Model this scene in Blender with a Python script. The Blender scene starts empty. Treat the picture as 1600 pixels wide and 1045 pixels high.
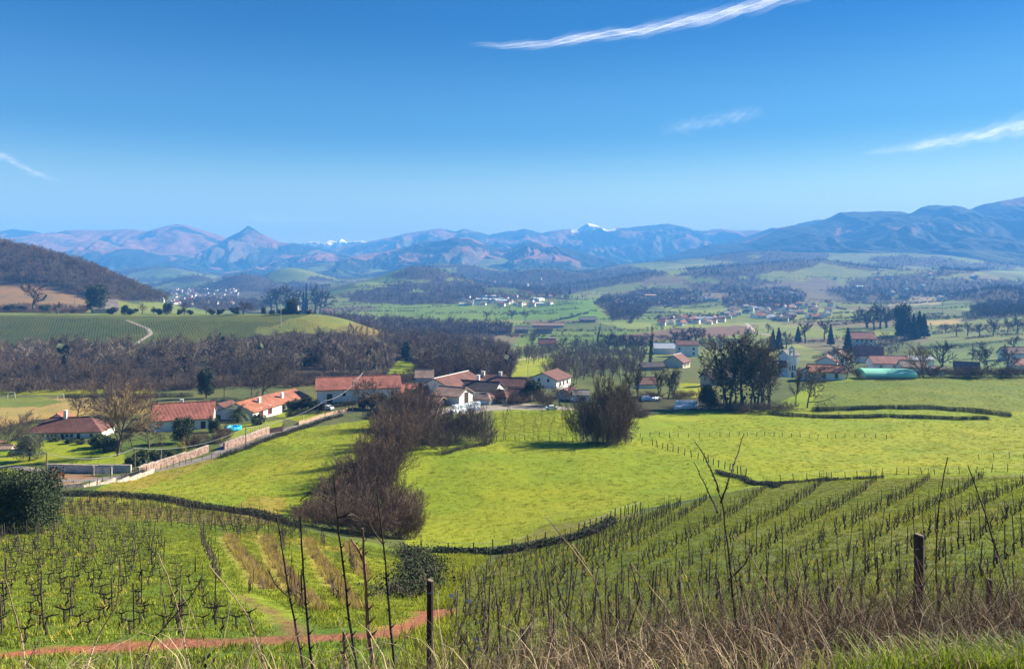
import bpy, bmesh, math, random
import numpy as np
from mathutils import Vector, Matrix
random.seed(7)
RS = np.random.RandomState(11)
scene = bpy.context.scene
R = math.radians
F = 1200.0            # focal length in pixels of the 1600 px wide photograph
CU, CV = 800.0, 420.0 # column straight ahead, row of the horizon

# ---------------------------------------------------------------- camera
cam_d = bpy.data.cameras.new('camera')
cam = bpy.data.objects.new('camera', cam_d)
scene.collection.objects.link(cam)
cam.location = (0, 0, 0)
cam.rotation_euler = (R(90), 0, 0)
cam_d.sensor_fit = 'HORIZONTAL'
cam_d.sensor_width = 36.0
cam_d.lens = 36.0 * F / 1600.0
cam_d.shift_y = -(522.5 - CV) / 1600.0
cam_d.clip_start = 0.2
cam_d.clip_end = 120000.0
scene.camera = cam

# ---------------------------------------------------------------- sky, sun, exposure
SUN_EL, SUN_AZ = R(30), R(64)          # azimuth from +Y towards +X
world = bpy.data.worlds.new('World')
scene.world = world
world.use_nodes = True
wn = world.node_tree.nodes; wl = world.node_tree.links
wn.clear()
w_out = wn.new('ShaderNodeOutputWorld'); w_bg = wn.new('ShaderNodeBackground')
w_sky = wn.new('ShaderNodeTexSky')
w_sky.sky_type = 'NISHITA'; w_sky.sun_disc = False
w_sky.sun_elevation = SUN_EL; w_sky.sun_rotation = SUN_AZ
w_sky.altitude = 0; w_sky.air_density = 1.5; w_sky.dust_density = 0.04; w_sky.ozone_density = 4.0
w_bg.inputs['Strength'].default_value = 0.115
# the deep winter blue overhead and the pale band at the horizon, all the way round
w_tc = wn.new('ShaderNodeTexCoord'); w_sep = wn.new('ShaderNodeSeparateXYZ'); w_rp = wn.new('ShaderNodeValToRGB')
wl.new(w_tc.outputs['Generated'], w_sep.inputs[0]); wl.new(w_sep.outputs['Z'], w_rp.inputs['Fac'])
SKY_S = 2.3
SKY_G = [(0.0, (0.98, 1.02, 0.92)), (0.083, (0.76, 0.88, 0.84)), (0.18, (0.21, 0.46, 0.70)), (0.316, (0.034, 0.265, 0.56)), (1.0, (0.035, 0.17, 0.42))]
while len(w_rp.color_ramp.elements) < len(SKY_G): w_rp.color_ramp.elements.new(0.5)
for e_, (p_, c_) in zip(w_rp.color_ramp.elements, SKY_G): e_.position = p_; e_.color = (*[q_ / SKY_S for q_ in c_], 1)
w_rp.color_ramp.interpolation = 'B_SPLINE' if False else 'EASE'
w_mx = wn.new('ShaderNodeMix'); w_mx.data_type = 'RGBA'; w_mx.blend_type = 'MULTIPLY'; w_mx.inputs[0].default_value = 1.0
wl.new(w_sky.outputs['Color'], w_mx.inputs[6]); wl.new(w_rp.outputs['Color'], w_mx.inputs[7])
wl.new(w_mx.outputs[2], w_bg.inputs['Color'])
wl.new(w_bg.outputs['Background'], w_out.inputs['Surface'])
sun_d = bpy.data.lights.new('sun', 'SUN')
sun_d.energy = 4.8; sun_d.angle = R(0.53); sun_d.color = (1.0, 0.93, 0.82)
sun = bpy.data.objects.new('sun', sun_d)
scene.collection.objects.link(sun)
sd = Vector((math.sin(SUN_AZ) * math.cos(SUN_EL), math.cos(SUN_AZ) * math.cos(SUN_EL), math.sin(SUN_EL)))
sun.rotation_euler = (-sd).to_track_quat('-Z', 'Y').to_euler()
scene.view_settings.view_transform = 'Standard'
scene.view_settings.look = 'None'
scene.view_settings.exposure = 1.55
scene.view_settings.gamma = 1.0
scene.view_settings.use_curve_mapping = False
cy = scene.cycles
cy.max_bounces = 5; cy.diffuse_bounces = 2; cy.glossy_bounces = 2; cy.transmission_bounces = 3
cy.volume_bounces = 1; cy.transparent_max_bounces = 12
cy.use_denoising = True
try:
    cy.denoiser = 'OPENIMAGEDENOISE'; cy.denoising_input_passes = 'RGB_ALBEDO_NORMAL'
except Exception: pass
cy.caustics_reflective = False; cy.caustics_refractive = False
cy.sample_clamp_indirect = 4.0

# ---------------------------------------------------------------- helpers: noise
_perm = np.random.RandomState(5).permutation(512)
_perm = np.concatenate([_perm, _perm, _perm])
_ga = np.random.RandomState(6).rand(512) * 2 * np.pi
_gx, _gy = np.cos(_ga), np.sin(_ga)
def pn(x, y, seed=0):
    x = np.asarray(x, float) + seed * 17.13; y = np.asarray(y, float) + seed * 7.77
    xi = np.floor(x).astype(int); yi = np.floor(y).astype(int)
    xf = x - xi; yf = y - yi
    u = xf * xf * xf * (xf * (xf * 6 - 15) + 10); v = yf * yf * yf * (yf * (yf * 6 - 15) + 10)
    def g(a, b, dx, dy):
        h = _perm[_perm[a & 511] + (b & 511)]
        return _gx[h] * dx + _gy[h] * dy
    n00 = g(xi, yi, xf, yf); n10 = g(xi + 1, yi, xf - 1, yf)
    n01 = g(xi, yi + 1, xf, yf - 1); n11 = g(xi + 1, yi + 1, xf - 1, yf - 1)
    return ((n00 * (1 - u) + n10 * u) * (1 - v) + (n01 * (1 - u) + n11 * u) * v) * 1.45
def fbm(x, y, o=4, seed=0, g=0.5):
    s = 0; a = 1.0
    for i in range(o):
        s = s + a * pn(x * 2 ** i, y * 2 ** i, seed + i); a *= g
    return s
def ridged(x, y, o=4, seed=0, g=0.5):
    s = 0; a = 1.0; t = 0
    for i in range(o):
        s = s + a * (1 - 2.2 * np.abs(pn(x * 2 ** i, y * 2 ** i, seed + i))); t += a; a *= g
    return s / t

# ---------------------------------------------------------------- helpers: objects
COL = scene.collection
def tag(o, label=None, cat=None, group=None, kind=None):
    if label: o['label'] = label
    if cat: o['category'] = cat
    if group: o['group'] = group
    if kind: o['kind'] = kind
    return o
def link(name, me, parent=None, loc=None, rz=None):
    o = bpy.data.objects.new(name, me)
    COL.objects.link(o)
    if parent: o.parent = parent
    if loc is not None: o.location = loc
    if rz is not None: o.rotation_euler = (0, 0, rz)
    return o
def empty(name, loc=(0, 0, 0), rz=0.0, sc=1.0):
    o = link(name, None); o.location = loc; o.rotation_euler = (0, 0, rz)
    o.scale = (sc, sc, sc) if not hasattr(sc, '__len__') else sc
    o.empty_display_size = 0.2
    return o
def np_mesh(name, verts, faces, mats=(), smooth=False, mat_idx=None):
    """verts (n,3); faces (m,k) array of equal size or a list of tuples"""
    me = bpy.data.meshes.new(name)
    verts = np.asarray(verts, dtype=np.float32)
    if isinstance(faces, np.ndarray) and faces.ndim == 2:
        k = faces.shape[1]; m = len(faces)
        me.vertices.add(len(verts)); me.vertices.foreach_set('co', verts.ravel())
        me.loops.add(m * k); me.loops.foreach_set('vertex_index', faces.astype(np.int32).ravel())
        me.polygons.add(m)
        me.polygons.foreach_set('loop_start', (np.arange(m) * k).astype(np.int32))
        me.polygons.foreach_set('loop_total', np.full(m, k, dtype=np.int32))
        if mat_idx is not None: me.polygons.foreach_set('material_index', np.asarray(mat_idx, dtype=np.int32))
        me.polygons.foreach_set('use_smooth', np.full(m, smooth, dtype=bool))
        me.update(calc_edges=True)
    else:
        me.from_pydata([tuple(v) for v in verts.tolist()], [], faces)
        if mat_idx is not None:
            for p, i in zip(me.polygons, mat_idx): p.material_index = i
        for p in me.polygons: p.use_smooth = smooth
        me.update()
    for m_ in mats: me.materials.append(m_)
    return me
def set_col(me, rgb, name='Col'):
    a = me.attributes.new(name, 'FLOAT_COLOR', 'POINT')
    c = np.ones((len(me.vertices), 4), dtype=np.float32); c[:, :3] = rgb
    a.data.foreach_set('color', c.ravel())
class MB:
    """collects boxes, tubes and polygons and links them as ONE mesh object"""
    def __init__(s): s.v = []; s.f = []; s.m = []
    def poly(s, pts, mi=0):
        b = len(s.v); s.v += [tuple(p) for p in pts]; s.f.append(tuple(range(b, b + len(pts)))); s.m.append(mi)
    def box(s, c, d, rz=0.0, mi=0):
        b = len(s.v); ca, sa = math.cos(rz), math.sin(rz)
        for k in (-1, 1):
            for i, j in ((-1, -1), (1, -1), (1, 1), (-1, 1)):
                x, y = i * d[0] / 2, j * d[1] / 2
                s.v.append((c[0] + x * ca - y * sa, c[1] + x * sa + y * ca, c[2] + k * d[2] / 2))
        for q in ((0, 3, 2, 1), (4, 5, 6, 7), (0, 1, 5, 4), (1, 2, 6, 5), (2, 3, 7, 6), (3, 0, 4, 7)):
            s.f.append(tuple(b + i for i in q)); s.m.append(mi)
    def prism(s, pts, off, mi=0):
        """closed solid from a polygon pushed along off"""
        b = len(s.v); n = len(pts); off = Vector(off)
        s.v += [tuple(Vector(p)) for p in pts] + [tuple(Vector(p) + off) for p in pts]
        s.f.append(tuple(b + i for i in reversed(range(n)))); s.m.append(mi)
        s.f.append(tuple(b + n + i for i in range(n))); s.m.append(mi)
        for i in range(n):
            j = (i + 1) % n
            s.f.append((b + i, b + j, b + n + j, b + n + i)); s.m.append(mi)
    def tube(s, pts, rad, n=5, mi=0, cap=True):
        pts = [Vector(p) for p in pts]
        if not hasattr(rad, '__len__'): rad = [rad] * len(pts)
        b = len(s.v)
        for i, p in enumerate(pts):
            d = (pts[min(i + 1, len(pts) - 1)] - pts[max(i - 1, 0)])
            if d.length < 1e-9: d = Vector((0, 0, 1))
            d.normalize()
            a = d.orthogonal().normalized() if abs(d.z) > 0.95 else d.cross(Vector((0, 0, 1))).normalized()
            c = d.cross(a)
            for k in range(n):
                t = 2 * math.pi * k / n
                q = p + (a * math.cos(t) + c * math.sin(t)) * rad[i]
                s.v.append(tuple(q))
        for i in range(len(pts) - 1):
            for k in range(n):
                l = (k + 1) % n
                s.f.append((b + i * n + k, b + i * n + l, b + (i + 1) * n + l, b + (i + 1) * n + k)); s.m.append(mi)
        if cap:
            s.f.append(tuple(b + k for k in reversed(range(n)))); s.m.append(mi)
            e = b + (len(pts) - 1) * n
            s.f.append(tuple(e + k for k in range(n))); s.m.append(mi)
    def mesh(s, name, mats, smooth=False):
        if not isinstance(mats, (list, tuple)): mats = [mats]
        return np_mesh(name, np.array(s.v), s.f, mats, smooth, s.m)
    def build(s, name, mats, parent=None, smooth=False, loc=None):
        return link(name, s.mesh(name, mats, smooth), parent, loc)

# ---------------------------------------------------------------- helpers: materials
def new_mat(name):
    m = bpy.data.materials.new(name); m.use_nodes = True
    nt = m.node_tree; b = nt.nodes['Principled BSDF']
    return m, nt, b
def N(nt, typ, **kw):
    n = nt.nodes.new(typ)
    for k, v in kw.items(): setattr(n, k, v)
    return n
def noise(nt, vec, scale, detail=4, rough=0.55):
    n = N(nt, 'ShaderNodeTexNoise'); n.inputs['Scale'].default_value = scale
    n.inputs['Detail'].default_value = detail; n.inputs['Roughness'].default_value = rough
    if vec is not None: nt.links.new(vec, n.inputs['Vector'])
    return n.outputs['Fac']
def ramp(nt, fac, stops):
    n = N(nt, 'ShaderNodeValToRGB'); cr = n.color_ramp
    while len(cr.elements) < len(stops): cr.elements.new(0.5)
    for e, (p, c) in zip(cr.elements, stops):
        e.position = p; e.color = (*c, 1) if hasattr(c, '__len__') else (c, c, c, 1)
    nt.links.new(fac, n.inputs['Fac'])
    return n.outputs['Color']
def mixc(nt, fac, a, b, mode='MIX'):
    n = N(nt, 'ShaderNodeMix', data_type='RGBA', blend_type=mode)
    for sock, val in ((n.inputs['Factor'], fac), (n.inputs['A'], a), (n.inputs['B'], b)):
        if isinstance(val, bpy.types.NodeSocket): nt.links.new(val, sock)
        elif hasattr(val, '__len__'): sock.default_value = (*val, 1)
        else: sock.default_value = val
    # RGBA sockets share names with other types: pick by type
    return n.outputs['Result'] if False else n.outputs[2]
def mix_rgba(nt, fac, a, b, mode='MIX'):
    n = N(nt, 'ShaderNodeMix', data_type='RGBA', blend_type=mode)
    for i, val in ((0, fac), (6, a), (7, b)):
        if isinstance(val, bpy.types.NodeSocket): nt.links.new(val, n.inputs[i])
        elif hasattr(val, '__len__'): n.inputs[i].default_value = (*val, 1)
        else: n.inputs[i].default_value = val
    return n.outputs[2]
def bump(nt, b, h, strength, dist):
    n = N(nt, 'ShaderNodeBump'); n.inputs['Strength'].default_value = strength
    n.inputs['Distance'].default_value = dist
    nt.links.new(h, n.inputs['Height']); nt.links.new(n.outputs['Normal'], b.inputs['Normal'])
def simple_mat(name, col, rough=0.9, var=0.25, scale=3.0, bumpd=0.0, bscale=20.0, spec=0.2, objrand=0.0, translucent=0.0):
    m, nt, b = new_mat(name)
    tc = N(nt, 'ShaderNodeTexCoord').outputs['Object']
    f = noise(nt, tc, scale, 5)
    lo = tuple(c * (1 - var) for c in col); hi = tuple(min(1, c * (1 + var)) for c in col)
    c = ramp(nt, f, [(0.3, lo), (0.7, hi)])
    if objrand:
        oi = N(nt, 'ShaderNodeObjectInfo').outputs['Random']
        k = ramp(nt, oi, [(0.0, 1 - objrand), (1.0, 1 + objrand)])
        c = mix_rgba(nt, 1.0, c, k, 'MULTIPLY')
    nt.links.new(c, b.inputs['Base Color'])
    b.inputs['Roughness'].default_value = rough
    b.inputs['Specular IOR Level'].default_value = spec
    if bumpd: bump(nt, b, noise(nt, tc, bscale, 4), 0.6, bumpd)
    if translucent:
        out = nt.nodes['Material Output']
        tr = N(nt, 'ShaderNodeBsdfTranslucent'); nt.links.new(c, tr.inputs['Color'])
        mx = N(nt, 'ShaderNodeMixShader'); mx.inputs[0].default_value = translucent
        nt.links.new(b.outputs[0], mx.inputs[1]); nt.links.new(tr.outputs[0], mx.inputs[2])
        nt.links.new(mx.outputs[0], out.inputs['Surface'])
    return m
# ---------------------------------------------------------------- the lie of the land
UC = np.array([-400, 0, 130, 265, 400, 520, 640, 760, 880, 1000, 1150, 1300, 1450, 1600, 2000], float)
ROWS = {   # distance in metres: row of the photograph at which the ground at that distance shows, per column of UC
 14:  [1045,1045,1045,1045,1045,1045,1045,1045,1035,1020,1005,990,975,955,930],
 20:  [985,985,985,985,985,985,985,985,975,960,945,930,915,900,880],
 30:  [920,920,922,925,932,945,955,950,930,905,885,870,855,840,815],
 45:  [860,862,864,868,875,890,905,895,868,850,832,818,805,793,775],
 60:  [822,824,826,830,838,850,868,868,845,823,805,793,782,770,755],
 75:  [790,792,793,797,810,830,845,845,825,802,785,773,764,755,742],
 90:  [785,785,783,788,800,810,822,815,803,790,765,755,748,742,732],
 105: [770,770,770,770,772,778,780,772,768,762,755,751,745,740,730],
 130: [738,738,735,735,730,722,715,715,715,718,722,725,722,718,712],
 150: [708,705,702,700,697,692,692,690,690,692,695,700,700,697,692],
 180: [672,672,670,668,668,665,665,662,662,664,668,672,673,672,670],
 215: [640,640,638,638,638,636,636,636,635,640,642,645,646,648,648],
 250: [620,618,615,615,617,615,615,612,612,618,620,615,614,616,618],
 290: [600,598,597,596,598,598,598,600,605,608,600,592,589,590,592],
 340: [575,575,572,570,574,578,586,590,592,595,590,598,597,597,595],
 400: [548,547,545,545,550,556,570,577,582,585,585,592,592,592,590],
 460: [520,518,516,516,520,528,550,565,570,573,575,582,583,583,580],
 520: [495,492,493,494,492,491,535,557,562,563,565,570,572,570,565],
 580: [488,486,488,490,492,496,535,555,556,556,556,560,560,555,550],
 650: [478,475,482,492,497,505,530,541,543,543,543,543,540,530,520],
 730: [455,452,468,492,505,515,527,531,531,531,531,530,525,517,505],
 850: [388,386,418,478,500,508,513,516,516,516,516,513,508,501,490],
 1000:[380,392,428,483,496,500,502,502,502,502,501,499,494,488,478],
 1200:[430,440,455,475,487,488,488,488,488,488,488,487,483,477,470],
 1500:[468,468,468,470,474,474,470,470,473,474,472,473,472,465,460],
 2000:[462,462,462,460,462,452,447,454,456,452,450,452,454,452,448],
 2600:[454,454,454,452,452,446,442,442,445,434,424,424,430,428,422],
 3300:[448,448,448,446,444,440,438,434,436,427,417,416,418,418,410],
 4200:[444,444,443,442,440,434,432,428,426,416,400,396,400,400,396],
 5500:[440,440,440,438,438,434,431,428,428,424,412,404,404,404,402],
 7000:[436,436,436,436,436,434,432,430,428,428,425,420,420,420,420],
 9000:[434]*15, 12000:[425]*15, 24000:[425]*15,
}
YK = np.array([-8.0, 0.0, 3.0, 6.0, 10.0] + sorted(ROWS), float)
ZK = [np.full(15, -1.55), np.full(15, -1.6),
      np.interp(UC, [0, 1300, 1700], [-1.85, -1.72, -1.68]),
      np.interp(UC, [0, 800, 1300, 1600], [-3.45, -3.4, -3.1, -2.85]),
      np.interp(UC, [0, 800, 1300, 1600], [-5.6, -5.5, -5.0, -4.5])]
for y in sorted(ROWS): ZK.append(-(np.array(ROWS[y], float) - CV) / F * y)
ZK = np.array(ZK)
# monotone cubic in t = log-ish distance
TK = np.log(YK + 20.0)
def _pchip_slopes(t, z):
    h = np.diff(t)[:, None]; d = np.diff(z, axis=0) / h
    m = np.zeros_like(z)
    w1 = 2 * h[1:] + h[:-1]; w2 = h[1:] + 2 * h[:-1]
    same = d[:-1] * d[1:] > 0
    with np.errstate(divide='ignore', invalid='ignore'):
        hm = (w1 + w2) / (w1 / d[:-1] + w2 / d[1:])
    m[1:-1] = np.where(same, hm, 0)
    m[0] = d[0]; m[-1] = d[-1]
    return m
_uf = np.arange(-420, 2021, 20.0)
_ZF = np.array([np.interp(_uf, UC, row) for row in ZK])
_k = np.exp(-np.linspace(-2, 2, 9) ** 2); _k /= _k.sum()
_ZF = np.array([np.convolve(np.pad(r, 4, mode='edge'), _k, 'valid') for r in _ZF])
_MF = _pchip_slopes(TK, _ZF)
BUMPS = [(655, 2250, 75, 230, 34), (700, 3300, 110, 300, 40), (450, 3000, 60, 260, 44), (380, 2400, 55, 200, 32),
         (560, 1900, 40, 200, 14), (790, 1750, 70, 150, 16), (905, 1330, 45, 200, 9), (300, 2900, 60, 250, 30),
         (850, 2900, 80, 250, 30), (1060, 2300, 110, 240, 20), (1260, 2500, 120, 260, 24), (1480, 2300, 110, 220, 22),
         (1180, 3500, 140, 330, 34), (1420, 3400, 130, 330, 30), (985, 3300, 90, 300, 24), (520, 4600, 120, 400, 60),
         (1560, 1500, 60, 160, 18), (240, 3900, 120, 420, 55), (780, 4600, 110, 350, 60), (1100, 1650, 60, 140, 10)]
def T(x, y, detail=True):
    """height of the ground at (x, y); the camera's eye is at 0"""
    x = np.asarray(x, float); y = np.asarray(y, float)
    yy = np.clip(y, -7.9, 23900)
    u = CU + F * x / (np.maximum(yy, -7.9) + 8.0)
    u = np.where(yy < 60, CU + (u - CU), u)
    # ease from the (y+8) fan to the true fan
    ut = CU + F * x / np.maximum(yy, 1.0)
    w = np.clip((yy - 8) / 30.0, 0, 1)
    u = u * (1 - w) + ut * w
    u = np.clip(u, -400, 2000)
    t = np.log(yy + 20.0)
    i = np.clip(np.searchsorted(TK, t, side='right') - 1, 0, len(TK) - 2)
    fu = (u + 420) / 20.0; j = np.clip(fu.astype(int), 0, len(_uf) - 2); a = fu - j
    def col(A, r): return A[r, j] * (1 - a) + A[r, j + 1] * a
    h = TK[i + 1] - TK[i]; s = (t - TK[i]) / h
    z0, z1, m0, m1 = col(_ZF, i), col(_ZF, i + 1), col(_MF, i), col(_MF, i + 1)
    z = (2 * s**3 - 3 * s**2 + 1) * z0 + (s**3 - 2 * s**2 + s) * h * m0 + (-2 * s**3 + 3 * s**2) * z1 + (s**3 - s**2) * h * m1
    for (bu, bY, su, sY, am) in BUMPS:
        z = z + am * (1.5 if bY > 1900 else 1) * np.exp(-((u - bu) / su) ** 2 - ((y - bY) / sY) ** 2)
    if detail:
        amp = np.interp(yy, [0, 10, 60, 130, 300, 800, 1500, 3000, 6000], [0.02, 0.06, 0.12, 0.5, 0.6, 0.8, 3.0, 11.0, 18.0])
        wl_ = np.interp(yy, [0, 60, 300, 1500, 6000], [3.0, 9.0, 30.0, 120.0, 500.0])
        # blend of fixed wavelengths so that the noise stays continuous
        for k, (lam, lo, hi) in enumerate(((4.0, -10, 70), (14.0, 20, 400), (60.0, 150, 2500), (330.0, 900, 30000))):
            wgt = np.clip((yy - lo) / (0.3 * abs(lo) + 10), 0, 1) * np.clip((hi - yy) / (0.4 * hi), 0, 1)
            z = z + amp * wgt * fbm(x / lam, y / lam, 3, 40 + k) * 0.7
    return z
def Tz(x, y): return float(T(np.array([x]), np.array([y]))[0])
_ysamp = np.concatenate([np.linspace(2, 120, 500), np.linspace(120.5, 700, 900), np.linspace(702, 3000, 600), np.linspace(3010, 9000, 300)])
def at(u, v, ymin=0.0, ymax=1e9):
    """the point of the ground that shows at a pixel of the photograph"""
    ys = _ysamp[(_ysamp >= ymin) & (_ysamp <= ymax)]
    xs = (u - CU) / F * ys
    d = T(xs, ys) - (-(v - CV) / F * ys)      # ground above the ray when positive
    k = np.nonzero(d > 0)[0]
    if len(k) == 0: i = int(np.argmax(d))
    else: i = int(k[0])
    if i > 0 and len(k):
        t = d[i - 1] / (d[i - 1] - d[i]) if d[i - 1] != d[i] else 0
        y = ys[i - 1] + (ys[i] - ys[i - 1]) * t
    else: y = ys[i]
    x = (u - CU) / F * y
    return Vector((x, y, Tz(x, y)))
def atY(u, Y):
    x = (u - CU) / F * Y
    return Vector((x, Y, Tz(x, Y)))

def inpoly(u, v, poly):
    u = np.asarray(u); v = np.asarray(v); ins = np.zeros(u.shape, bool)
    n = len(poly); j = n - 1
    for i in range(n):
        (x1, y1), (x2, y2) = poly[i], poly[j]
        if y1 != y2:
            c = ((y1 > v) != (y2 > v)) & (u < (x2 - x1) * (v - y1) / (y2 - y1) + x1)
            ins ^= c
        j = i
    return ins

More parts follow.
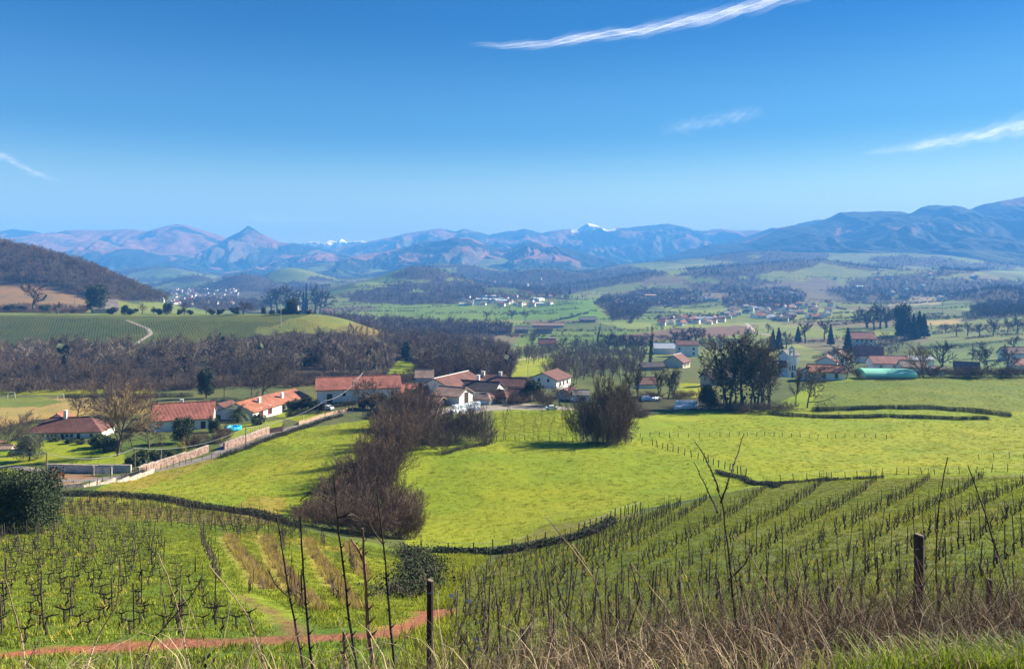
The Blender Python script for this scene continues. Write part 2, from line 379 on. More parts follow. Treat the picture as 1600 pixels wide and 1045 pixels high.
# albedo of the kinds of ground
LUSH = (0.215, 0.265, 0.018); LIME = (0.24, 0.275, 0.022); YEL = (0.30, 0.235, 0.04); STRAW = (0.33, 0.245, 0.085)
DULL = (0.085, 0.105, 0.03); WOOD = (0.055, 0.043, 0.03); PLOUGH = (0.16, 0.105, 0.075); REDSOIL = (0.36, 0.12, 0.07)
GRAVEL = (0.30, 0.27, 0.23); VINE = (0.13, 0.185, 0.022); PALE = (0.21, 0.24, 0.06); TAN = (0.34, 0.27, 0.12)
PAINT = [  # (polygon in photo pixels, nearest, farthest distance, albedo, edge roughness px)
 # far plain and hills
 ([(-400,600),(2000,600),(2000,400),(-400,400)], 560, 9000, (0.115, 0.14, 0.04), 0),
 ([(560,545),(2000,545),(2000,480),(560,480)], 560, 1300, PALE, 0),
 ([(590,503),(790,500),(960,500),(925,472),(800,480),(590,474)], 700, 1800, (0.13,0.20,0.035), 2),
 ([(770,498),(945,498),(930,468),(880,470),(800,488)], 900, 1800, (0.11,0.20,0.035), 1),
 ([(958,502),(1000,496),(1022,478),(1010,466),(975,461),(940,466),(928,476),(945,484)], 900, 2000, WOOD, 3),
 ([(965,538),(1170,522),(1270,512),(1180,508),(1050,514),(965,525)], 650, 1300, PLOUGH, 1),
 ([(1150,530),(1300,530),(1450,505),(1400,480),(1200,500)], 650, 1300, PALE, 1),
 ([(1448,508),(1502,505),(1500,497),(1446,502)], 600, 1400, TAN, 0),
 ([(1395,565),(1440,535),(1600,528),(1700,560),(1700,590),(1390,590)], 420, 760, (0.12,0.17,0.05), 1),
 ([(1450,533),(1450,508),(1700,490),(1700,530)], 600, 1000, (0.14,0.17,0.055), 1),
 ([(1330,590),(1450,545),(1420,530),(1290,562)], 400, 800, DULL, 2),
 ([(1000,442),(1260,440),(1300,420),(1350,428),(1340,470),(1200,475),(1020,470)], 1500, 4200, (0.13,0.11,0.075), 3),
 ([(1010,470),(1080,455),(1065,442),(1015,446)], 1300, 4200, PALE, 1),
 ([(1000,420),(1130,408),(1200,412),(1130,430),(1010,438)], 1800, 6500, PALE, 2),
 ([(1260,400),(1400,395),(1450,425),(1330,450),(1270,430)], 2000, 6500, (0.15,0.18,0.06), 2),
 ([(1480,432),(1560,418),(1700,412),(1700,440),(1560,440)], 1200, 5500, PALE, 1),
 ([(1385,478),(1420,460),(1460,463),(1470,476)], 1000, 3500, (0.30,0.27,0.16), 1),
 ([(1130,420),(1260,395),(1290,408),(1200,425)], 2000, 6500, WOOD, 3),
 ([(540,480),(560,455),(640,441),(740,441),(780,470),(740,478)], 1500, 3200, WOOD, 4),
 ([(690,450),(700,432),(860,428),(870,450)], 2500, 5000, WOOD, 4),
 ([(625,465),(650,450),(668,456),(690,470),(640,472)], 1300, 2600, (0.13,0.2,0.04), 0),
 ([(260,480),(300,452),(420,455),(430,480)], 1100, 2300, (0.09,0.085,0.06), 2),
 ([(1070,421),(1270,391),(1305,400),(1270,418),(1150,434),(1085,434)], 1500, 6500, WOOD, 5),
 ([(800,456),(870,426),(1000,418),(1045,430),(960,446),(860,464)], 1500, 6500, WOOD, 6),
 ([(955,472),(1000,451),(1080,455),(1112,470),(1060,480),(1010,476)], 1000, 3800, WOOD, 4),
 ([(1128,464),(1230,449),(1262,462),(1250,480),(1200,487),(1130,478)], 1000, 3800, WOOD, 5),
 ([(1290,455),(1400,436),(1600,438),(1760,440),(1760,462),(1500,470),(1400,462),(1330,474)], 1100, 4800, WOOD, 6),
 ([(1430,426),(1600,401),(1760,398),(1760,414),(1560,420),(1480,433)], 2000, 6500, WOOD, 5),
 ([(1500,502),(1545,470),(1760,458),(1760,490),(1590,494)], 700, 1500, WOOD, 3),
 ([(500,492),(600,503),(700,508),(790,510),(800,524),(640,530),(540,520)], 620, 1400, WOOD, 5),
 ([(265,476),(330,468),(400,470),(430,480),(400,486),(330,486)], 1000, 2600, WOOD, 4),
 ([(560,448),(700,438),(860,440),(900,450),(700,455),(600,462)], 1900, 4800, WOOD, 5),
 ([(350,452),(470,440),(520,450),(430,460)], 1900, 4800, WOOD, 5),
 # left hill
 ([(-400,600),(760,600),(760,430),(-400,360)], 285, 640, DULL, 0),
 ([(-400,545),(200,545),(215,530),(240,515),(230,510),(210,500),(-400,480)], 380, 560, (0.085,0.105,0.03), 0),
 ([(-400,500),(300,500),(440,503),(440,470),(265,455),(100,470),(-400,470)], 520, 760, (0.16,0.19,0.045), 1),
 ([(-400,470),(0,448),(60,445),(130,460),(140,480),(130,492),(0,482),(-400,482)], 560, 900, (0.22,0.145,0.075), 2),
 ([(-400,470),(0,448),(60,445),(100,455),(130,468),(200,470),(270,474),(290,440),(-400,250)], 640, 1300, WOOD, 2),
 ([(400,515),(500,487),(560,500),(600,515),(600,560),(400,560)], 400, 640, (0.17,0.19,0.05), 3),
 ([(500,560),(520,515),(560,503),(640,530),(660,600),(500,600)], 380, 640, (0.17,0.14,0.055), 2),
 # woods belt
 ([(-400,600),(-400,540),(100,540),(205,540),(215,548),(440,520),(520,520),(600,525),(640,500),(760,520),(800,560),(820,600),(600,620),(440,612),(240,608),(0,608)], 262, 640, WOOD, 3),
 ([(605,585),(625,560),(655,572),(640,590)], 280, 520, LUSH, 0),
 ([(775,575),(790,545),(850,540),(870,560),(865,585),(800,590)], 300, 560, LIME, 1),
 # village ground and gardens
 ([(-400,665),(-400,610),(240,610),(400,602),(900,600),(900,640),(520,665)], 170, 285, (0.11,0.12,0.045), 2),
 ([(-400,668),(-400,628),(0,626),(100,622),(240,622),(240,640),(60,655),(0,668)], 165, 262, STRAW, 2),
 ([(100,624),(240,622),(245,648),(130,640)], 165, 262, (0.27,0.2,0.07), 2),
 ([(-400,618),(240,616),(240,608),(-400,606)], 235, 300, LIME, 0),
 ([(-400,626),(70,620),(100,628),(60,636),(-400,640)], 200, 290, (0.16,0.19,0.04), 1),
 # near village lawns
 ([(-400,740),(-400,690),(60,690),(160,705),(215,725),(60,722),(0,740)], 110, 170, LUSH, 0),
 ([(60,724),(60,685),(140,695),(200,712),(210,725)], 110, 175, LUSH, 0),
 ([(200,720),(180,690),(240,680),(300,690),(315,700),(290,718)], 120, 190, (0.09,0.13,0.025), 1),
 ([(340,690),(345,668),(400,662),(440,655),(440,672)], 130, 210, LIME, 0),
 ([(430,650),(450,640),(500,640),(530,648),(470,660)], 150, 240, LIME, 0),
 ([(590,645),(600,632),(640,622),(668,625),(670,640),(640,650)], 170, 250, LUSH, 0),
 ([(60,760),(70,735),(130,735),(150,745),(90,765)], 95, 150, (0.28,0.16,0.09), 1),
 ([(-400,760),(-400,730),(20,735),(60,745),(60,765)], 90, 150, LIME, 1),
 ([(-20,705),(-20,688),(10,688),(5,702)], 120, 180, (0.35,0.16,0.1), 0),
 # big meadows
 ([(90,790),(180,750),(330,712),(460,672),(600,652),(620,680),(560,740),(470,830),(420,812),(300,792)], 78, 215, LUSH, 1),
 ([(120,782),(200,745),(330,712),(350,716),(230,762),(160,786)], 80, 180, YEL, 3),
 ([(360,795),(400,772),(450,775),(440,810)], 75, 130, YEL, 4),
 ([(150,785),(260,752),(420,728),(500,700),(520,715),(420,760),(300,790)], 80, 180, LIME, 6),
 ([(640,860),(600,760),(640,700),(720,690),(760,690),(900,690),(985,685),(1200,640),(1300,585),(1700,585),(2000,600),(2000,760),(1180,760),(980,800),(900,840),(780,862)], 70, 330, LUSH, 0),
 ([(640,860),(650,810),(760,790),(1000,770),(1100,760),(1000,800),(800,855)], 68, 130, LIME, 6),
 ([(790,855),(850,820),(960,800),(1000,800),(900,845)], 68, 110, (0.2,0.19,0.035), 4),
 ([(1200,700),(1400,680),(1700,665),(1700,700),(1500,720),(1250,730)], 100, 220, LIME, 8),
 ([(1270,640),(1290,600),(1400,585),(1700,585),(1700,645),(1400,640)], 190, 330, (0.145,0.185,0.03), 3),
 ([(770,690),(770,640),(900,640),(905,690)], 130, 235, LUSH, 0),
 ([(1060,625),(1060,598),(1110,600),(1110,618)], 200, 330, LIME, 0),
 ([(900,690),(985,690),(985,655),(1010,648),(1060,642),(1130,642),(1240,640),(1300,640),(1300,700),(1100,700)], 130, 285, LUSH, 1),
 ([(985,645),(1000,630),(1050,628),(1060,645),(1000,652)], 180, 280, (0.10,0.12,0.035), 2),
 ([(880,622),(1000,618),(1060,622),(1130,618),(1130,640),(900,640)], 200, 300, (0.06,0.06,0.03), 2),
 # near vineyards
 ([(-400,1100),(-400,780),(60,776),(300,790),(430,805),(480,830),(640,860),(680,900),(640,1010),(700,1100)], 10, 84, VINE, 1),
 ([(60,800),(60,778),(300,792),(420,808),(430,822),(200,812)], 50, 84, (0.22,0.15,0.08), 3),
 ([(230,850),(340,838),(420,850),(520,870),(620,870),(660,900),(640,990),(480,960),(420,980),(350,940),(300,880)], 14, 75, LIME, 2),
 ([(340,840),(400,830),(520,850),(560,862),(500,860),(420,850)], 30, 84, YEL, 2),
 ([(640,860),(760,868),(700,910),(650,930)], 25, 80, LUSH, 2),
 ([(640,1100),(700,900),(800,862),(900,840),(1000,802),(1150,768),(1230,752),(1400,745),(1700,735),(2000,730),(2000,1100)], 12, 100, (0.15,0.165,0.035), 1),
 ([(1350,1000),(1500,870),(1560,800),(1700,740),(1900,740),(1900,1000)], 12, 100, (0.13,0.165,0.025), 4),
 ([(1420,770),(1600,745),(2000,740),(1800,790)], 50, 105, LIME, 3),
]
TRACKS = [  # centre line in pixels, half width m, albedo
 ([(-60,1030),(60,1018),(160,1013),(300,1006),(420,1000),(520,996),(600,992),(650,975),(680,955)], 0.62, REDSOIL),
 ([(470,1000),(450,975),(425,955),(380,930)], 0.22, (0.26,0.13,0.06)),
 ([(352,838),(360,852),(374,872),(396,896),(414,918)], 0.5, (0.36,0.27,0.06)), ([(412,838),(420,860),(436,890),(456,922)], 0.6, (0.38,0.28,0.06)), ([(478,842),(488,862),(506,888),(526,918)], 0.55, (0.38,0.28,0.06)), ([(542,850),(556,872)], 0.5, (0.3,0.2,0.08)),
]
def ground_colour(x, y, z):
    yy = np.maximum(y, 0.5)
    u = CU + F * x / yy; v = CV - F * z / yy
    c = np.empty(x.shape + (3,)); c[:] = (0.10, 0.12, 0.035)
    nx = fbm(x / (2 + yy * 0.02), y / (2 + yy * 0.02), 3, 70); ny = fbm(x / (2 + yy * 0.02), y / (2 + yy * 0.02), 3, 80)
    # valley side: patchwork of small fields far off, from a jittered cell pattern
    cell = np.clip((y - 600) / 200, 0, 1)
    for poly, y0, y1, col, er in PAINT:
        s = 1.5 + er
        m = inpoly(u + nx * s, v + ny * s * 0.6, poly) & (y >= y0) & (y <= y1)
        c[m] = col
        if col == PALE or (poly[0] == (-400, 600) and y0 == 560):   # split into fields
            lam = 130.0
            gx = x / lam + 0.5 * pn(x / 300, y / 300, 3); gy = y / (lam * 1.3) + 0.5 * pn(x / 300, y / 300, 4)
            idx = (np.floor(gx).astype(int) * 73 + np.floor(gy).astype(int) * 191) % 7
            pal = np.array([(0.17,0.21,0.05), (0.12,0.18,0.04), (0.20,0.23,0.07), (0.10,0.13,0.045), (0.15,0.19,0.045), (0.16,0.14,0.08), (0.19,0.24,0.06)])
            if y0 == 560 and poly[0] == (-400, 600): pal = pal * 0.8
            c[m] = pal[idx[m]]
    # big scattered woods on the far hills
    w = fbm(x / 420, y / 420, 4, 91)
    m = (y > 1900) & (w > 0.10) ; c[m] = WOOD
    m2 = (y > 1400) & (y <= 1900) & (w > 0.27); c[m2] = WOOD
    for line, hw, col in TRACKS:
        P = np.array([tuple(at(a, b))[:2] for a, b in line])
        d = np.full(x.shape, 1e9)
        near = (y < 76)
        for a, b in zip(P[:-1], P[1:]):
            ab = b - a; L = ab @ ab
            t = np.clip(((x - a[0]) * ab[0] + (y - a[1]) * ab[1]) / L, 0, 1)
            d = np.minimum(d, np.hypot(x - a[0] - t * ab[0], y - a[1] - t * ab[1]))
        k = np.clip((hw + 0.25 * nx + 0.3 * pn(x * 2.1, y * 2.1, 9) - d) / 0.7 + 0.5, 0, 1) * near
        c = c * (1 - k[..., None]) + np.array(col) * k[..., None]
    bank = (y < 11)
    c[bank] = (0.13, 0.10, 0.055)
    return c

# ground material
def ground_material():
    m, nt, b = new_mat('ground')
    geo = N(nt, 'ShaderNodeNewGeometry').outputs['Position']
    at_ = N(nt, 'ShaderNodeAttribute'); at_.attribute_name = 'Col'
    base = at_.outputs['Color']
    cd = N(nt, 'ShaderNodeSeparateXYZ'); nt.links.new(geo, cd.inputs[0])
    # tufts of two sizes, a slow drift of hue
    n1 = noise(nt, geo, 0.9, 5, 0.65); n2 = noise(nt, geo, 0.06, 4, 0.6); n3 = noise(nt, geo, 0.021, 4, 0.65)
    k1 = ramp(nt, n1, [(0.3, (0.78, 0.82, 0.78)), (0.52, (1.0, 1.0, 1.0)), (0.75, (1.16, 1.12, 1.1))])
    k2 = ramp(nt, n2, [(0.3, (0.78, 0.92, 0.95)), (0.5, (1, 1, 1)), (0.72, (1.2, 1.06, 0.95))])
    k3 = ramp(nt, n3, [(0.32, (0.74, 0.86, 0.9)), (0.5, (1.0, 1.0, 1.0)), (0.68, (1.14, 1.06, 0.98))])
    c = mix_rgba(nt, 1.0, base, k1, 'MULTIPLY'); c = mix_rgba(nt, 1.0, c, k2, 'MULTIPLY'); c = mix_rgba(nt, 1.0, c, k3, 'MULTIPLY')
    nt.links.new(c, b.inputs['Base Color'])
    b.inputs['Roughness'].default_value = 0.95; b.inputs['Specular IOR Level'].default_value = 0.1
    mp = N(nt, 'ShaderNodeMapping'); mp.inputs['Scale'].default_value = (1.0, 1.0, 0.6); nt.links.new(geo, mp.inputs['Vector'])
    h = noise(nt, mp.outputs[0], 1.3, 6, 0.7)
    bump(nt, b, h, 0.8, 0.3)
    return m
M_GROUND = ground_material()
nu, = (760,)
ys = np.concatenate([np.linspace(-7.5, 10, 40), np.geomspace(10.4, 90, 190), np.geomspace(90.8, 600, 270), np.geomspace(604, 5200, 200), np.geomspace(5300, 11200, 20)])
us = np.linspace(-560, 2160, nu)
U_, Y_ = np.meshgrid(us, ys)
X_ = (U_ - CU) / F * (Y_ + 8.0)
Z_ = T(X_, Y_)
V = np.stack([X_, Y_, Z_], -1).reshape(-1, 3)
i, j = np.meshgrid(np.arange(len(ys) - 1), np.arange(nu - 1), indexing='ij')
a = (i * nu + j).ravel()
FC = np.stack([a, a + 1, a + nu + 1, a + nu], 1)
me = np_mesh('terrain', V, FC, [M_GROUND], smooth=True)
set_col(me, ground_colour(X_, Y_, Z_).reshape(-1, 3))
terrain = link('terrain', me); tag(terrain, kind='structure')
print('terrain', len(FC))

# ---------------------------------------------------------------- mountains
M_MOUNT, nt, b = new_mat('mountain_side')
at_ = N(nt, 'ShaderNodeAttribute'); at_.attribute_name = 'Col'
geo = N(nt, 'ShaderNodeNewGeometry').outputs['Position']
n1 = noise(nt, geo, 0.012, 8, 0.62)
k1 = ramp(nt, n1, [(0.3, 0.62), (0.5, 1.0), (0.7, 1.35)])
nt.links.new(mix_rgba(nt, 1.0, at_.outputs['Color'], k1, 'MULTIPLY'), b.inputs['Base Color'])
b.inputs['Roughness'].default_value = 0.95; b.inputs['Specular IOR Level'].default_value = 0.05
bump(nt, b, noise(nt, geo, 0.02, 6, 0.6), 0.9, 16.0)
BRACKEN = np.array((0.23, 0.125, 0.10)); FOREST = np.array((0.026, 0.032, 0.022)); ROCK = np.array((0.14, 0.12, 0.105)); PAST = np.array((0.07, 0.085, 0.04))
def mountain(crest, Yc, front, back, base_v, seed, spur=0.33, lam=700, forest=0.0, snow_v=None, shape=1.15, nu=420, nd=110, snow_u=None, label=None, jag=1.0, name='mountain', snow_far=0):
    Yn = 4200 + (Yc - 4200) * 0.62; kk = Yn / Yc; front *= kk; back *= kk; lam *= kk; Yc = Yn
    cu = np.array([c[0] for c in crest], float); cv = np.array([c[1] for c in crest], float)
    us = np.linspace(cu[0], cu[-1], nu)
    xs = (us - CU) / F * Yc
    hc = -(np.interp(us, cu, cv) - CV) / F * Yc
    hc = hc + jag * Yc / F * 0.9 * fbm(xs / (Yc * 0.02), xs * 0 + seed, 4, seed)
    base = -(base_v - CV) / F * (Yc - front)
    d = np.concatenate([np.linspace(-front, 0, int(nd * 0.8)), np.linspace(0, back, nd - int(nd * 0.8) + 1)[1:]])
    Xg, Dg = np.meshgrid(xs, d)
    Hg = np.meshgrid(hc, d)[0]
    p = np.where(Dg < 0, 1 + Dg / front, 1 - Dg / back)
    q = np.clip(p, 0, 1)
    wx = Xg + 0.35 * lam * fbm(Xg / (lam * 1.5), Dg / (lam * 1.5), 3, seed + 3)
    sp = ridged(wx / lam, Dg / (lam * 2.6), 5, seed + 9, 0.52)       # spurs run towards the viewer
    sp2 = ridged(wx / (lam * 0.28), (Dg + 0.6 * wx) / (lam * 0.5), 4, seed + 21, 0.55)
    prof = q ** shape
    H = base + (Hg - base) * prof
    env = np.clip(4 * q * (1 - q), 0, 1) ** 0.8 * np.clip((1 - q) * 6, 0, 1)
    amp = (Hg - base)
    H = H + amp * spur * env * (sp - 0.45) + amp * 0.10 * env * (sp2 - 0.4)
    # the skyline stays where the photograph has it
    eye = (-Hg / Yc)
    lim = Hg * (Yc + Dg) / Yc
    H = np.where((Dg < 0) & (H > lim - (-Dg) * 0.02), np.minimum(H, lim - (-Dg) * 0.004), H)
    Yg = Yc + Dg
    V = np.stack([Xg, Yg, H], -1)
    gz, gx = np.gradient(H, axis=0), np.gradient(H, axis=1)
    slope = np.hypot(gx / (xs[1] - xs[0]), gz / np.gradient(d)[:, None])
    n = fbm(Xg / (lam * 0.9), Dg / (lam * 0.9), 4, seed + 31) + 0.35 * (q - 0.45)
    c = np.empty(H.shape + (3,)); c[:] = BRACKEN
    c[n < 0.12 + forest] = FOREST * 1.3
    c[(n < -0.15 + forest * 1.5)] = FOREST
    c[(slope > 0.85) & (n > -0.1)] = ROCK * 0.8
    lowm = q < 0.28 + 0.1 * n
    c[lowm] = np.where((fbm(Xg / 260, Dg / 260, 3, seed + 5) > 0.02)[lowm][:, None], PAST, FOREST)
    if snow_v is not None:
        vv = CV - F * H / Yg
        m = vv < snow_v + 5 * n
        if snow_u: 
            uu = CU + F * Xg / Yg
            m &= (uu > snow_u[0]) & (uu < snow_u[1])
        c[m] = (0.92, 0.93, 0.95)
    nu_ = len(xs); i, j = np.meshgrid(np.arange(len(d) - 1), np.arange(nu_ - 1), indexing='ij')
    a = (i * nu_ + j).ravel()
    me = np_mesh(name, V.reshape(-1, 3), np.stack([a, a + 1, a + nu_ + 1, a + nu_], 1), [M_MOUNT], smooth=True)
    set_col(me, c.reshape(-1, 3))
    return tag(link(name, me), kind='structure')
# far snow peaks
mountain([(440,392),(475,379),(492,377),(500,380),(515,376),(528,378),(534,372),(542,378),(556,377),(566,376),(580,380),(620,392)], 12500, 1500, 1500, 425, 3,
         spur=.5, lam=260, snow_v=378.5, jag=1.2, nu=200, nd=50)
# far central range
mountain([(470,405),(540,384),(600,373),(640,364),(665,360),(690,357),(712,362),(725,357),(740,361),(765,367),(790,362),(820,358),(845,364),(868,360),(880,358),(895,359),(905,357),(918,348),(932,352),(948,360),(962,356),(985,356),(1012,352),(1042,350),(1062,352),(1085,360),(1100,361),(1125,357),(1145,360),(1180,360),(1200,362),(1260,366),(1340,378)],
         9800, 2600, 1800, 428, 4, spur=.42, lam=620, forest=0.02, snow_v=359.5, snow_u=(893, 962), nu=520)
# left range: outlying dark top at the far left, then the broad pink one
mountain([(-420,372),(-200,368),(-60,366),(0,362),(20,358),(50,361),(68,365),(82,362),(92,366),(140,378),(200,392),(260,410)], 9200, 1500, 1500, 428, 12, spur=.3, lam=600, forest=.3, nu=260, nd=70)
mountain([(-420,395),(0,376),(60,370),(85,366),(105,360),(130,359),(160,360),(200,358),(232,361),(255,354),(275,350),(292,352),(312,358),(340,367),(362,374),(400,392),(470,412)],
         8300, 2900, 1800, 434, 5, spur=.40, lam=950, forest=-0.22, nu=460, jag=.6)
# the pointed peak
mountain([(310,412),(330,392),(348,376),(362,368),(375,362),(388,353),(396,357),(406,364),(424,372),(440,379),(462,380),(480,384),(520,391),(560,402),(620,416)],
         7300, 1300, 1300, 433, 6, spur=.45, lam=520, forest=0.05, nu=300, jag=1.0)
# central foothills
mountain([(390,424),(430,408),(470,400),(500,396),(512,394),(540,398),(560,404),(600,418)], 6000, 1200, 900, 434, 7, spur=.4, lam=420, forest=.1, nu=240, nd=70)
mountain([(520,418),(545,404),(570,397),(600,392),(622,388),(640,385),(660,377),(676,376),(690,377),(705,372),(730,371),(752,378),(765,384),(785,389),(800,388),(818,380),(834,378),(850,382),(880,387),(905,392),(930,400),(950,404),(965,414),(1000,426)],
         5600, 1500, 1000, 434, 8, spur=.5, lam=520, forest=.2, nu=460, jag=1.2)
# right range: far shoulder, long blue slope, the big wooded mountain
mountain([(1000,424),(1060,405),(1100,388),(1150,374),(1190,362),(1205,356),(1225,357),(1250,349),(1280,343),(1295,343),(1340,350),(1420,370),(1500,390)], 7200, 1800, 1200, 424, 9, spur=.32, lam=700, forest=.3, nu=300, nd=80)
mountain([(980,424),(1030,405),(1075,390),(1122,380),(1150,382),(1178,372),(1200,364),(1215,356),(1240,352),(1262,354),(1280,346),(1300,338),(1312,331),(1330,331),(1352,332),(1380,330),(1402,330),(1421,334),(1440,324),(1462,320),(1490,321),(1515,327),(1530,322),(1545,317),(1570,313),(1600,307),(1660,300),(1760,296),(1900,300),(2150,330)],
         5400, 1700, 1500, 414, 10, spur=.38, lam=760, forest=.62, nu=620, nd=130, jag=1.3)

# ---------------------------------------------------------------- haze
def make_haze():
    mb = MB(); mb.box((0, 5150, 140), (22000, 12500, 840))
    m = bpy.data.materials.new('haze_air'); m.use_nodes = True; nt = m.node_tree; nt.nodes.clear()
    o = N(nt, 'ShaderNodeOutputMaterial'); v = N(nt, 'ShaderNodeVolumePrincipled')
    v.inputs['Color'].default_value = HAZE_COL; v.inputs['Density'].default_value = HAZE_DENS
    v.inputs['Anisotropy'].default_value = 0.0; v.inputs['Absorption Color'].default_value = (0.22, 0.22, 0.22, 1)
    nt.links.new(v.outputs[0], o.inputs['Volume'])
    o = mb.build('haze', m); tag(o, kind='stuff')
HAZE_COL = (0.09, 0.34, 0.90, 1); HAZE_DENS = 2.3e-4
# ---------------------------------------------------------------- plants: meshes built once, then shared
M_BARK = simple_mat('bark', (0.105, 0.085, 0.068), 0.95, 0.35, 2.0, 0.03, 9.0, objrand=0.2)
M_BARK_DARK = simple_mat('dark_bark', (0.05, 0.042, 0.036), 0.95, 0.35, 2.0, 0.02, 9.0, objrand=0.2)
M_TWIG = simple_mat('twigs_grey_brown', (0.125, 0.095, 0.075), 0.9, 0.3, 0.35, objrand=0.28)
M_TWIG_RED = simple_mat('twigs_red_brown', (0.15, 0.103, 0.075), 0.9, 0.3, 0.35, objrand=0.22)
M_TWIG_DK = simple_mat('dark_twigs', (0.065, 0.05, 0.042), 0.9, 0.3, 0.35, objrand=0.2)
M_TWIG_OAK = simple_mat('olive_brown_twigs', (0.155, 0.13, 0.085), 0.9, 0.3, 0.35, objrand=0.3)
M_TWIG_GOLD = simple_mat('twigs_straw', (0.26, 0.19, 0.10), 0.9, 0.3, 0.35, objrand=0.1)
M_SWARD = simple_mat('vineyard_sward', (0.155, 0.20, 0.028), 0.8, 0.35, 2.0, objrand=0.35, translucent=0.25)
M_LEAF_DARK = simple_mat('dark_evergreen_leaves', (0.032, 0.05, 0.02), 0.65, 0.4, 0.8, spec=0.25, objrand=0.25)
M_LEAF_IVY = simple_mat('ivy_leaves', (0.035, 0.05, 0.018), 0.75, 0.4, 0.8, spec=0.2, objrand=0.2)
M_LEAF_OLIVE = simple_mat('olive_leaves', (0.13, 0.14, 0.085), 0.7, 0.3, 0.8, objrand=0.1, translucent=0.2)
M_LEAF_YEL = simple_mat('yellow_green_leaves', (0.34, 0.31, 0.05), 0.7, 0.3, 0.8, translucent=0.3)
M_LEAF_MID = simple_mat('garden_leaves', (0.06, 0.085, 0.03), 0.65, 0.4, 0.8, spec=0.25, objrand=0.25, translucent=0.15)
M_DRY = simple_mat('dry_stalks', (0.42, 0.33, 0.21), 0.85, 0.35, 6.0, translucent=0.2)
M_DRY_BROWN = simple_mat('dry_brown_stalks', (0.20, 0.13, 0.085), 0.9, 0.4, 6.0)
M_GRASS = simple_mat('grass_blades', (0.30, 0.33, 0.026), 0.7, 0.3, 2.0, objrand=0.3, translucent=0.3)
M_GRASS_DK = simple_mat('coarse_grass', (0.16, 0.175, 0.025), 0.8, 0.35, 2.0, objrand=0.35, translucent=0.2)
M_TUFT_YEL = simple_mat('pale_grass', (0.42, 0.34, 0.075), 0.8, 0.3, 2.0, objrand=0.25, translucent=0.25)

class Segs:
    def __init__(s): s.a = []
    def add(s, p, q, r0, r1): s.a.append((p[0], p[1], p[2], q[0], q[1], q[2], r0, r1))
    def mesh(s, name, mat, n=3):
        A = np.array(s.a)
        return seg_mesh(name, A, mat, n)
def seg_arrays(A, n=3):
    p = A[:, 0:3]; q = A[:, 3:6]; r0 = A[:, 6]; r1 = A[:, 7]
    d = q - p; L = np.linalg.norm(d, axis=1, keepdims=True) + 1e-9; d = d / L
    up = np.where(np.abs(d[:, 2:3]) > 0.9, np.array([[1.0, 0, 0]]), np.array([[0, 0, 1.0]]))
    a = np.cross(d, up); a /= np.linalg.norm(a, axis=1, keepdims=True) + 1e-9
    b = np.cross(d, a)
    vs = []
    for k in range(n):
        t = 2 * math.pi * k / n
        o = a * math.cos(t) + b * math.sin(t)
        vs.append(p + o * r0[:, None]); 
    for k in range(n):
        t = 2 * math.pi * k / n
        o = a * math.cos(t) + b * math.sin(t)
        vs.append(q + o * r1[:, None])
    V = np.stack(vs, 1).reshape(-1, 3)
    base = (np.arange(len(A)) * 2 * n)[:, None]
    fs = [base + np.array([[k, (k + 1) % n, n + (k + 1) % n, n + k]]) for k in range(n)]
    Fc = np.stack(fs, 1).reshape(-1, 4)
    return V, Fc
def seg_mesh(name, A, mat, n=3):
    V, Fc = seg_arrays(A, n)
    return np_mesh(name, V, Fc, [mat])

def rvec(rng): 
    v = Vector((rng.gauss(0, 1), rng.gauss(0, 1), rng.gauss(0, 1))); return v.normalized()
def grow(rng, p, d, L, r, level, maxl, cfg, thick, fine):
    """one branch as a wandering chain of segments; children along it"""
    nseg = max(2, 5 - level) if level < 3 else (2 if level < maxl else 1)
    pts = [p.copy()]; dirs = [d.copy()]
    seg = L / nseg; rr = r
    tgt = thick if level <= cfg['tl'] else fine
    for i in range(nseg):
        d = (d + rvec(rng) * cfg['wob'] + Vector((0, 0, cfg['up'] * (0.4 if level == 0 else 1)))).normalized()
        q = p + d * seg
        r2 = max(cfg['rmin'], rr * (1 - 0.75 / nseg)) if level < maxl else cfg['rmin'] * 0.6
        tgt.add(p, q, rr, r2)
        p = q; rr = r2; pts.append(p.copy()); dirs.append(d.copy())
    if level >= maxl: return
    nc = cfg['nc'][level]
    for k in range(nc):
        t = cfg['start'][min(level, len(cfg['start']) - 1)] + (1 - cfg['start'][min(level, len(cfg['start']) - 1)]) * (k + rng.random()) / nc
        t = min(0.999, t); f = t * nseg; i = int(f); a = f - i
        q = pts[i].lerp(pts[i + 1], a); dd = dirs[min(i + 1, nseg)]
        side = rvec(rng); side = (side - dd * side.dot(dd)).normalized()
        ang = R(cfg['ang'][min(level, len(cfg['ang']) - 1)] * (0.7 + 0.6 * rng.random()))
        nd = (dd * math.cos(ang) + side * math.sin(ang)).normalized()
        nl = L * cfg['len'][min(level, len(cfg['len']) - 1)] * (0.65 + 0.6 * rng.random()) * (1.15 - 0.55 * t)
        grow(rng, q, nd, nl, max(cfg['rmin'], r * cfg['rad'] * (1.1 - 0.6 * t)), level + 1, maxl, cfg, thick, fine)
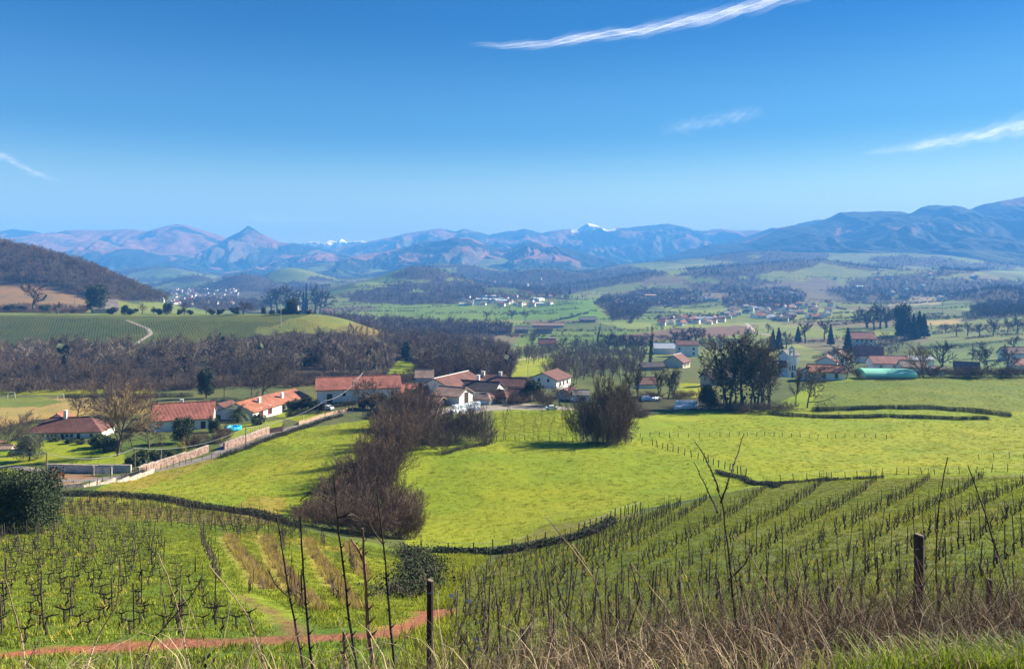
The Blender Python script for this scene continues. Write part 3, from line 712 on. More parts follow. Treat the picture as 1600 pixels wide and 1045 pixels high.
def bare_tree(seed, H=12.0, cfg=None, stems=1, lean=0.0, maxl=4):
    rng = random.Random(seed)
    c = dict(wob=0.16, up=0.05, nc=[9, 6, 6, 5], start=[0.3, 0.2, 0.15, 0.1], ang=[48, 45, 42, 40], len=[0.62, 0.55, 0.5, 0.45], rad=0.5, rmin=0.022, tl=1)
    if cfg: c.update(cfg)
    th, fi = Segs(), Segs()
    for s in range(stems):
        a = 2 * math.pi * s / max(1, stems) + rng.random()
        tilt = lean * (0.4 + 0.8 * rng.random()) if stems > 1 else lean * rng.random()
        d = Vector((math.cos(a) * math.sin(tilt), math.sin(a) * math.sin(tilt), math.cos(tilt)))
        off = Vector((math.cos(a), math.sin(a), 0)) * (0.25 * (stems > 1)) * rng.random() * H * 0.1
        off.z = -0.3
        grow(rng, off, d, H * c.get('tf', 0.62) * (0.8 + 0.3 * rng.random()), H * c.get('r0', 0.018) / (stems ** 0.4), 0, maxl, c, th, fi)
    return th, fi
def leaf_cloud(rng_seed, n, fn, size, droop=0.0):
    """n leaf clumps (small bent quads) at points fn(rs) with outward tilt"""
    rs = np.random.RandomState(rng_seed)
    P = fn(rs, n)
    nrm = rs.randn(n, 3); nrm[:, 2] += 0.5; nrm /= np.linalg.norm(nrm, axis=1, keepdims=True)
    t = np.cross(nrm, rs.randn(n, 3)); t /= np.linalg.norm(t, axis=1, keepdims=True)
    b = np.cross(nrm, t)
    s = size * (0.5 + rs.rand(n, 1)); s2 = s * (0.35 + 0.4 * rs.rand(n, 1))
    q0 = P - t * s; q1 = P + b * s2 + nrm * s * 0.15; q2 = P + t * s; q3 = P - b * s2 + nrm * s * 0.15
    V = np.stack([q0, q1, q2, q3], 1).reshape(-1, 3)
    Fc = (np.arange(n) * 4)[:, None] + np.array([[0, 1, 2, 3]])
    return V, Fc
def blob_pts(rx, ry, z0, z1, lumps=9, seed=1, taper=0.0, hollow=0.35, cone=False):
    rs0 = np.random.RandomState(seed)
    cs = []
    H = z1 - z0
    for i in range(lumps):
        t = (i + 0.5) / lumps
        a = rs0.rand() * 6.28; k = 0.55 * (1 - taper * t) * (1 if not cone else (1 - t))
        cs.append((rx * k * math.cos(a), ry * k * math.sin(a), z0 + H * (0.15 + 0.72 * rs0.rand()), (0.30 + 0.3 * rs0.rand())))
    cs = np.array(cs)
    def fn(rs, n):
        if cone:
            t = rs.rand(n) ** 1.25; a = rs.rand(n) * 6.283
            env = (1 - t) ** 0.85 * (0.82 + 0.18 * np.sin(t * 34 + np.sin(a * 3) * 1.5))
            r = env * (0.55 + 0.45 * rs.rand(n) ** 0.5)
            return np.stack([rx * r * np.cos(a), ry * r * np.sin(a), z0 + H * t], 1)
        k = rs.randint(0, len(cs), n); d = rs.randn(n, 3); d /= np.linalg.norm(d, axis=1, keepdims=True)
        rr = (hollow + (1 - hollow) * rs.rand(n, 1) ** 0.6) * (1 + 0.18 * np.sin(d[:, :1] * 7 + d[:, 1:2] * 5 + d[:, 2:] * 6))
        c = cs[k]
        P = c[:, :3] + d * rr * c[:, 3:4] * np.array([[rx, ry, H * 0.62]])
        P[:, 2] = np.maximum(P[:, 2], z0 + 0.05)
        return P
    return fn
def join(parts):
    vs, fs, ms, off = [], [], [], 0
    for (V, Fc, mi) in parts:
        vs.append(V); fs.append(Fc + off); ms.append(np.full(len(Fc), mi)); off += len(V)
    return np.concatenate(vs), np.concatenate(fs), np.concatenate(ms)

# a proto is a list of (part name, mesh, [(sub-part name, mesh)]) plus its height
def proto_bare(seed, H, twig=None, bark=None, ivy=0, **kw):
    th, fi = bare_tree(seed, H, **kw)
    bark = bark or M_BARK; twig = twig or M_TWIG
    parts = [('trunk', th.mesh('trunk', bark, 5), []), ('crown', fi.mesh('crown', twig, 3), [])]
    if ivy:
        A = np.array(th.a); A = A[A[:, 6] > H * 0.003]
        A = A[(A[:, 5] < H * 0.85)]
        def fn(rs, n):
            w = A[:, 6] + 0.05; k = rs.choice(len(A), n, p=w / w.sum()); t = rs.rand(n, 1)
            P = A[k, :3] * (1 - t) + A[k, 3:6] * t
            return P + rs.randn(n, 3) * (0.16 + 1.6 * A[k, 6:7])
        V, Fc = leaf_cloud(seed, ivy, fn, 0.22)
        parts.append(('ivy', np_mesh('ivy', V, Fc, [M_LEAF_IVY]), []))
    return parts
def proto_leafy(seed, n, fn, size, mat, trunk=None, bark=None):
    parts = []
    if trunk:
        mb = MB(); mb.tube([(0, 0, -0.3), (0.1, 0.05, trunk[0] * 0.5), (0, 0.1, trunk[0])], [trunk[1], trunk[1] * 0.8, trunk[1] * 0.5], 6)
        rng = random.Random(seed)
        for i in range(6):
            a = rng.random() * 6.28; z = trunk[0] * (0.4 + 0.5 * rng.random())
            mb.tube([(0, 0.05, z), (math.cos(a) * trunk[1] * 5, math.sin(a) * trunk[1] * 5, z + trunk[0] * 0.3)], [trunk[1] * 0.4, trunk[1] * 0.15], 4)
        parts.append(('trunk', mb.mesh('trunk', bark or M_BARK_DARK), []))
    V, Fc = leaf_cloud(seed, n, fn, size)
    parts.append(('crown', np_mesh('crown', V, Fc, [mat]), []))
    return parts
def proto_h(parts):
    k = id(parts)
    if k not in _PH:
        zs = []
        for _, me, _s in parts:
            v = np.empty(len(me.vertices) * 3, np.float32); me.vertices.foreach_get('co', v); v = v.reshape(-1, 3); zs.append(np.percentile(v[:, 2], 99.7))
        _PH[k] = float(max(zs))
    return _PH[k]
_PH = {}
def place(name, parts, loc, rz, sc, label=None, cat=None, group=None):
    e = empty(name, loc, rz, sc)
    for pn_, me, subs in parts:
        c = link(pn_, me, e)
        for sn, sm in subs: link(sn, sm, c)
    if label: tag(e, label, cat, group)
    return e

OAK = [proto_bare(20 + i, 12.0, lean=0.12) for i in range(3)]
OAK_IVY = [proto_bare(30 + i, 12.0, lean=0.15, ivy=480, bark=M_BARK_DARK, twig=M_TWIG, stems=1 + i) for i in range(2)]
SPREAD = proto_bare(41, 12.0, cfg=dict(tf=0.5, nc=[10, 7, 7, 6], ang=[58, 48, 44, 40], up=0.04, start=[0.22, 0.15, 0.1, 0.1], len=[0.8, 0.6, 0.5, 0.45]))
GOLD = proto_bare(44, 12.0, twig=M_TWIG_GOLD, cfg=dict(tf=0.55, nc=[12, 8, 7, 5], ang=[42, 38, 36, 36], up=0.12, start=[0.25, 0.15, 0.1, 0.1], len=[0.85, 0.6, 0.5, 0.45], rmin=0.02))
SLIM = [proto_bare(50 + i, 12.0, cfg=dict(tf=0.85, nc=[14, 6, 5], ang=[26, 30, 32], up=0.14, start=[0.2, 0.2, 0.1], len=[0.42, 0.4, 0.4], r0=0.012), maxl=3, ivy=0) for i in range(2)]
POPLAR = proto_bare(55, 16.0, cfg=dict(tf=0.95, nc=[26, 6, 4], ang=[16, 20, 22], up=0.22, start=[0.12, 0.2, 0.1], len=[0.24, 0.4, 0.4], r0=0.010), maxl=3, ivy=1500)
BUSH = [proto_bare(60 + i, 6.0, twig=M_TWIG_RED, bark=M_BARK_DARK, stems=17, lean=1.0, cfg=dict(tf=0.8, nc=[8, 7, 5], ang=[38, 40, 44], up=0.13, start=[0.05, 0.1, 0.1], len=[0.55, 0.55, 0.5], r0=0.011, rmin=0.014, wob=0.14, tl=0), maxl=3) for i in range(3)]
BUSH_GREY = [proto_bare(70 + i, 6.0, twig=M_TWIG, bark=M_BARK_DARK, stems=13, lean=0.95, cfg=dict(tf=0.85, nc=[7, 6, 5], ang=[34, 36, 40], up=0.10, start=[0.15, 0.1, 0.1], len=[0.5, 0.5, 0.5], r0=0.012, rmin=0.014, tl=0), maxl=3) for i in range(2)]
SAPLING = proto_bare(80, 4.0, cfg=dict(tf=0.9, nc=[9, 4], ang=[35, 35], up=0.12, start=[0.3, 0.2], len=[0.35, 0.4], r0=0.010, rmin=0.012), maxl=2)
KFAR = dict(rmin=0.058, nc=[10, 7, 5], r0=0.03)
FAROAK = [proto_bare(110 + i, 12.0, cfg=KFAR, maxl=3, lean=.1, twig=M_TWIG_DK) for i in range(2)] + [proto_bare(113, 12.0, cfg=dict(KFAR, tf=0.5, ang=[58, 48, 44], len=[0.8, 0.6, 0.5], start=[.22, .15, .1], up=.04), maxl=3, twig=M_TWIG_DK)]
CYPRESS = proto_leafy(90, 5200, blob_pts(1.25, 1.25, 0.2, 11.5, cone=True), 0.2, M_LEAF_DARK, (9.0, 0.22))
CONIFER = proto_leafy(91, 6000, blob_pts(2.7, 2.7, 0.9, 11.5, cone=True), 0.26, M_LEAF_DARK, (10.0, 0.25))
PINE = proto_leafy(92, 6500, blob_pts(5.4, 5.4, 1.5, 11.5, lumps=22, seed=4, taper=.6, hollow=0.15), 0.3, M_LEAF_DARK, (8.5, 0.38))
EVERG = [proto_leafy(93 + i, 8000, blob_pts(3.5, 3.5, 0.3, 7.6, lumps=18, seed=6 + i, taper=.4, hollow=0.2), 0.19, M_LEAF_DARK, (5.0, 0.22)) for i in range(2)]
OLIVE = proto_leafy(96, 9000, blob_pts(3.4, 3.2, 0.4, 6.8, lumps=14, seed=9, hollow=0.3), 0.13, M_LEAF_OLIVE, (3.6, 0.25))
SHRUB = [proto_leafy(97 + i, 1500, blob_pts(1.2, 1.1, 0.05, 1.9, lumps=8, seed=12 + i, hollow=0.45), 0.13, M_LEAF_MID, None) for i in range(2)]
SHRUB_YEL = proto_leafy(99, 1500, blob_pts(1.2, 1.0, 0.05, 2.4, lumps=7, seed=15, hollow=0.5), 0.12, M_LEAF_YEL, None)
ROUND = proto_leafy(101, 2600, blob_pts(1.6, 1.6, 0.05, 2.3, lumps=9, seed=17, hollow=0.6), 0.12, M_LEAF_IVY, None)

def palm_parts():
    mb = MB(); mb.tube([(0, 0, -0.2), (0.05, 0, 1.2), (0, 0.05, 2.4)], [0.38, 0.33, 0.36], 8)
    parts = [('trunk', mb.mesh('trunk', M_BARK_DARK), [])]
    rng = random.Random(3)
    for k in range(34):
        a = k * 2.4; el = R(75 - 105 * (k / 34.0)); L = 2.5 + 0.5 * rng.random()
        vs, fs = [], []
        d = Vector((math.cos(a) * math.cos(el), math.sin(a) * math.cos(el), math.sin(el))); p = Vector((0, 0, 2.4))
        side = Vector((-math.sin(a), math.cos(a), 0)); n = 12
        for i in range(n):
            q = p + d * (L / n)
            w = 0.55 * math.sin(math.pi * (i + 0.8) / (n + 0.8)) + 0.12
            for s in (-1, 1):
                b = len(vs)
                tip = p + side * s * w + d * 0.3 - Vector((0, 0, 0.25 * w))
                vs += [tuple(p), tuple(p + d * 0.2), tuple(tip)]; fs.append((b, b + 1, b + 2))
            b = len(vs); vs += [tuple(p - side * 0.03), tuple(p + side * 0.03), tuple(q)]; fs.append((b, b + 1, b + 2))
            p = q; d = (d + Vector((0, 0, -0.13))).normalized()
        parts.append(('frond', np_mesh('frond', np.array(vs), fs, [M_LEAF_MID]), []))
    return parts

# ---------------------------------------------------------------- many alike: one object of instances (kind stuff)
def scatter(name, sources, P, rz, sc, label_kind='stuff', tilt=None):
    """sources: list of meshes; P (n,3)"""
    n = len(P)
    rs = np.random.RandomState(len(P) + 3)
    me = bpy.data.meshes.new(name); me.vertices.add(n); me.vertices.foreach_set('co', np.asarray(P, np.float32).ravel())
    a = me.attributes.new('rz', 'FLOAT_VECTOR', 'POINT')
    rot = np.zeros((n, 3), np.float32); rot[:, 2] = rz
    if tilt is not None: rot[:, 0] = rs.randn(n) * tilt; rot[:, 1] = rs.randn(n) * tilt
    a.data.foreach_set('vector', rot.ravel())
    a = me.attributes.new('sc', 'FLOAT_VECTOR', 'POINT')
    sc = np.asarray(sc, np.float32)
    if sc.ndim == 1: sc = np.repeat(sc[:, None], 3, 1)
    a.data.foreach_set('vector', np.ascontiguousarray(sc, np.float32).ravel())
    a = me.attributes.new('pick', 'INT', 'POINT'); a.data.foreach_set('value', rs.randint(0, len(sources), n).astype(np.int32))
    ob = link(name, me)
    ng = bpy.data.node_groups.new(name + '_nodes', 'GeometryNodeTree')
    ng.interface.new_socket('Geometry', in_out='INPUT', socket_type='NodeSocketGeometry')
    ng.interface.new_socket('Geometry', in_out='OUTPUT', socket_type='NodeSocketGeometry')
    gi = ng.nodes.new('NodeGroupInput'); go = ng.nodes.new('NodeGroupOutput')
    ip = ng.nodes.new('GeometryNodeInstanceOnPoints'); j = ng.nodes.new('GeometryNodeJoinGeometry')
    for src in reversed(sources):
        so = bpy.data.objects.new(name + '_source', src)
        oi = ng.nodes.new('GeometryNodeObjectInfo'); oi.inputs['Object'].default_value = so; oi.inputs['As Instance'].default_value = True
        ng.links.new(oi.outputs['Geometry'], j.inputs['Geometry'])
    ng.links.new(gi.outputs[0], ip.inputs['Points']); ng.links.new(j.outputs[0], ip.inputs['Instance'])
    ip.inputs['Pick Instance'].default_value = True
    for nm, typ, sock in (('rz', 'FLOAT_VECTOR', 'Rotation'), ('sc', 'FLOAT_VECTOR', 'Scale'), ('pick', 'INT', 'Instance Index')):
        na = ng.nodes.new('GeometryNodeInputNamedAttribute'); na.data_type = typ; na.inputs['Name'].default_value = nm
        out = [o for o in na.outputs if o.enabled and o.name == 'Attribute'][0]
        ng.links.new(out, ip.inputs[sock])
    ng.links.new(ip.outputs[0], go.inputs[0])
    md = ob.modifiers.new('scatter', 'NODES'); md.node_group = ng
    tag(ob, kind=label_kind)
    return ob
def merged(parts, name='whole'):
    """one mesh of all the parts of a proto, for scattering"""
    vs, fs, ms, mats, off = [], [], [], [], 0
    for pn_, me, _ in parts:
        n = len(me.vertices); v = np.empty(n * 3, np.float32); me.vertices.foreach_get('co', v)
        m = len(me.polygons); lt = np.empty(m, np.int32); me.polygons.foreach_get('loop_total', lt)
        li = np.empty(len(me.loops), np.int32); me.loops.foreach_get('vertex_index', li)
        if (lt == 4).all(): f = li.reshape(-1, 4)
        else:
            st = np.concatenate([[0], np.cumsum(lt)[:-1]])
            rows = []
            for s, l in zip(st, lt):
                idx = li[s:s + l]
                if l == 4: rows.append(idx)
                elif l == 3: rows.append([idx[0], idx[1], idx[2], idx[2]])
                else:
                    for k in range(1, l - 1, 2): rows.append([idx[0], idx[k], idx[k + 1], idx[min(k + 2, l - 1)]])
            rows = [r for r in rows if len(set(int(x) for x in r)) == 4]
            f = np.array(rows)
        vs.append(v.reshape(-1, 3)); fs.append(f + off); off += n
        if me.materials[0] not in mats: mats.append(me.materials[0])
        ms.append(np.full(len(f), mats.index(me.materials[0])))
    return np_mesh(name, np.concatenate(vs), np.concatenate(fs), mats, False, np.concatenate(ms))
def light_bare(seed, H, twig, bark, **kw):
    th, fi = bare_tree(seed, H, **kw)
    A, B = seg_arrays(np.array(th.a), 3), seg_arrays(np.array(fi.a), 3)
    V, Fc, ms = join([(A[0], A[1], 0), (B[0], B[1], 1)])
    return np_mesh('bare_tree', V, Fc, [bark, twig], False, ms)
wcfg = dict(nc=[9, 6, 5], start=[0.3, 0.15, 0.1], ang=[46, 44, 42], len=[0.6, 0.55, 0.5], rmin=0.035, up=0.07, r0=0.014)
WOODTREES = [light_bare(200 + i, 12.0, [M_TWIG, M_TWIG_RED, M_TWIG, M_TWIG_OAK][i], M_BARK, cfg=wcfg, maxl=3, lean=0.1) for i in range(4)]
M_TWIG_PALE = simple_mat('pale_twigs', (0.20, 0.165, 0.125), 0.9, 0.3, 0.35, objrand=0.3)
PALETREES = [light_bare(210 + i, 12.0, [M_TWIG_PALE, M_TWIG][i % 2], M_TWIG_PALE, cfg=dict(wcfg, rmin=.045, r0=.02), maxl=3, lean=0.15) for i in range(3)]
fcfg = dict(nc=[8, 6], start=[0.25, 0.15], ang=[46, 44], len=[0.6, 0.55], rmin=0.11, up=0.07, r0=0.02)
FARTREES = [light_bare(220 + i, 12.0, M_TWIG, M_BARK, cfg=fcfg, maxl=2, lean=0.1) for i in range(3)]
def low_leafy(seed, n, fn, size, mat):
    V, Fc = leaf_cloud(seed, n, fn, size); return np_mesh('low_leafy', V, Fc, [mat])
LOWEVER = [low_leafy(230, 260, blob_pts(3.0, 3.0, 0.0, 7.6, lumps=9, seed=3, hollow=0.5), 0.9, M_LEAF_DARK)]
LOWBUSH = [light_bare(240 + i, 4.0, [M_TWIG_RED, M_TWIG][i], M_BARK_DARK, stems=9, lean=0.8, cfg=dict(tf=0.85, nc=[5, 5], ang=[36, 40], up=0.1, start=[0.15, 0.1], len=[0.5, 0.5], r0=0.014, rmin=0.028, tl=0), maxl=2) for i in range(2)]

def pts_in(polys, n, ymin, ymax, seed=0, minsep=None, jit=None):
    """n random ground points whose pixel lies in one of the polygons, uniform on the ground"""
    rs = np.random.RandomState(seed)
    out = []
    us = [p[0] for pl in polys for p in pl]; u0, u1 = min(us), max(us)
    tot = 0
    while tot < n:
        k = max(2000, n * 3)
        y = np.sqrt(ymin**2 + rs.rand(k) * (ymax**2 - ymin**2)); u = u0 + rs.rand(k) * (u1 - u0)
        x = (u - CU) / F * y
        z = T(x, y); v = CV - F * z / y
        m = np.zeros(k, bool)
        for pl in polys: m |= inpoly(u, v, pl)
        P = np.stack([x, y, z], 1)[m]
        if len(P) == 0: break
        out.append(P); tot += len(P)
        if len(out) > 60: break
    if not out: return np.zeros((0, 3))
    P = np.concatenate(out)[:n]
    if minsep:
        keep = []; grid = {}
        for p in P:
            c = (int(p[0] // minsep), int(p[1] // minsep))
            if any((c[0] + i, c[1] + j) in grid for i in (-1, 0, 1) for j in (-1, 0, 1) if (i == 0 or j == 0)): continue
            grid[c] = 1; keep.append(p)
        P = np.array(keep)
    return P
print('plants built')
# ---------------------------------------------------------------- woods, hedgerows and single trees
rng = random.Random(99)
def rnd(a, b): return a + (b - a) * rng.random()
def scat(name, srcs, P, s0, s1, seed=1, sink=0.0, flat=0.25):
    rs = np.random.RandomState(seed + len(P))
    s = s0 + (s1 - s0) * rs.rand(len(P)); sx = s * (1 + flat * (rs.rand(len(P)) - .4))
    P = P.copy(); P[:, 2] -= sink
    return scatter(name, srcs, P, rs.rand(len(P)) * 6.28, np.stack([sx, sx, s], 1))
BELT = [(-120,612),(0,607),(100,606),(240,606),(430,602),(470,592),(620,588),(655,592),(760,602),(800,596),(800,572),(790,556),(760,540),(700,528),(640,530),(600,536),(520,538),(440,542),(300,556),(215,560),(100,556),(0,556),(-120,556)]
P = pts_in([BELT], 4200, 255, 480, 1, minsep=3.6)
P = P[~inpoly(CU + F * P[:,0] / P[:,1], CV - F * P[:,2] / P[:,1], [(600,592),(618,560),(655,566),(662,590)])]
P = P[(fbm(P[:, 0] / 26, P[:, 1] / 26, 2, 66) < .22) | (P[:, 1] < 275)]
order = np.argsort(P[:, 1]); ind = order[:150][::1]; rest = order[150:]
scat('valley_wood', WOODTREES, P[rest], 0.5, 1.35, 5)
Pe = P[rest]; Pe = Pe[np.random.RandomState(6).choice(len(Pe), 60, replace=False)]
scat('tall_wood_trees', WOODTREES, Pe, 1.2, 1.7, 6)
Pe = P[rest]; Pe = Pe[np.random.RandomState(8).choice(len(Pe), 14, replace=False)]
scat('wood_evergreens', LOWEVER, Pe, 0.8, 1.5, 6)
Pe = P[rest]; Pe = Pe[np.random.RandomState(9).choice(len(Pe), 420, replace=False)]
scat('pale_wood_trees', PALETREES, Pe, 0.85, 1.45, 6)
for k in ind:
    src = [OAK[0], OAK[1], OAK[2], SPREAD, SLIM[0], SLIM[1], OAK_IVY[0], BUSH[0]][rng.randrange(8)]
    s = rnd(0.55, 0.95) * (2.0 if src is BUSH[0] else 1.0)
    place('bare_tree', src, tuple(P[k]), rnd(0, 6.28), (s * rnd(.9, 1.15), s * rnd(.9, 1.15), s),
          'bare grey brown winter tree along the near edge of the wood behind the village', 'tree', 'bare trees at the near edge of the valley wood')
P = pts_in([[(-120,618),(240,612),(430,606),(640,600),(640,594),(400,596),(-120,604)]], 420, 230, 330, 3)
scat('wood_edge_brush', LOWBUSH, P, 0.5, 1.3, 7)
P = pts_in([[(640,560),(700,536),(770,545),(800,575),(760,600),(650,590)]], 700, 280, 560, 8, minsep=4)
scat('bank_wood', WOODTREES, P, 1.0, 1.8, 9)
# woods between the village and the plain
P = pts_in([[(850,600),(860,572),(900,560),(1000,560),(1010,580),(980,600)], [(800,560),(860,545),(880,552),(830,572)]], 420, 290, 620, 12, minsep=4)
scat('riverside_wood', WOODTREES, P, 0.7, 1.3, 13)
P = pts_in([[(870,566),(1010,566),(1010,545),(900,540)]], 160, 420, 700, 14, minsep=6)
scat('riverside_wood', FARTREES, P, 0.8, 1.2, 15)
# wooded ridge on the left
P = pts_in([[(-400,470),(-20,446),(60,444),(100,455),(130,466),(200,470),(270,474),(285,452),(200,415),(130,395),(60,385),(0,375),(-400,300)]], 5200, 655, 1020, 16)
scat('ridge_wood', WOODTREES, P[:2600], 0.8, 1.75, 17)
if len(P) > 2600: scat('ridge_wood', FARTREES, P[2600:], 0.8, 1.25, 18)
P = pts_in([[(440,488),(640,535),(760,520),(760,500),(640,505),(520,485)]], 260, 590, 900, 19)
scat('hollow_wood', FARTREES, P, 0.7, 1.1, 20)
# far woods, in the places where the ground is woodland
rs = np.random.RandomState(33)
NY = 90000; y = 700 + 4500 * rs.rand(NY) ** 1.35; u = rs.rand(NY) * 1900 - 150; x = (u - CU) / F * y
w = fbm(x / 420, y / 420, 4, 91)
uv_v = CV - F * T(x, y) / y
m = ((y > 1900) & (w > 0.10)) | ((y > 1400) & (y <= 1900) & (w > 0.27))
for poly, y0, y1, col, er in PAINT:
    if col == WOOD and y1 >= 1400: m |= inpoly(u, uv_v, poly) & (y > y0) & (y < y1)
P = np.stack([x, y, T(x, y)], 1)[m][:22000]
scat('far_woods', FARTREES, P, 0.75, 1.5, 34)
P = pts_in([[(958,502),(1000,496),(1022,478),(1010,466),(975,461),(940,466),(928,476),(945,484)]], 600, 900, 1900, 35)
scat('slope_wood', FARTREES, P, 0.45, 0.9, 36)
P = pts_in([[(1290,575),(1440,535),(1420,528),(1290,562)], [(1340,570),(1440,545),(1430,540),(1330,566)], [(1530,500),(1545,475),(1700,468),(1700,495)]], 260, 420, 1100, 37)
scat('right_hill_wood', FARTREES, P, 0.8, 1.3, 38)
# hedgerows over the plain and the low hills
rs = np.random.RandomState(44); HP = []
for k in range(210):
    Y = math.exp(rs.uniform(math.log(600), math.log(4200))); uu = rs.uniform(250, 1750)
    x0 = (uu - CU) / F * Y; ang = rs.choice([rs.normal(0.05, 0.14), rs.normal(1.35, 0.25)], p=[.8, .2]); L = rs.uniform(50, 220) * (0.6 + Y / 2500)
    n = int(L / (1.7 + Y / 900))
    t = np.linspace(0, L, n) + rs.randn(n) * 1.5
    xx = x0 + t * math.cos(ang) + rs.randn(n) * .8; yy_ = Y + t * math.sin(ang) + 10 * np.sin(t / 60)
    ok = yy_ > 600
    HP.append(np.stack([xx[ok], yy_[ok], T(xx[ok], yy_[ok])], 1))
HP = np.concatenate(HP)
isb = rs.rand(len(HP)) < 0.86
scat('far_hedgerows', LOWBUSH + LOWEVER[:0], HP[isb], 0.45, 1.2, 45)
scat('far_hedgerow_trees', FARTREES, HP[~isb], 0.3, 0.95, 46)

def tree_at(name, proto, u, v, h_px, label, cat='tree', group=None, wide=1.0, H=12.0, ymin=0, rz=None):
    p = at(u, v, ymin)
    if p.y > 330 and any(proto is q for q in OAK + [SPREAD, GOLD] + SLIM): proto = FAROAK[int(u) % 3]
    s = h_px * p.y / F / proto_h(proto)
    return place(name, proto, tuple(p), rnd(0, 6.28) if rz is None else rz, (s * wide, s * wide, s), label, cat, group)
# the left hill: farm, knoll and their trees
tree_at('pine_tree', PINE, 150, 489, 45, 'broad dark pine beside the farm roof on the left vineyard hill', H=11.5, wide=1.0, ymin=480)
tree_at('bare_tree', OAK[0], 52, 488, 46, 'bare rust brown tree on the left hill in front of the terraced slope', ymin=480, wide=1.3)
for u_, h_, w_ in ((15,12,1.2),(33,10,1.3),(70,11,1.3),(176,12,1.0),(195,15,1.0),(208,10,1.4),(245,10,1.3),(262,19,1.1),(283,9,1.1),(296,8,1.1),(330,9,1.1),(345,9,1.2),(366,12,1.1)):
    tree_at('evergreen_bush', EVERG[0] if h_ > 12 else ROUND, u_, 492 if u_ > 100 else 488, h_, 'dark rounded bush in the row along the crest of the left vineyard hill', 'bush', 'dark bushes along the left hill crest', H=7.6 if h_ > 12 else 2.3, wide=w_, ymin=480)
for u_, h_ in ((222,18),(288,20),(322,14),(380,22),(90,20),(240,13)):
    tree_at('bare_tree', OAK[1], u_, 491, h_, 'small bare tree on the crest of the left vineyard hill', 'tree', 'small bare trees along the left hill crest', ymin=480, wide=1.2)
for i, (u_, h_, w_, lb) in enumerate(((424,34,.95,'leftmost bare oak of the row of bare oaks on the knoll'), (433,37,1.0,'second bare oak from the left on the knoll'), (446,40,1.1,'broad bare oak at the middle of the knoll, left of the dark cypresses'),
        (459,32,.8,'slim bare tree just left of the dark cypress pair on the knoll'), (492,40,1.05,'wide bare oak to the right of the cypress pair on the knoll'), (500,36,.9,'rightmost bare oak on the knoll above the terraced vineyard'))):
    tree_at('bare_oak', [OAK[0], SPREAD, OAK[2], OAK[1], SPREAD, OAK[0]][i], u_, 490, h_ * 1.18, lb, ymin=470, wide=w_)
tree_at('cypress_tree', CYPRESS, 474, 490, 36, 'shorter dark cypress of the pair on the knoll', H=11.5, wide=1.0, ymin=470)
tree_at('cypress_tree', CYPRESS, 478.5, 490, 47, 'taller pointed dark cypress of the pair on the knoll', H=11.5, wide=0.7, ymin=470)
for u_, h_, w_ in ((412,13,.8),(425,7,2.0),(440,8,2.2),(452,8,2.2),(466,7,2.2),(482,7,2.0),(456,26,.9),(447,9,2)):
    tree_at('evergreen_bush', EVERG[1], u_, 491, h_, 'dark low bush under the bare oaks on the knoll', 'bush', 'dark bushes under the knoll oaks', H=7.6, wide=w_, ymin=470)

# trees standing round the houses and gardens, left to right
tree_at('bare_tree', GOLD, 183, 712, 112, 'large bare straw coloured tree in front of the long hipped farmhouse', wide=0.95)
tree_at('bare_tree', BUSH[1], 188, 655, 78, 'tall reddish brown bare tree behind the straw coloured one, against the wood', H=6, wide=0.75, ymin=185)
tree_at('bare_tree', SPREAD, 120, 655, 40, 'small brown bare fruit tree in the straw coloured field behind the long farmhouse', ymin=185)
tree_at('olive_tree', OLIVE, 46, 720, 46, 'round grey green olive tree on the lawn left of the long farmhouse', H=6.8)
tree_at('bare_bush', BUSH_GREY[0], 12, 692, 52, 'grey bare bush at the left edge beside the pink paving', 'bush', H=6, wide=1.1)
tree_at('bare_tree', SPREAD, 233, 702, 48, 'spreading purple brown bare orchard tree left of the dark evergreen', wide=1.35)
tree_at('bare_tree', OAK[2], 207, 700, 36, 'small bare orchard tree next to the trunk of the straw coloured tree', wide=1.2)
tree_at('evergreen_tree', EVERG[0], 283, 693, 42, 'dark round evergreen tree in front of the red roofed house with terrace', H=7.6, wide=1.15)
tree_at('bare_bush', BUSH[0], 300, 700, 26, 'small reddish bare bush on the lawn beside the yellow shrub', 'bush', H=6)
tree_at('yellow_shrub', SHRUB_YEL, 284, 706, 16, 'bright yellow green shrub above the pink stone wall', 'shrub', H=2.4)
tree_at('evergreen_shrub', EVERG[1], 335, 676, 26, 'tall dark shrub at the right corner of the terrace house', 'shrub', H=7.6)
tree_at('bare_bush', BUSH[2], 346, 690, 26, 'russet bare bush beside the blue pool', 'bush', H=6, wide=1.4)
place('palm_tree', palm_parts(), tuple(at(372, 660)), 0.4, (1.35, 1.35, 1.05), 'palm tree with drooping dark fronds before the pair of gabled houses', 'palm')
tree_at('round_shrub', SHRUB[0], 400, 664, 16, 'pale leafy shrub right of the palm tree', 'shrub', H=1.9)
tree_at('round_shrub', SHRUB[1], 411, 660, 12, 'small clipped shrub at the corner of the white gabled house', 'shrub', H=1.9)
for i, (u_, v_, h_, w_) in enumerate(((215,726,18,1.4),(232,722,20,1.3),(246,718,15,1.2),(262,716,13,1.5),(205,728,14,1.2),(316,704,13,1.2),(309,698,10,1.2),(8,700,10,1.5),(20,712,10,1.5),(170,705,20,1.0),(160,700,22,1.2),(150,698,18,1.5),(178,703,15,1.0),(110,692,8,2.0),(86,689,7,2.0),(125,694,9,1.6))):
    tree_at('garden_shrub', SHRUB[i % 2], u_, v_, h_, 'dark leafy garden shrub on the lawns round the long farmhouse', 'shrub', 'garden shrubs by the long farmhouse', H=1.9, wide=w_)
tree_at('evergreen_tree', EVERG[0], 242, 652, 24, 'dark bush behind the left end of the terrace house', H=7.6, ymin=160)
tree_at('pine_tree', PINE, 322, 622, 48, 'dark upright pine standing out of the wood behind the gabled houses', H=11.5, wide=.75, ymin=230)
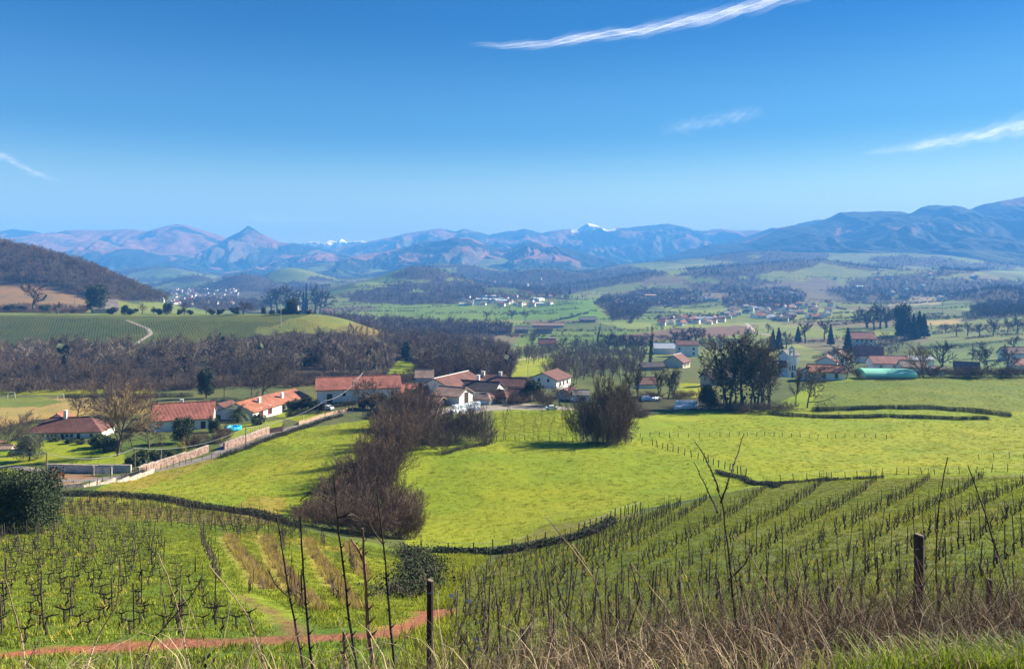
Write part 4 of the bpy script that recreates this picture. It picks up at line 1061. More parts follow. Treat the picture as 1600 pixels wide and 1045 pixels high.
tree_at('bare_tree', SPREAD, 410, 622, 62, 'large wide bare tree behind the two orange roofed houses', ymin=230, wide=1.15)
tree_at('bare_tree', OAK[0], 392, 620, 46, 'bare tree left of the large wide one behind the orange roofs', ymin=230)
tree_at('bare_tree', SLIM[0], 350, 622, 52, 'slim bare tree right of the dark upright pine', ymin=230)
for i, (u_, v_, h_, w_) in enumerate(((455,642,16,1.6),(466,640,17,1.5),(478,640,20,1.4),(489,640,16,1.5),(500,645,15,1.4),(440,640,12,1.5))):
    tree_at('evergreen_shrub', EVERG[i % 2], u_, v_, h_, 'dense dark shrub of the clump between the orange roofed house and the white car', 'shrub', 'dark shrubs beside the white car', H=7.6, wide=w_)
tree_at('evergreen_tree', EVERG[1], 525, 606, 22, 'dark leafy treetop behind the long white barn', H=7.6, ymin=240)
tree_at('bare_tree', SPREAD, 580, 640, 52, 'bare spreading tree in front of the long white barn', wide=1.0)
tree_at('ivy_tree', OAK_IVY[0], 562, 634, 38, 'ivy covered tree next to the two poles before the barn', wide=.55)
for i, (u_, h_) in enumerate(((574,22),(588,26),(598,24),(566,18))):
    tree_at('evergreen_shrub', EVERG[i % 2], u_, 638, h_, 'dark bush under the bare tree in front of the long white barn', 'bush', 'dark bushes before the barn', H=7.6, wide=1.1)
for i, (u_, v_, h_, w_) in enumerate(((652,620,22,1.5),(640,622,16,1.6),(662,622,20,1.5))):
    tree_at('evergreen_shrub', EVERG[i % 2], u_, v_, h_, 'dark clipped bush against the shaded gable of the great barn', 'bush', 'dark bushes by the great barn', H=7.6, wide=w_)
tree_at('conifer_shrub', CYPRESS, 615, 659, 13, 'small dark conical conifer at the end of the wooden rail fence', 'shrub', H=11.5, wide=2.4)
tree_at('evergreen_tree', EVERG[0], 833, 626, 33, 'dark evergreen tree in front of the white two storey house', H=7.6, wide=1.2)
tree_at('evergreen_tree', EVERG[1], 822, 628, 22, 'shorter dark evergreen left of the one before the white two storey house', H=7.6, wide=1.2)
tree_at('bare_tree', BUSH[0], 851, 634, 28, 'rounded reddish bare tree beside the parked white car', H=6, wide=1.2)
tree_at('bare_tree', BUSH[2], 790, 630, 24, 'low brown bare tree before the dark roofed farm buildings', H=6, wide=1.6)
tree_at('bare_tree', OAK[1], 875, 634, 34, 'brown bare tree right of the parked white car', wide=1.3)
tree_at('bare_tree', OAK[2], 893, 632, 36, 'brown bare tree beside the low white shed', wide=1.2)
tree_at('bare_tree', BUSH_GREY[1], 810, 632, 20, 'small grey bare tree in the farmyard', H=6, wide=1.2)
# the tall clump in the middle of the meadows
for i, (u_, v_, h_, w_, pr, H_) in enumerate(((905,690,62,.9,BUSH_GREY[0],6),(922,694,78,.85,BUSH_GREY[1],6),(940,693,98,.8,BUSH[1],6),(934,689,104,.8,OAK[0],12),(955,692,94,.75,BUSH[2],6),(948,690,104,.85,SPREAD,12),(966,690,84,.7,BUSH[0],6),(912,688,72,.8,OAK[1],12))):
    tree_at('bare_tree', pr, u_, v_, h_, 'tall brown bare tree of the dense clump alone in the middle of the meadows', 'tree', 'bare trees of the clump in the meadows', H=H_, wide=w_ * .74)
tree_at('ivy_tree', OAK_IVY[0], 977, 692, 60, 'dark ivy clad trunk at the right side of the clump in the meadows', wide=.45)
tree_at('ivy_tree', OAK_IVY[1], 965, 692, 46, 'shorter ivy clad tree inside the right side of the clump in the meadows', wide=.5)
# the bushy strip running down to the near vineyard
strip = [(612,672,70,.85,1),(628,668,78,.8,0),(648,668,86,.75,1),(662,672,80,.8,2),(640,690,84,.9,0),(618,700,82,.95,1),(600,722,84,.95,2),(628,716,80,.9,0),(655,700,70,.85,1),(580,742,80,.95,0),(606,752,86,1.0,1),(560,762,78,1.0,2),(585,782,92,1.05,0),(545,795,80,1.05,1),(515,800,66,1.05,2),(560,822,84,1.05,0),(590,835,86,1.05,1),(620,838,84,1.05,2),(635,812,66,1.0,0),(530,828,66,1.05,1),(495,822,52,1.1,0),(645,842,60,.9,0),(605,815,86,1.0,2),(575,838,66,1.1,1),(478,806,34,1.2,2),(470,815,26,1.3,0)]
for u_, v_, h_, w_, k_ in strip:
    tree_at('bare_bush', BUSH[k_], u_, v_, h_ * .88, 'tall dense red brown bare bush of the strip running down between the meadows', 'bush', 'bare bushes of the strip between the meadows', H=6.2, wide=w_ * .8)
for u_, v_, h_, w_, k_ in [(688,690,42,.9,0),(700,686,50,.8,1),(716,688,50,.8,0),(732,684,60,.7,1),(744,690,54,.7,0),(752,692,44,.8,1),(706,694,36,1.,0),(762,694,28,.9,0),(676,700,36,1.0,1),(690,706,30,1.1,0)]:
    tree_at('bare_bush', BUSH_GREY[k_], u_, v_, h_, 'grey brown bare bush of the thicket right of the strip, near the wrapped bales', 'bush', 'bare bushes of the thicket near the bales', H=6.2, wide=w_)
for i, u_ in enumerate((735,748)):
    tree_at('bare_tree', SLIM[i], u_, 690, 62, 'slim bare tree rising from the thicket near the wrapped bales', 'tree', 'slim bare trees in the thicket', wide=.8)
# saplings in the paddock
for i, (u_, v_, h_) in enumerate(((757,664,40),(786,688,62),(791,672,34),(800,662,30),(820,676,36),(832,690,40),(846,668,32),(858,686,34),(868,664,30),(880,680,36),(884,690,36),(843,690,34),(812,692,28),(872,690,30),(776,672,26))):
    tree_at('sapling', SAPLING, u_, v_, h_, 'thin bare sapling in the green paddock below the farmyard', 'sapling', 'saplings in the paddock', H=4, wide=.7)
# ivy trees and bushes right of the clump
for i, (u_, v_, h_, w_, k_) in enumerate(((985,622,44,.55,0),(996,620,48,.6,1),(1030,618,44,.7,1),(1044,624,56,.75,0),(1052,622,42,.6,1))):
    tree_at('ivy_tree', OAK_IVY[k_], u_, v_, h_, 'ivy clad bare tree in the short row beyond the white bales', 'tree', 'ivy clad trees beyond the bales', wide=w_)
for i, (u_, v_, h_) in enumerate(((975,622,14),(1010,622,12),(1022,624,12),(1060,622,13),(1075,620,11),(992,648,14),(1004,652,12),(985,640,12))):
    tree_at('bare_bush', BUSH[i % 3], u_, v_, h_, 'low dark bramble bush of the hedge near the white bales', 'bush', 'bramble bushes near the bales', H=6, wide=2.0)
tree_at('evergreen_bush', EVERG[0], 1108, 640, 38, 'rounded grey green bush left of the big ivy clad trees', 'bush', H=7.6, wide=1.15)
big = [(1138,638,112,1.0,1,'leftmost tall ivy clad tree of the big group right of the centre'), (1160,640,126,.95,0,'tall ivy clad tree with thick forked trunk, second of the big group'), (1182,636,110,.9,1,'middle ivy clad tree of the big group'),
       (1191,640,112,.7,0,'ivy clad tree right of the middle of the big group'), (1202,637,98,.55,1,'rightmost tall ivy clad tree of the big group')]
for u_, v_, h_, w_, k_, lb in big: tree_at('ivy_tree', OAK_IVY[k_], u_, v_, h_, lb, wide=w_)
for u_, v_, h_, w_ in ((1150,632,96,.8),(1172,640,104,.75),(1194,642,98,.6),(1190,630,92,.85),(1130,634,74,.8)):
    tree_at('bare_tree', OAK[int(u_) % 3], u_, v_, h_, 'bare dark tree standing within the big ivy clad group', 'tree', 'bare trees within the big ivy clad group', wide=w_)
for i, (u_, v_, h_) in enumerate(((1125,640,16),(1145,642,16),(1170,644,18),(1190,644,18),(1210,644,18),(1228,642,16),(1160,644,14))):
    tree_at('bare_bush', BUSH_GREY[i % 2], u_, v_, h_, 'dark undergrowth bush at the foot of the big ivy clad group', 'bush', 'undergrowth bushes of the big group', H=6, wide=2.2)
tree_at('ivy_tree', OAK_IVY[0], 1243, 634, 58, 'slim ivy clad tree just right of the big group', wide=.45)
tree_at('bare_tree', SPREAD, 1261, 637, 66, 'bare fan shaped tree at the left end of the hedge in the right meadow', wide=.8)
# trees round the church village
for u_, v_, h_, w_, lb in ((1208,548,34,.9,'left dark conifer of the two above the church'),(1217,548,36,1.0,'right dark conifer of the two above the church'),(1298,540,34,.8,'single pointed cypress left of the hillside white house'),(1247,536,26,1.1,'dark conifer on the slope left of the single cypress'),
        (1234,572,30,.6,'slender cypress directly beside the church bell gable')):
    tree_at('cypress_tree', CONIFER if w_ > .7 else CYPRESS, u_, v_, h_, lb, H=11.5, wide=w_, ymin=330)
for i, (u_, v_, h_, w_, wh_) in enumerate(((1408,528,44,1.0,'leftmost and tallest'),(1420,530,34,1.1,'shortest, second from left'),(1428,530,40,1.0,'middle'),(1437,528,42,1.0,'fourth from left'),(1444,528,38,1.0,'rightmost'))):
    tree_at('conifer', CONIFER, u_, v_, h_, wh_ + ' dark conifer of the tall row on the right hillside', 'tree', H=11.5, wide=w_, ymin=400)
tree_at('evergreen_tree', PINE, 1409, 524, 50, 'tall open crowned evergreen above the conifer row on the right hillside', H=11.5, wide=.8, ymin=400)
tree_at('conifer', CONIFER, 1325, 548, 36, 'dark fir tree left of the hillside white house', H=11.5, wide=1.0, ymin=330)
tree_at('ivy_tree', OAK_IVY[1], 1322, 592, 52, 'dark leaning ivy tree between the orange roof and the green roof', wide=.85, ymin=260)
tree_at('bare_tree', GOLD, 1443, 590, 54, 'pale bare tree right of the green roof, left one of two', wide=.85, ymin=260)
tree_at('bare_tree', SPREAD, 1474, 586, 54, 'pale bare tree right of the green roof, right one of two', wide=.95, ymin=260)
tree_at('ivy_tree', OAK_IVY[0], 1543, 586, 52, 'dark ivy filled tree near the right edge behind the meadow crest', wide=.95, ymin=260)
tree_at('bare_tree', OAK[1], 1575, 584, 46, 'bare tree right of the dark ivy filled one at the right edge', wide=1.1, ymin=260)
for i, u_ in enumerate((1345,1360,1402,1415,1430,1458,1490,1503,1516,1530,1556,1568,1582,1596,1612,1240,1256,1280)):
    tree_at('bare_bush', [BUSH[0], BUSH_GREY[0], BUSH[2]][i % 3], u_, 589, rnd(11, 20), 'brown hedge bush along the far crest of the right meadow', 'bush', 'hedge bushes along the meadow crest', H=6, wide=1.7, ymin=270)
for i, (u_, v_, h_) in enumerate(((1170,530,20),(1258,536,34),(1288,530,30),(1355,512,34),(1375,514,40),(1385,512,36),(1366,516,34),(1228,545,28),(1495,525,20),(1512,524,22),(1530,526,22),(1552,524,26),(1575,520,24),(1590,520,28),(1478,520,16),(1520,560,18),(1585,548,24))):
    tree_at('bare_tree', [OAK[0], OAK[2], SPREAD][i % 3], u_, v_, h_, 'bare tree on the slopes above the church village', 'tree', 'bare trees on the slopes above the church village', wide=1.15, ymin=420)
# poplars and trees of the plain
tree_at('poplar_tree', POPLAR, 1015, 575, 70, 'tall narrow ivy clad poplar, the taller of two on the plain', H=16, wide=.9, ymin=330)
tree_at('poplar_tree', POPLAR, 934, 542, 38, 'slim poplar on the plain left of the tall one', H=16, wide=.9, ymin=400)
for i, (u_, v_, h_) in enumerate(((965,548,30),(978,552,32),(990,552,30),(1003,552,28),(1052,540,26),(1068,538,26),(1088,536,28),(1098,536,24),(1075,545,22),(950,545,28),(1125,545,24),(900,548,24),(880,548,22),(1110,540,20),(760,500,14),(800,498,16),(820,500,14),(1200,520,16),(1240,505,14))):
    tree_at('bare_tree', OAK[i % 3], u_, v_, h_, 'bare tree on the valley plain beyond the riverside wood', 'tree', 'bare trees on the valley plain', wide=1.2, ymin=400)
tree_at('conifer', CONIFER, 1076, 547, 22, 'small dark fir beside the white two storey house on the plain', H=11.5, ymin=400)
for i, (u_, v_, h_) in enumerate(((1103,428,9),(1112,428,8),(1122,428,9),(856,464,10),(890,461,11),(1140,462,8),(1095,462,8))):
    tree_at('conifer', CONIFER, u_, v_, h_, 'tiny dark conifer far off on the low hills', 'tree', 'far conifers on the low hills', H=11.5, wide=1.1, ymin=1000)
# laurel hedge block at the left edge of the near vineyard
pl = at(0, 834); sp = pl.y / F
V1, F1 = leaf_cloud(5, 42000, lambda rs, n: np.stack([pl.x + sp * (-90 + 148 * rs.rand(n) ** .8) + 0.12 * rs.randn(n), pl.y + 3.5 * rs.rand(n) + 0.15 * rs.randn(n), pl.z - .3 + sp * (86 + 8 * np.sin(rs.rand(n) * 9)) * rs.rand(n) ** .75], 1), 0.07)
lh = link('laurel_hedge', np_mesh('laurel_hedge', V1, F1, [M_LEAF_DARK])); tag(lh, 'big dark glossy clipped hedge block at the left edge above the vineyard', 'hedge')

# hedge lines: each one thing
def hedge(name, line, h, w, mats, label, dens=1.0, twiggy=True, cat='hedge', ymin=0, leaf=0):
    P = [at(a, b, ymin) for a, b in line]
    rs = np.random.RandomState(len(label)); XY = []
    for a, b in zip(P[:-1], P[1:]):
        n = int((b - a).length * 26 * dens); t = rs.rand(n)
        XY.append(np.stack([a.x + (b.x - a.x) * t + rs.randn(n) * w * .4, a.y + (b.y - a.y) * t + rs.randn(n) * w * .4], 1))
    XY = np.concatenate(XY); n = len(XY); x, y = XY[:, 0], XY[:, 1]; z = T(x, y)
    hh = h * (0.45 + 0.75 * rs.rand(n)) * (.85 + .3 * fbm(x / 3, y / 3, 2, 5)); dx, dy = rs.randn(2, n) * 0.35 * h; o1 = np.ones(n)
    A = np.concatenate([np.stack([x, y, z - .1, x + dx * .5, y + dy * .5, z + hh * .55, .018 * o1, .014 * o1], 1),
        np.stack([x + dx * .5, y + dy * .5, z + hh * .55, x + dx * 1.1, y + dy * 1.1, z + hh, .014 * o1, .006 * o1], 1),
        np.stack([x + dx * .5, y + dy * .5, z + hh * .5, x - dx * .6, y + rs.randn(n) * .3 * h, z + hh * .9, .012 * o1, .006 * o1], 1)])
    LV = None
    if leaf:
        q = np.repeat(np.stack([x, y, z], 1), leaf * 2, 0); m_ = len(q); LV = q + np.stack([rs.randn(m_) * w * .3, rs.randn(m_) * w * .3, rs.rand(m_) * h], 1)
    V, Fc = seg_arrays(np.array(A), 3)
    mi = np.zeros(len(Fc), int)
    if LV is not None:
        V2, F2 = leaf_cloud(3, len(LV), lambda r_, n: LV, 0.075)
        Fc = np.concatenate([Fc, F2 + len(V)]); V = np.concatenate([V, V2]); mi = np.concatenate([mi, np.ones(len(F2), int)])
    o = link(name, np_mesh(name, V, Fc, mats, False, mi)); tag(o, label, cat)
    return o
def Tz_fast(x, y): return Tz(x, y)
hedge('field_hedge', [(62,778),(120,774),(200,778),(300,792),(350,800),(420,812),(470,826)], 0.75, 0.6, [M_TWIG, M_LEAF_DARK], 'dark bramble hedge along the foot of the left meadow above the vineyard', 1.3, leaf=5)
hedge('lane_hedge', [(1270,642),(1330,641),(1400,639),(1450,639),(1500,642),(1560,648),(1580,651)], 1.2, 0.6, [M_BARK_DARK, M_LEAF_DARK], 'upper dark hedge of the sunken lane crossing the right meadow', 1.0, leaf=9)
hedge('lane_hedge', [(1200,648),(1270,653),(1330,653),(1400,653),(1450,654),(1500,656),(1545,656)], 1.0, 0.6, [M_BARK_DARK, M_LEAF_DARK], 'lower dark hedge of the sunken lane crossing the right meadow', 1.0, leaf=9)
hedge('vineyard_hedge', [(680,862),(740,866),(800,862),(860,852),(905,842)], 0.5, 0.6, [M_TWIG, M_LEAF_DARK], 'low dark hedge between the lower meadow and the right vineyard', 1.2, leaf=6)
hedge('vineyard_hedge', [(905,842),(935,830),(955,818)], 0.65, 0.6, [M_TWIG, M_LEAF_DARK], 'bulging brown bramble hedge at the corner of the right vineyard', 1.3, leaf=3)
hedge('gully_brambles', [(640,862),(655,880),(660,905),(640,925),(625,935)], 0.6, 1.7, [M_TWIG, M_LEAF_IVY], 'tangled bramble bush in the hollow between the two vineyards', 1.4, leaf=3, cat='bramble')
hedge('bank_hedge', [(1120,738),(1160,748),(1200,758),(1215,762)], 0.5, 0.6, [M_TWIG, M_LEAF_DARK], 'dark scrubby hedge where the meadow fence meets the vineyard', 1.3, leaf=4)
hedge('vineyard_hedge', [(1215,758),(1270,752),(1330,750),(1380,747)], 0.4, 0.5, [M_BARK_DARK, M_LEAF_DARK], 'brown hedge along the top edge of the right vineyard', 1.0, leaf=3)
hedge('roadside_hedge', [(345,716),(380,704),(420,688),(460,674),(500,660),(535,650)], 0.9, 0.8, [M_TWIG, M_LEAF_DARK], 'scrubby grey brown hedge between the village road and the left meadow', 1.0, leaf=3)
hedge('roadside_hedge', [(195,748),(215,742),(225,738)], 1.0, 0.9, [M_TWIG, M_LEAF_DARK], 'short bramble clump beside the lower road near the metal gate', 1.2, leaf=3)
hedge('meadow_bank_hedge', [(690,712),(730,700),(772,692)], 0.8, 1.0, [M_TWIG, M_LEAF_DARK], 'low scrub along the edge of the lower meadow under the thicket', 1.0, leaf=2)
hedge('garden_hedge', [(448,652),(462,650),(500,640),(540,634),(556,632)], 1.3, 0.6, [M_BARK_DARK, M_LEAF_IVY], 'clipped green grey hedge on the garden wall beside the village road', 1.0, leaf=14)
hedge('garden_hedge', [(592,655),(597,640),(640,626)], 2.2, 1.0, [M_BARK_DARK, M_LEAF_IVY], 'tall square clipped hedge at the bend of the village road', 1.2, leaf=20)
hedge('field_hedge', [(100,621),(240,621),(300,620)], 1.4, 1.0, [M_BARK_DARK, M_LEAF_DARK], 'dark hedge behind the straw coloured field', 1.0, leaf=4, ymin=225)
hedge('hill_hedge', [(1440,545),(1500,540),(1560,535),(1600,532)], 2.2, 1.5, [M_BARK_DARK, M_LEAF_DARK], 'dark hedge across the right hillside below the bare trees', .4, leaf=5, ymin=480)
hedge('hill_hedge', [(1270,560),(1350,545),(1430,530),(1450,522)], 2.5, 1.5, [M_BARK_DARK, M_LEAF_DARK], 'dark hedge climbing the slope behind the church village', .4, leaf=5, ymin=430)
# meadow tufts: coarse grass clumps that catch the low sun
def tuft_mesh(seed, n, h, w, mat):
    rs = np.random.RandomState(seed); vs = []; fs = []
    for i in range(int(n * 1.7)):
        a = rs.rand() * 6.28; r = w * rs.rand() ** .5; x, y = r * math.cos(a), r * math.sin(a)
        b = rs.rand() * 6.28; hh = h * (0.5 + rs.rand() * .7); ww = w * .045; l = hh * (0.3 + .5 * rs.rand())
        k = len(vs)
        vs += [(x - ww * math.sin(b), y + ww * math.cos(b), -.03), (x + ww * math.sin(b), y - ww * math.cos(b), -.03), (x + l * math.cos(b), y + l * math.sin(b), hh)]
        fs.append((k, k + 1, k + 2, k + 2))
    return vs, fs
def tuft(seed, n, h, w, mat):
    vs, fs = tuft_mesh(seed, n, h, w, mat)
    return np_mesh('grass_tuft', np.array(vs), [f[:3] for f in fs], [mat])
TUFT = [tuft(1, 16, .12, .26, M_GRASS), tuft(2, 20, .14, .32, M_GRASS), tuft(3, 14, .15, .3, M_GRASS)]
TUFT_Y = [tuft(4, 16, .2, .25, M_TUFT_YEL), tuft(5, 18, .24, .28, M_GRASS)]
MEADOW1 = [(100,788),(180,752),(330,714),(460,674),(600,654),(560,740),(470,826),(420,810),(300,790)]
MEADOW2 = [(640,855),(650,760),(660,710),(740,695),(900,690),(985,685),(1100,655),(1270,640),(1300,590),(1600,588),(1640,740),(1180,758),(980,800),(900,838),(780,860)]
P = pts_in([MEADOW1], 5000, 78, 200, 60); scat('meadow_grass', TUFT + TUFT_Y, P, .7, 1.5, 61)
P = pts_in([MEADOW2], 13000, 70, 290, 62); scat('meadow_grass', TUFT, P, .7, 1.8, 63)
P = pts_in([[(770,690),(770,645),(900,640),(905,690)]], 4000, 130, 235, 64); scat('paddock_grass', TUFT, P, .7, 1.6, 65)
# ---------------------------------------------------------------- roads, walls, buildings
def tile_mat(name, a, b_, dark=0.5):
    m, nt, b = new_mat(name)
    tc = N(nt, 'ShaderNodeTexCoord').outputs['Object']
    n1 = noise(nt, tc, 2.2, 5, 0.7); n2 = noise(nt, tc, 0.35, 3)
    vo = N(nt, 'ShaderNodeTexVoronoi'); vo.inputs['Scale'].default_value = 3.4; nt.links.new(tc, vo.inputs['Vector'])
    c = ramp(nt, n1, [(0.3, tuple(x * dark for x in a)), (0.5, a), (0.68, b_)])
    c = mix_rgba(nt, 0.35, c, ramp(nt, vo.outputs['Color'], [(0.0, tuple(x * .6 for x in a)), (1.0, b_)]))
    c = mix_rgba(nt, 1.0, c, ramp(nt, n2, [(0.3, .68), (0.7, 1.2)]), 'MULTIPLY')
    nt.links.new(c, b.inputs['Base Color']); b.inputs['Roughness'].default_value = 0.85
    w = N(nt, 'ShaderNodeTexWave', wave_type='BANDS', bands_direction='X'); w.inputs['Scale'].default_value = 1.1; w.inputs['Distortion'].default_value = 0.6
    nt.links.new(tc, w.inputs['Vector']); bump(nt, b, w.outputs['Fac'], 0.7, 0.08)
    return m
T_RED = tile_mat('red_roof_tiles', (0.33, 0.10, 0.07), (0.47, 0.19, 0.13))
T_ORANGE = tile_mat('orange_roof_tiles', (0.36, 0.125, 0.07), (0.50, 0.21, 0.125))
T_BROWN = tile_mat('brown_roof_tiles', (0.15, 0.06, 0.048), (0.24, 0.11, 0.085))
T_DARK = tile_mat('dark_and_shaded_roof_tiles', (0.06, 0.045, 0.045), (0.10, 0.075, 0.07))  # dark tiles; on the farm building the tone stands in for a shaded slope
T_GREY = tile_mat('grey_stone_roof', (0.20, 0.18, 0.17), (0.30, 0.27, 0.25))
T_PALE = tile_mat('weathered_tile_roof', (0.40, 0.25, 0.18), (0.55, 0.36, 0.27))
M_WHITE = simple_mat('white_render', (0.74, 0.73, 0.70), 0.9, 0.10, 0.4, 0.01, 6.0)
M_CREAM = simple_mat('cream_render', (0.62, 0.56, 0.42), 0.9, 0.1, 0.5)
M_STONE = simple_mat('grey_stone', (0.34, 0.31, 0.28), 0.95, 0.3, 1.4, 0.03, 5.0)
M_PINK = simple_mat('pink_stone', (0.27, 0.185, 0.15), 0.95, 0.6, 2.0, 0.04, 5.0)
M_LIMEW = simple_mat('limewashed_wall', (0.52, 0.48, 0.43), 0.95, 0.3, 1.2, 0.02, 5.0)
M_OCHRE = simple_mat('ochre_stone', (0.34, 0.25, 0.16), 0.95, 0.4, 2.0, 0.04, 4.0)
M_PALEST = simple_mat('pale_stone', (0.40, 0.345, 0.29), 0.95, 0.5, 2.0, 0.04, 5.0)
M_GLASS = simple_mat('window_glass', (0.03, 0.035, 0.045), 0.15, 0.1, 1.0, spec=0.6)
M_DARKWOOD = simple_mat('dark_wood', (0.05, 0.035, 0.028), 0.8, 0.3, 3.0)
M_REDWOOD = simple_mat('oxblood_painted_wood', (0.20, 0.035, 0.03), 0.6, 0.15, 3.0)
M_WOOD = simple_mat('weathered_wood', (0.19, 0.15, 0.115), 0.9, 0.3, 3.0)
M_METAL = simple_mat('grey_metal', (0.30, 0.31, 0.33), 0.45, 0.1, 3.0)
M_SHEDW = simple_mat('pale_sheet_metal', (0.55, 0.58, 0.62), 0.5, 0.1, 0.3)
M_GREENROOF = simple_mat('sea_green_sheet_roof', (0.22, 0.60, 0.44), 0.6, 0.06, 0.2)
M_CONC = simple_mat('concrete_post', (0.42, 0.40, 0.37), 0.9, 0.1, 2.0)
M_ROAD = simple_mat('worn_asphalt', (0.20, 0.18, 0.17), 0.95, 0.2, 0.6)
M_TRACKP = simple_mat('pinkish_gravel', (0.38, 0.30, 0.25), 0.95, 0.2, 0.6)
M_YARD = simple_mat('farmyard_gravel', (0.27, 0.24, 0.20), 0.95, 0.2, 0.5)
M_WRAP = simple_mat('white_plastic_wrap', (0.80, 0.84, 0.86), 0.3, 0.06, 1.5, spec=0.5)
M_CARW = simple_mat('white_car_paint', (0.82, 0.83, 0.84), 0.3, 0.02, 1.0, spec=0.5)
M_TYRE = simple_mat('black_rubber', (0.02, 0.02, 0.02), 0.8, 0.1, 1.0)
M_BLUE = simple_mat('turquoise_pool_plastic', (0.03, 0.50, 0.75), 0.35, 0.15, 1.2, spec=0.4)
M_REDP = simple_mat('red_painted_steel', (0.45, 0.04, 0.03), 0.5, 0.1, 1.0)

def strip(name, line, width, mat, off=0.05, kind='structure', ymin=0, step=0.8):
    """a sheet that follows the ground along a centre line given in photo pixels"""
    P = [np.array(at(a, b, ymin)[:2]) for a, b in line]
    pts = []
    for a, b in zip(P[:-1], P[1:]):
        n = max(2, int(np.linalg.norm(b - a) / step))
        for i in range(n): pts.append(a + (b - a) * i / n)
    pts.append(P[-1]); pts = np.array(pts)
    k = 7; pad = np.pad(pts, ((k, k), (0, 0)), 'edge'); pts = np.stack([np.convolve(pad[:, i], np.ones(2 * k + 1) / (2 * k + 1), 'valid') for i in (0, 1)], 1)
    d = np.gradient(pts, axis=0); nrm = np.stack([-d[:, 1], d[:, 0]], 1); nrm /= np.linalg.norm(nrm, axis=1, keepdims=True) + 1e-9
    m = 7; rows = []
    for j in range(m):
        s = (j / (m - 1) - .5) * width
        q = pts + nrm * s; z = T(q[:, 0], q[:, 1]) + off
        if j in (0, m - 1): z = z - off - 0.05
        rows.append(np.stack([q[:, 0], q[:, 1], z], 1))
    V = np.stack(rows, 1); n = len(pts)
    i, j = np.meshgrid(np.arange(n - 1), np.arange(m - 1), indexing='ij'); a = (i * m + j).ravel()
    o = link(name, np_mesh(name, V.reshape(-1, 3), np.stack([a, a + 1, a + m + 1, a + m], 1), [mat], True))
    if kind: tag(o, kind=kind)
    return o
def patch(name, poly, mat, off=0.05, n=40, ymin=0):
    """a sheet over a patch of ground whose outline is given in photo pixels"""
    P = np.array([tuple(at(a, b, ymin)[:2]) for a, b in poly])
    lo, hi = P.min(0), P.max(0)
    gx = np.linspace(lo[0], hi[0], n); gy = np.linspace(lo[1], hi[1], n)
    X, Y = np.meshgrid(gx, gy); ins = inpoly(X, Y, [tuple(p) for p in P])
    Z = T(X, Y) + off; Z = np.where(ins, Z, Z - off - 0.12)
    V = np.stack([X, Y, Z], -1).reshape(-1, 3); i, j = np.meshgrid(np.arange(n - 1), np.arange(n - 1), indexing='ij')
    a = (i * n + j); keep = ins[:-1, :-1] | ins[1:, :-1] | ins[:-1, 1:] | ins[1:, 1:]
    a = a[keep]; o = link(name, np_mesh(name, V, np.stack([a, a + 1, a + n + 1, a + n], 1), [mat], True)); tag(o, kind='structure'); return o
strip('village_road', [(-60,752),(40,748),(130,752),(215,742),(280,726),(340,711),(400,690),(440,673),(490,657),(540,644),(565,639),(590,635),(605,628),(612,622)], 3.4, M_ROAD)
strip('side_lane', [(330,712),(356,702),(350,690)], 2.6, M_ROAD, 0.07)
strip('garden_drive', [(-60,724),(0,728),(60,735),(75,742)], 2.6, M_YARD, 0.06)
strip('farm_track', [(590,647),(620,652),(660,648),(700,644),(740,640)], 3.0, M_TRACKP, 0.06)
strip('farm_track', [(780,572),(810,562),(850,553)], 3.0, M_TRACKP, 0.1, ymin=300)
strip('hill_track', [(205,542),(222,530),(236,522),(232,514),(215,507),(196,500)], 2.6, M_YARD, 0.12, ymin=380)
strip('far_lane', [(1165,505),(1172,512),(1180,520),(1215,526)], 6.0, M_TRACKP, 0.35, ymin=600, step=3)
patch('farmyard', [(668,640),(700,636),(760,630),(830,631),(900,637),(905,642),(840,640),(760,642),(700,648),(660,650)], M_YARD, 0.05)

def wall_line(name, line, h, th, mat, label, cat='wall', ymin=0, cap=None):
    P = [at(a, b, ymin) for a, b in line]
    root = MB()
    for a, b in zip(P[:-1], P[1:]):
        L = math.hypot(b.x - a.x, b.y - a.y); n = max(1, int(L / 2.5)); ang = math.atan2(b.y - a.y, b.x - a.x)
        for i in range(n):
            t = (i + .5) / n; x = a.x + (b.x - a.x) * t; y = a.y + (b.y - a.y) * t
            z0 = min(Tz(x, y), Tz(x + 1.2 * math.cos(ang), y + 1.2 * math.sin(ang)), Tz(x - 1.2 * math.cos(ang), y - 1.2 * math.sin(ang)))
            hh = h * (1 + .03 * math.sin(i * 2.1)) + .5
            root.box((x, y, z0 - .5 + hh / 2), (L / n + .02, th + .01 * (i % 2), hh), ang)
    e = root.build(name, mat); tag(e, label, cat)
    if cap:
        mb = MB()
        for a, b in zip(P[:-1], P[1:]):
            L = math.hypot(b.x - a.x, b.y - a.y); n = max(1, int(L / 2.5)); ang = math.atan2(b.y - a.y, b.x - a.x)
            for i in range(n):
                t = (i + .5) / n; x = a.x + (b.x - a.x) * t; y = a.y + (b.y - a.y) * t
                z0 = min(Tz(x, y), Tz(x + 1.2 * math.cos(ang), y + 1.2 * math.sin(ang)), Tz(x - 1.2 * math.cos(ang), y - 1.2 * math.sin(ang)))
                mb.box((x, y, z0 + h * (1 + .03 * math.sin(i * 2.1)) + .035), (L / n + .03, th + .1, .07), ang)
        mb.build('coping', cap, e)
    return e
wall_line('garden_wall', [(72,736),(130,738),(205,738)], 1.25, .3, M_LIMEW, 'pale rendered garden wall below the lawn of the long farmhouse, left of the metal gate', cap=M_PALEST)
wall_line('garden_wall', [(216,741),(250,730),(290,718),(325,706)], 1.3, .35, M_PINK, 'pink stone garden wall below the dark round evergreen', cap=M_PALEST)
